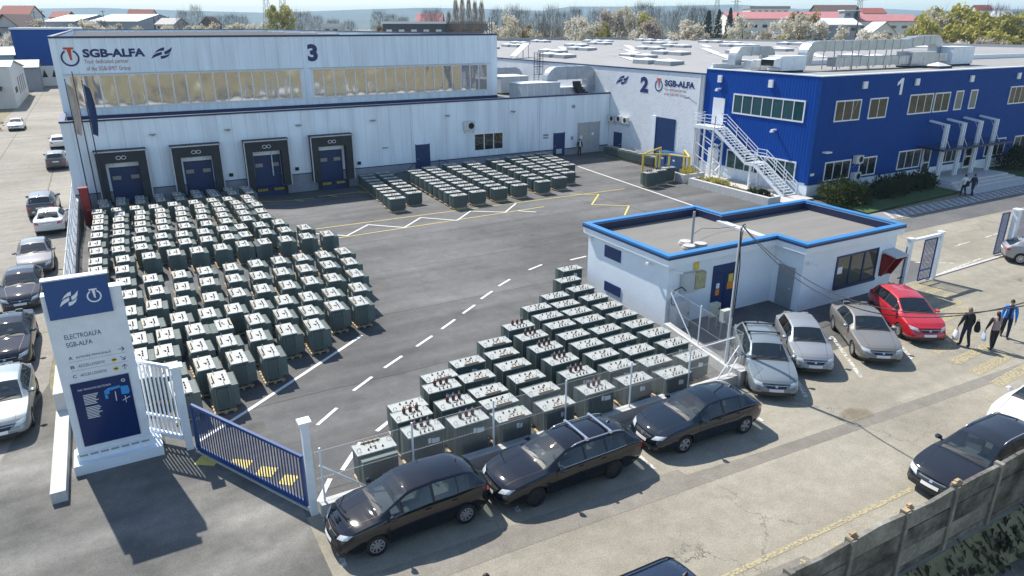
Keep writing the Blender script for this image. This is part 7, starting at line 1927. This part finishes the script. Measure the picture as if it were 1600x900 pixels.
# shrubs in front of the office, and small planting
M_shrub = leaf_mat('juniper_needles', [(0.030, .042, .010), (0.075, .095, .022), (0.125, .145, .035)], trans=.1)
M_shrubd = leaf_mat('dark_juniper_needles', [(0.018, .026, .012), (0.05, .065, .024)], trans=.1)
def shrub(label, x, y, rx, ry, h, mat, n, seed, name='round_shrub', cat='shrub', z=.1, sz=(.05, .12)):
    rg = random.Random(seed); t = thing(name, label, cat, (x, y, z), 0, None); mb = MB(); cl = []
    for k in range(26):
        a = rg.uniform(0, 6.28); q = math.sqrt(rg.random()); u = rg.uniform(.2, .9)
        cl.append(Vector((rx * .85 * q * math.cos(a), ry * .85 * q * math.sin(a), h * u * (1 - .45 * q * q))))
    for k in range(n):
        c = cl[k % 26]; v = Vector((rg.gauss(0, 1), rg.gauss(0, 1), rg.gauss(0, .8))).normalized() * .42 * min(rx, 1.6) * rg.random() ** .4
        p = c + v; p.z = max(.02, p.z); s = rg.uniform(*sz)
        d = (v.normalized() + Vector((0, 0, .6)) + Vector((rg.gauss(0, .4),) * 1 + (rg.gauss(0, .4), rg.gauss(0, .4)))).normalized(); b = d.cross(Vector((rg.gauss(0, 1), rg.gauss(0, 1), rg.gauss(0, 1)))).normalized()
        mb.add([p - b * s * .5, p + b * s * .5, p + b * s * .3 + d * s * 2, p - b * s * .3 + d * s * 2], [(0, 1, 2, 3)])
    mb.build('foliage', mat, t)
    mb = MB()
    for k in range(7):
        c = cl[k * 3]; mb.tube([(c.x * .1, c.y * .1, 0), tuple(c * .6), tuple(c)], [.05, .035, .015], 5)
    mb.build('stems', M_bark, t)
    return t
shrub('bright olive green juniper bush beside the gatehouse roof corner', 48.8, 34.6, 2.2, 1.6, 1.75, M_shrub, 4200, 3)
shrub('dark spreading bush, middle one of the shaded lawn', 54.2, 34.6, 2.2, 1.4, 1.35, M_shrubd, 3600, 4)
shrub('dark bush closest to the entrance steps', 58.9, 35.2, 2.3, 1.2, 1.15, M_shrubd, 3400, 5)
shrub('dark bush at the right edge beyond the entrance steps', 75.6, 35.6, 1.8, 1.4, 2.0, M_shrubd, 3000, 6)
shrub('bright green seedlings in the planter beside the yellow barrier', 44.8, 47.4, .9, .7, .45, LM['G'], 500, 7, 'planter_plants', 'plants', .5)
shrub('low yellow-green plants along the white kerb planter', 44.05, 42.9, .4, 2.6, .4, LM['G'], 900, 8, 'planter_plants', 'plants', .45)
shrub('low dark green plants at the stair end of the kerb planter', 44.05, 38.6, .4, 1.8, .4, M_shrubd, 700, 9, 'planter_plants', 'plants', .45)
shrub('ochre roadside bush at the left edge by the far white car', -14.4, 117, 2.4, 5, 2.4, LM['O'], 1800, 10, 'roadside_bush', 'bush', 0, (.10, .22))
shrub('dry roadside bush at the left edge, nearer than the ochre one', -14.0, 104, 1.6, 4, 1.3, LM['B'], 900, 12, 'roadside_bush', 'bush', 0, (.10, .2))

# ================================================================ BACKGROUND BUILDINGS
M_rooftile = pm('red_roof_tiles', (0.30, 0.075, 0.05), rough=.8, var=.15, scale=1)
M_roofpink = pm('faded_pink_roof', (0.44, 0.17, 0.17), rough=.8, var=.12, scale=.3)
M_roofbrown = pm('brown_roof', (0.12, 0.075, 0.06), rough=.8, var=.2)
M_roofwhite = pm('white_sheet_roof', (0.68, 0.69, 0.70), rough=.5, var=.06, scale=.3)
M_farwall = pm('far_grey_wall', (0.26, 0.28, 0.32), rough=.9, var=.1, scale=.2)
M_farwhite = pm('far_white_wall', (0.66, 0.65, 0.62), rough=.9, var=.08, scale=.2)
M_fardark = pm('far_dark_wall', (0.045, 0.05, 0.065), rough=.8, var=.2, scale=.3)
def gable_house(name, label, A, B, depth, ze, zr, wall, roof, cat='house', nwin=0, wz=None, over=.5, gable_front=False, z0=0, flat_roof=False, winmat=None, group=None):
    t = thing(name, label, cat, (A[0], A[1], z0), math.atan2(B[1] - A[1], B[0] - A[0]), group)
    L = math.dist(A, B); mb = MB(); D = depth
    if flat_roof:
        mb.box(0, L, 0, D, 0, ze); mb.build('wall', wall, t)
        mb = MB(); mb.box(-over, L + over, -over, D + over, ze + .002, zr); mb.build('roof', roof, t)
    elif gable_front:
        mb.box(0, L, 0, D, 0, ze); mb.add([(0, 0, ze), (L, 0, ze), (L / 2, 0, zr), (0, D, ze), (L, D, ze), (L / 2, D, zr)], [(0, 1, 2), (3, 5, 4)]); mb.build('wall', wall, t)
        mb = MB(); k = over * (zr - ze) / (L / 2)
        mb.add([(-over, -over, ze - k + .03), (L / 2, -over, zr + .03), (L / 2, D + over, zr + .03), (-over, D + over, ze - k + .03), (L + over, -over, ze - k + .03), (L + over, D + over, ze - k + .03)], [(0, 1, 2, 3), (1, 4, 5, 2)])
        mb.add([(-over, -over, ze - k + .25), (L / 2, -over, zr + .28), (L / 2, D + over, zr + .28), (-over, D + over, ze - k + .25), (L + over, -over, ze - k + .25), (L + over, D + over, ze - k + .25)], [(0, 1, 2, 3), (1, 4, 5, 2)])
        mb.build('roof', roof, t)
    else:
        mb.box(0, L, 0, D, 0, ze); mb.add([(0, 0, ze), (0, D, ze), (0, D / 2, zr), (L, 0, ze), (L, D, ze), (L, D / 2, zr)], [(0, 2, 1), (3, 4, 5)]); mb.build('wall', wall, t)
        k = over * (zr - ze) / (D / 2); mb = MB()
        for dz in (.03, .28): mb.add([(-over, -over, ze - k + dz), (L + over, -over, ze - k + dz), (L + over, D / 2, zr + dz), (-over, D / 2, zr + dz), (-over, D + over, ze - k + dz), (L + over, D + over, ze - k + dz)], [(0, 1, 2, 3), (3, 2, 5, 4)])
        mb.add([(-over, -over, ze - k + .03), (L + over, -over, ze - k + .03), (L + over, -over, ze - k + .28), (-over, -over, ze - k + .28)], [(0, 1, 2, 3)])
        mb.build('roof', roof, t)
    for k in range(nwin):
        x = L * (k + .5) / nwin; wd = min(1.0, L / nwin * .28); a, b = wz
        mb = MB(); mb.box(x - wd, x + wd, -.08, -.01, a, b); mb.build('window', winmat or M_glass, t)
    return t
GH = gable_house
GH('long_shed', 'long white-roofed shed, left one of two beyond hall 3', (-15.7, 387.6), (-4.1, 381.1), 40, 14.6, 17.4, M_farwall, M_roofwhite, 'shed')
GH('long_shed', 'long white-roofed shed, right one of two beyond hall 3', (1.8, 372), (19.7, 361.9), 40, 14.6, 17.6, M_farwall, M_roofwhite, 'shed')
GH('country_house', 'red tiled house rising behind the long white shed', (17.8, 426.1), (28.2, 420.3), 12, 15.5, 20.5, M_farwhite, M_rooftile, nwin=3, wz=(13, 14.4))
GH('country_house', 'small red roof far behind the left white shed', (-17.1, 503), (-8.9, 498), 10, 17.4, 20.4, M_roofbrown, M_rooftile, nwin=2, wz=(15.2, 16.4))
GH('country_house', 'white gabled house with dark roof at the far left edge', (-25.5, 289.8), (-18.4, 285.8), 12, 12.8, 16.2, M_farwhite, M_roofbrown, gable_front=True, over=1.0, nwin=2, wz=(11, 12.2))
GH('country_house', 'tall red roof peeping in at the upper left corner', (-30.5, 372), (-20, 367), 12, 16.5, 20.5, M_farwhite, M_rooftile, nwin=3, wz=(14, 15.4))
GH('garden_hut', 'little brown gabled hut beyond the hall 3 roof', (43.4, 354.3), (49, 351.2), 8, 13.6, 16.5, M_roofbrown, M_roofbrown, 'hut', gable_front=True, nwin=1, wz=(12, 13))
GH('low_hall', 'cream hall with shallow roof beyond hall 3', (25.8, 352.8), (32.3, 349), 14, 13.4, 15.8, M_farwhite, M_concrete, 'hall', nwin=3, wz=(11.8, 12.8))
GH('low_hall', 'small white flat building right of the willow', (87.4, 318), (93.3, 314.7), 8, 12.2, 13.8, M_farwhite, M_roofwhite, 'building', flat_roof=True, nwin=2, wz=(10.5, 11.6))
GH('dark_hall', 'dark long hall with pale roof edge and bright windows', (92.3, 257.9), (111.6, 247), 25, 13.6, 14.4, M_fardark, M_roofwhite, 'hall', flat_roof=True, nwin=5, wz=(11.0, 11.7), winmat=M_farwhite)
GH('dark_hall', 'bluish dark hall behind the slim poplars', (119.9, 265.3), (137.2, 255.6), 25, 13.7, 14.5, M_farwall, M_roofwhite, 'hall', flat_roof=True, nwin=4, wz=(11.0, 11.7))
GH('country_house', 'pinkish red roofed house behind the dark hall', (144.6, 354.7), (155.8, 348.4), 12, 15.0, 18.6, M_roofbrown, M_roofpink, nwin=2, wz=(13.2, 14.4))
GH('long_shed', 'very long hall with faded pink roof right of the blossom', (244.8, 240.8), (297.7, 211.1), 24, 15.7, 18.6, M_farwhite, M_roofpink, 'hall', nwin=14, wz=(12.2, 13.4))
GH('long_shed', 'shorter pink-roofed hall at the right of the long one', (266.3, 194.3), (288.4, 181.9), 18, 14.6, 17.0, M_farwhite, M_roofpink, 'hall', nwin=6, wz=(12, 13))
GH('stair_tower', 'grey boxy tower on the white roofs behind the ducts', (261.5, 197), (266.8, 194.1), 5, 18.4, 18.8, M_farwall, M_roofwhite, 'tower', flat_roof=True, nwin=2, wz=(16.6, 17.6))
GH('low_hall', 'pale flat-roofed hall below the grey tower', (234.3, 189.4), (249.8, 180.7), 16, 13.2, 15.4, M_farwall, M_roofwhite, 'hall', nwin=4, wz=(11.3, 12.3))
GH('country_house', 'white gabled house above the long roof ducts', (236.1, 165.4), (242.6, 161.8), 9, 11.0, 14.0, M_farwhite, M_roofwhite, gable_front=True, nwin=2, wz=(9.6, 10.6))
GH('country_house', 'brown roofed house on the far skyline', (353.8, 282.8), (373.8, 271.5), 16, 19.2, 23.6, M_roofbrown, M_roofbrown, nwin=4, wz=(17, 18.4))
GH('modern_block', 'white modern block with dark roof band on the skyline', (305.3, 287.1), (322.9, 277.2), 14, 21.3, 22.6, M_farwhite, M_farwall, 'building', flat_roof=True, nwin=6, wz=(18.6, 20.4))
GH('country_house', 'bright red roof right of the power pylon', (373.8, 271.5), (386.1, 264.6), 12, 19.4, 22.0, M_farwhite, M_rooftile, nwin=3, wz=(17.4, 18.6))
GH('country_house', 'red roofed house above the yellow-green trees at right', (409.5, 228.4), (416.4, 224.6), 8, 19.6, 23.0, M_farwhite, M_rooftile, nwin=2, wz=(17.6, 18.8))
GH('low_hall', 'pale blue-grey roof at the far right among trees', (337.5, 188.6), (353.3, 179.8), 14, 16.3, 18.9, M_farwall, M_roofwhite, 'hall', nwin=4, wz=(14.2, 15.4))
GH('block_building', 'blank dark grey block building at the upper left edge', (-27, 285), (-16.1, 278.8), 14, 12.3, 12.6, M_farwall, M_roofbrown, 'building', flat_roof=True, nwin=2, wz=(10, 11))
# blue hall and cottages along the side road
t = thing('blue_hall', 'plain blue metal hall on a white base by the side road', 'hall', (-13.6, 200, 0))
mb = MB(); mb.box(-1.2, 12.5, 0, 30, 4.4, 12.2); mb.build('cladding', M_blue_wall_f, t)
mb = MB(); mb.box(-1.15, 12.45, .05, 29.9, 0, 4.39); mb.build('base', M_farwhite, t)
mb = MB(); mb.box(-1.4, 12.7, -.2, 30.2, 12.202, 12.6); mb.build('roof', M_roofwhite, t)
for k in range(4):
    mb = MB(); x = 3.0 + k * 1.9; mb.add([(x, -.02, 1.9), (x + 1.1, -.02, 1.9), (x + .55, -.02, 3.6)], [(0, 1, 2)]); mb.build('window', M_dark, t)
t = thing('white_cottage', 'long white cottage with slit windows left of the side road', 'cottage', (-12.3, 147, 0))
mb = MB(); mb.add([(0, 0, 0), (0, 30, 0), (0, 30, 5.3), (0, 7, 7.3), (0, 0, 6.6)], [(0, 1, 2, 3, 4)]); mb.add([(0, 0, 0), (0, 0, 6.6), (-9, 0, 6.6), (-9, 0, 0)], [(0, 1, 2, 3)]); mb.add([(0, 30, 0), (-9, 30, 0), (-9, 30, 5.3), (0, 30, 5.3)], [(0, 1, 2, 3)]); mb.build('wall', M_farwhite, t)
mb = MB()
for k in range(4): mb.box(.01, .06, 11 + k * 4.2, 12.3 + k * 4.2, 1.6, 4.4)
mb.build('slit_windows', M_farwall, t)
mb = MB(); mb.box(.01, .06, 3.6, 4.9, 2.2, 3.1); mb.box(.01, .06, 6.0, 7.3, 2.2, 3.1); mb.build('sign_letters', M_dark, t)
mb = MB(); mb.add([(.4, -.4, 6.7), (.4, 7, 7.45), (-9.4, 7, 7.45), (-9.4, -.4, 6.7), (.4, 30.4, 5.4), (-9.4, 30.4, 5.4)], [(0, 1, 2, 3), (1, 4, 5, 2)]); mb.build('roof', pm('pale_blue_roof', (0.40, 0.52, 0.62), rough=.4, var=.1), t)
mb = MB(); mb.add([(-9.5, -.05, 3.6), (-1.4, -.05, 3.6), (-1.4, -2.2, 3.0), (-9.5, -2.2, 3.0)], [(0, 1, 2, 3)]); mb.build('awning', M_trim_dark, t)
GH('low_shed', 'pale blue shed with white roof behind the white cottage', (-24, 205), (-15.6, 205), 18, 6.6, 8.0, pm('pale_blue_wall', (0.30, 0.45, 0.56), rough=.7), M_roofwhite, 'shed', nwin=3, wz=(3.5, 5))
GH('low_shed', 'bluish low shed roof next to the blue hall', (-15.2, 186), (-10.6, 186), 12, 4.6, 5.8, M_farwall, pm('dull_blue_roof', (0.10, 0.16, 0.24), rough=.5), 'shed')
# dark parapet walls behind hall 2
for k, (a, b, z, lb) in enumerate((((150, 184), (162.5, 177.5), 7.5, 'dark boundary wall between blossom trees behind hall 2, left piece'), ((196, 170), (212, 161), 8.2, 'dark boundary wall below the far parked cars'), ((124, 198), (133, 193), 6.6, 'dark boundary wall behind the white tree next to hall 3'))):
    t = thing('boundary_wall', lb, 'wall', (a[0], a[1], 0), math.atan2(b[1] - a[1], b[0] - a[0])); mb = MB(); mb.box(0, math.dist(a, b), 0, .4, 0, z); mb.build('wall_panel', M_fardark, t)
    mb = MB()
    for q in range(int(math.dist(a, b) / 2)): mb.box(q * 2, q * 2 + .3, -.12, -.001, 0, z + .1)
    mb.build('pier', M_farwall, t)
# rise with parked cars
mb = MB(); mb.prism([(205, 196), (232, 181), (262, 210), (225, 232)], 0, 9.6); struct(mb.build('terrain_rise', M_earth))
def tiny_car_mesh():
    mb = MB(); mb.box(-2.1, 2.1, -.85, .85, .35, .85); mb.add([(-1.7, -.8, .85), (1.1, -.8, .85), (1.1, .8, .85), (-1.7, .8, .85), (-1.3, -.65, 1.42), (.35, -.65, 1.42), (.35, .65, 1.42), (-1.3, .65, 1.42)], [(0, 1, 5, 4), (1, 2, 6, 5), (2, 3, 7, 6), (3, 0, 4, 7), (4, 5, 6, 7)])
    for x in (-1.3, 1.3):
        for y in (-.8, .8): mb.cyl((x, y - .09, .31), (x, y + .09, .31), .31, n=10)
    return mb
TC = {}
for k in range(14):
    c = ['white', 'silver', 'white', 'grey'][k % 4]
    if c not in TC: TC[c] = tiny_car_mesh().mesh('car_body', CP[c])
    u, v = k % 7, k // 7; x, y = 209 + u * 3.4 + v * 3.2, 196.5 - u * 1.9 + v * 5.6
    o = bpy.data.objects.new('distant_car', TC[c]); COL.objects.link(o); o.location = (x, y, 9.61); o.rotation_euler = (0, 0, R(60))
    tag(o, '%s car in the far car park, %s row, %s from the left' % (c, ('front', 'back')[v], ORD[u + 1]), 'car', 'cars in the far car park')
# electricity pylons, poles and sky wires
def pylon(label, x, y, h, wd):
    t = thing('power_pylon', label, 'power pylon', (x, y, 0), R(-30), None); mb = MB()
    def W_(z): return wd * (1 - .82 * z / h)
    lv = [h * k / 9 for k in range(10)]
    for s in (-1, 1):
        for q in (-1, 1):
            mb.bar((s * W_(0), q * W_(0), 0), (s * W_(h), q * W_(h), h), .22)
            for a, b in zip(lv[:-1], lv[1:]): mb.bar((s * W_(a), q * W_(a), a), (-s * W_(b), q * W_(b), b), .12)
    mb.build('lattice_tower', M_grey, t)
    mb = MB()
    for z in (.78, .88, .97): mb.bar((-wd * 1.4, 0, h * z), (wd * 1.4, 0, h * z), .25)
    mb.build('crossarm', M_grey, t)
pylon('left of two lattice pylons above the willow-like tree', 109.4, 535, 42, 3.2); pylon('right of two lattice pylons above the willow-like tree', 114.6, 509, 42, 3.2)
pylon('lattice pylon left of the white modern block', 405.7, 414, 40, 3.0); pylon('thin lattice pylon just right of the first skyline pylon', 424, 413, 38, 2.6); pylon('lattice pylon above the brown-roofed houses', 426, 311, 36, 2.8)
def wpole(label, x, y, h, lean=0, r=.16):
    t = thing('wooden_pole', label, 'utility pole', (x, y, 0)); mb = MB(); mb.cyl((0, 0, 0), (lean, 0, h), r, r * .7, n=7); mb.build('shaft', M_roofbrown, t)
    mb = MB(); mb.bar((lean - .9, 0, h - .5), (lean + .9, 0, h - .5), .14); mb.build('crossarm', M_roofbrown, t)
for lb, x, y, h in (('dark pole standing among blossom trees behind hall 2', 141.9, 207, 18), ('thin pole beyond the left white shed', 6.7, 340, 18.7), ('dark pole pair at upper left, left one', -17.1, 354, 18.4), ('dark pole pair at upper left, right one', -14.8, 364, 18.8)): wpole(lb, x, y, h)
wpole('leaning grey pole above the long roof ducts', 168.2, 123.3, 15.5, 1.2, .22)
for lb, x, y, h in (('pale lamp post behind the hall 2 roof, left one', 122, 172, 11.5), ('pale lamp post behind the hall 2 roof, middle one', 140, 172.5, 12), ('pale lamp post behind the hall 2 roof, right one', 178, 152, 12.5)):
    t = thing('lamp_post', lb, 'lamp post', (x, y, 0)); mb = MB(); mb.cyl((0, 0, 0), (0, 0, h), .12, .08, n=7); mb.build('shaft', M_ltgrey, t)
    mb = MB(); mb.bar((0, 0, h), (1.4, 0, h + .25), .1); mb.box(1.2, 1.8, -.15, .15, h + .2, h + .35); mb.build('lamp_arm', M_ltgrey, t)
for k, (a, b) in enumerate((((-60, 300, 27), (110, 520, 40)), ((114.6, 509, 40), (405, 414, 39)), ((-60, 300, 24.5), (110, 520, 37)), ((406, 414, 37), (560, 300, 40)))):
    t = thing('power_line', ['upper power line crossing the sky at left', 'power line crossing the sky between the distant pylons', 'lower power line crossing the sky at left', 'power line leaving the skyline to the right'][k], 'power line'); mb = MB(); mb.tube(sag(a, b, 5), .05, 4); mb.build('wire', M_grey, t)

# ================================================================ HILLS AND HAZE
HP = [(-2600, 6600, 100), (-1081, 5773, 112), (-424, 5404, 105), (70, 5125, 112), (561, 4848, 95), (956, 4626, 84), (1418, 4366, 102), (1748, 4180, 112), (2077, 3995, 105), (2373, 3828, 95), (2504, 3754, 119), (2866, 3551, 119), (3358, 3273, 130), (3689, 3087, 105), (4017, 2902, 112), (4349, 2715, 95), (4841, 2438, 105), (5499, 2067, 105), (6300, 1600, 100)]
mb = MB(); fx, fy = .491, .871; n = 140; rows_h = 12
vs = []
for i in range(n):
    s = i / (n - 1) * (len(HP) - 1); k = min(int(s), len(HP) - 2); u = s - k; u = u * u * (3 - 2 * u)
    p = [HP[k][q] * (1 - u) + HP[k + 1][q] * u for q in range(3)]
    for j in range(rows_h):
        v = j / (rows_h - 1); dd = -1900 * (1 - v); zz = -2 + (p[2] + 2) * (v ** 1.6) + 6 * math.sin(i * .7 + j * 1.9) * v * (1 - v) * 4
        vs.append((p[0] + fx * dd, p[1] + fy * dd, zz))
mb.add(vs, [(i * rows_h + j, (i + 1) * rows_h + j, (i + 1) * rows_h + j + 1, i * rows_h + j + 1) for i in range(n - 1) for j in range(rows_h - 1)])
M_hill = ground_mat('wooded_hills', (0.035, 0.045, 0.022), (0.10, 0.105, 0.055), big=0.006, fine=.03)
struct(mb.build('hills', M_hill, None, True))
HAZE = 2.0e-4
mb = MB(); mb.box(-3500, 7500, -400, 7600, -4, 175)
hz = mb.build('haze', None) if False else bpy.data.objects.new('haze', mb.mesh('haze', []))
COL.objects.link(hz); struct(hz, 'stuff')
mh = bpy.data.materials.new('haze_air'); mh.use_nodes = True; nt = mh.node_tree
for n_ in list(nt.nodes):
    if n_.type != 'OUTPUT_MATERIAL': nt.nodes.remove(n_)
pv = nt.nodes.new('ShaderNodeVolumePrincipled'); pv.inputs['Color'].default_value = (.58, .82, 1.0, 1); pv.inputs['Density'].default_value = HAZE; pv.inputs['Anisotropy'].default_value = 0
nt.links.new(pv.outputs[0], nt.nodes['Material Output'].inputs['Volume'])
hz.data.materials.append(mh)

# ================================================================ PEOPLE
M_skin = pm('skin', (0.48, 0.27, 0.19), rough=.55, var=.06)
def cloth(n_, c): return pm(n_, c, rough=.9, var=.2, scale=12)
def person(label, x, y, face, jacket, trousers, shoes, hair, lean=0.0, stride=.25, arms=((.16, -.05), (-.16, .05)), bend=.12, scale=1.0, longhair=False, sleeves=None, shirt=None):
    """one skinned body: joints joined by edges, a radius at each joint; fingers are chains rooted in the palm"""
    t = thing('person', label, 'person', (x, y, .008), R(face)); t.scale = (scale,) * 3
    V, E_, Rr = [], [], []
    def j(p, r, par=None):
        V.append(p); Rr.append(r)
        if par is not None: E_.append((par, len(V) - 1))
        return len(V) - 1
    lx = lean
    pel = j((0, 0, .96), (.145, .175)); sp = j((lx * .3, 0, 1.12), (.14, .175), pel); ch = j((lx * .7, 0, 1.32), (.145, .195), sp); nb = j((lx, 0, 1.46), (.075, .09), ch); nk = j((lx + .01, 0, 1.53), (.052, .052), nb)
    hd = j((lx + .03, 0, 1.62), (.082, .072), nk); tp = j((lx + .02, 0, 1.72), (.07, .062), hd)
    stride *= .6
    for s, st in ((1, stride), (-1, -stride)):
        hp = j((0, s * .095, .90), (.095, .10), pel); kn = j((st * .45 + .02, s * .10, .50), (.075, .075), hp); an = j((st * .8 - (.10 if st < 0 else 0), s * .10, .10), (.055, .055), kn)
        ft = j((st * .8 + .02 - (.10 if st < 0 else 0), s * .105, .045), (.042, .036), an); j((st * .8 + .17 - (.10 if st < 0 else 0), s * .115, .035), (.032, .036), ft)
    for s, (ax, oy) in ((1, arms[0]), (-1, arms[1])):
        sh = j((lx * .9, s * .19, 1.42), (.080, .080), nb); el = j((lx + ax * .5 - .02, s * (.235 + abs(oy) * .3), 1.14), (.064, .064), sh); wr = j((lx + ax + bend * .5, s * (.235 + abs(oy) * .5), .90), (.034, .034), el)
        pa = j((lx + ax + bend * .6 + .01, s * (.235 + abs(oy) * .5), .83), (.020, .036), wr)
        for q, (dx, ln) in enumerate(((-.03, .075), (-.01, .09), (.012, .085), (.032, .068))):
            f1 = j((V[pa][0] + dx, V[pa][1] + s * .004, V[pa][2] - .055), (.0095, .0095), pa); j((V[f1][0] + .006, V[f1][1] - s * .02, V[f1][2] - ln + .02), (.008, .008), f1)
        th = j((V[pa][0] + .045, V[pa][1] - s * .012, V[pa][2] - .01), (.011, .011), pa); j((V[th][0] + .012, V[th][1] - s * .012, V[th][2] - .045), (.009, .009), th)
    me = bpy.data.meshes.new('person_body'); me.from_pydata(V, E_, []); o = bpy.data.objects.new('body', me); COL.objects.link(o)
    md = o.modifiers.new('skin', 'SKIN'); md.use_smooth_shade = True
    if not me.skin_vertices:
        bpy.context.view_layer.objects.active = o; bpy.ops.mesh.customdata_skin_add()
    for k, sv in enumerate(me.skin_vertices[0].data): sv.radius = Rr[k]; sv.use_root = (k == 0)
    sb = o.modifiers.new('sub', 'SUBSURF'); sb.levels = 2; sb.render_levels = 2
    dg = bpy.context.evaluated_depsgraph_get(); m2 = bpy.data.meshes.new_from_object(o.evaluated_get(dg)); bpy.data.objects.remove(o)
    for mm in (M_skin, jacket, trousers, shoes, sleeves or jacket, shirt or jacket): m2.materials.append(mm)
    hands = [V[k] for k in range(len(V)) if Rr[k][0] == .020]
    for p in m2.polygons:
        c = p.center; z = c.z
        if z > 1.515: mi = 0
        elif z < .085: mi = 3
        elif any((c - Vector(h_)).length < .12 and z < h_[2] + .055 for h_ in hands): mi = 0
        elif z < .93 and abs(c.y) < .24: mi = 2
        elif abs(c.y) > .185: mi = 4
        elif shirt and abs(c.y) < .07 and c.x > lx * .7 + .02: mi = 5
        else: mi = 1
        p.material_index = mi; p.use_smooth = True
    b_ = child('body', m2, t)
    mb = MB(); n = 12
    for q in range(6):
        ph = math.pi * .5 * q / 5
        for a in range(n):
            th_ = 2 * math.pi * a / n; rr = math.cos(ph); mb.v.append((lx + .012 + .098 * rr * math.cos(th_) - .012, .086 * rr * math.sin(th_), 1.655 + .125 * math.sin(ph) - (.10 * max(0, -math.cos(th_)) if q == 0 else 0)))
    mb.f = [(q * n + a, q * n + (a + 1) % n, (q + 1) * n + (a + 1) % n, (q + 1) * n + a) for q in range(5) for a in range(n)]; mb.mi = [0] * len(mb.f)
    if longhair: mb.tube([(lx - .07, 0, 1.70), (lx - .13, 0, 1.60), (lx - .14, 0, 1.40), (lx - .12, 0, 1.25)], [.05, .045, .035, .012], 7)
    child('hair', mb.mesh('hair', hair, True), t)
    mb = MB(); mb.add([(lx + .10, -.012, 1.63), (lx + .10, .012, 1.63), (lx + .128, 0, 1.625), (lx + .10, 0, 1.67)], [(0, 1, 2), (1, 3, 2), (3, 0, 2)])
    child('nose', mb.mesh('nose', M_skin), t)
    for s in (1, -1):
        mb = MB(); mb.box(lx + .096, lx + .106, s * .032 - .012, s * .032 + .012, 1.66, 1.672); child('eye', mb.mesh('eye', M_dark), t)
        mb = MB(); mb.box(lx + .01, lx + .04, s * .075 - .008, s * .075 + .008, 1.62, 1.68); child('ear', mb.mesh('ear', M_skin), t)
    mb = MB(); mb.box(lx + .092, lx + .103, -.022, .022, 1.588, 1.597); child('mouth', mb.mesh('mouth', M_letred), t)
    return t
C_black, C_navy = cloth('black_cloth', (0.014, .014, .016)), cloth('navy_cloth', (0.012, .018, .05))
C_mauve, C_blue, C_white, C_dgrey = cloth('mauve_cloth', (0.32, .235, .235)), cloth('bright_blue_cloth', (0.02, .20, .62)), cloth('white_cloth', (0.66, .66, .66)), cloth('dark_grey_cloth', (0.04, .04, .045))
H_dark, H_grey = pm('dark_hair', (0.022, .014, .010), rough=.6, var=.3, scale=30), pm('greying_hair', (0.14, .11, .10), rough=.6, var=.3, scale=30)
person('person in a black jacket walking away with a white carrier bag', 30.7, 14.75, 62, C_black, C_navy, C_dgrey, H_grey, .05, .2, ((.05, .12), (.0, .06)), scale=1.0)
person('person in a mauve vest with long dark hair walking away', 31.4, 13.98, 52, C_mauve, C_black, C_dgrey, H_dark, .06, -.2, ((.06, .12), (-.05, .02)), scale=.97, longhair=True, sleeves=C_black)
person('person in an open bright blue jacket walking towards the camera', 33.2, 14.4, -150, C_blue, C_navy, C_black, H_dark, .08, .2, ((.1, .02), (.05, .05)), shirt=C_navy, scale=1.03)
person('person in a white top walking to the office entrance', 59.8, 31.5, 75, C_white, C_navy, C_dgrey, H_dark, .03, .2)
person('person in dark navy clothes walking beside the one in white', 60.55, 31.2, 80, C_navy, C_navy, C_black, H_dark, .03, -.2)
person('person in a dark suit and white shirt by the grey double door', 43.5, 62.6, -100, C_dgrey, C_black, C_black, H_dark, .0, .08, shirt=C_white)
person('person on the street of whom only the dark hair shows at the bottom edge', 5.57, 11.05, 200, C_dgrey, C_navy, C_black, H_dark, .0, .2)
def bag(name, label, x, y, z, mat, w_=.30, h=.42, d=.14, rot=0):
    t = thing(name, label, 'bag', (x, y, z), R(rot)); mb = MB(); n = 8; vs = []
    for q in range(6):
        s = q / 5; k = (.78, 1.02, 1.0, .9, .72, .5)[q]
        for a in range(12):
            th_ = 2 * math.pi * a / 12; vs.append((w_ / 2 * k * math.cos(th_) * (1 + .06 * math.sin(5 * th_ + q)), d / 2 * k * math.sin(th_) * (1 + .1 * math.cos(3 * th_ + q)), -h + h * s))
    mb.add(vs, [(q * 12 + a, q * 12 + (a + 1) % 12, (q + 1) * 12 + (a + 1) % 12, (q + 1) * 12 + a) for q in range(5) for a in range(12)] + [tuple(reversed(range(12)))]); mb.build('sack', mat, t, True)
    mb = MB(); mb.tube([(-.07, 0, -.02), (-.05, 0, .07), (0, 0, .10), (.05, 0, .07), (.07, 0, -.02)], .010, 5); mb.build('handle', mat, t)
def hand_of(x, y, face, lx, ax, oy, s, sc_=1):
    a = R(face); px_, py2 = lx + ax + .09, s * (.235 + oy * .5); return x + sc_ * (px_ * math.cos(a) - py2 * math.sin(a)), y + sc_ * (px_ * math.sin(a) + py2 * math.cos(a)), .70 * sc_
hx, hy_, hzz = hand_of(30.7, 14.75, 62, .05, .05, .12, 1); bag('carrier_bag', 'white plastic carrier bag held by the person in black', hx, hy_, hzz, pm('white_plastic', (0.75, .75, .76), rough=.4, var=.05), .34, .46, .2, 62)
hx, hy_, hzz = hand_of(31.4, 13.98, 52, .06, .06, .12, 1, .97); bag('carrier_bag', 'pale blue flat bag held by the person in the mauve vest', hx, hy_, hzz, pm('pale_blue_plastic', (0.40, .50, .68), rough=.5, var=.06), .36, .36, .10, 52)
bag('shoulder_bag', 'black bag on the back of the person in black', 30.86, 14.45, 1.22, C_black, .30, .46, .2, 62)
bag('shoulder_bag', 'black bag slung behind the person in white', 59.75, 31.25, 1.25, C_black, .32, .42, .2, 75)
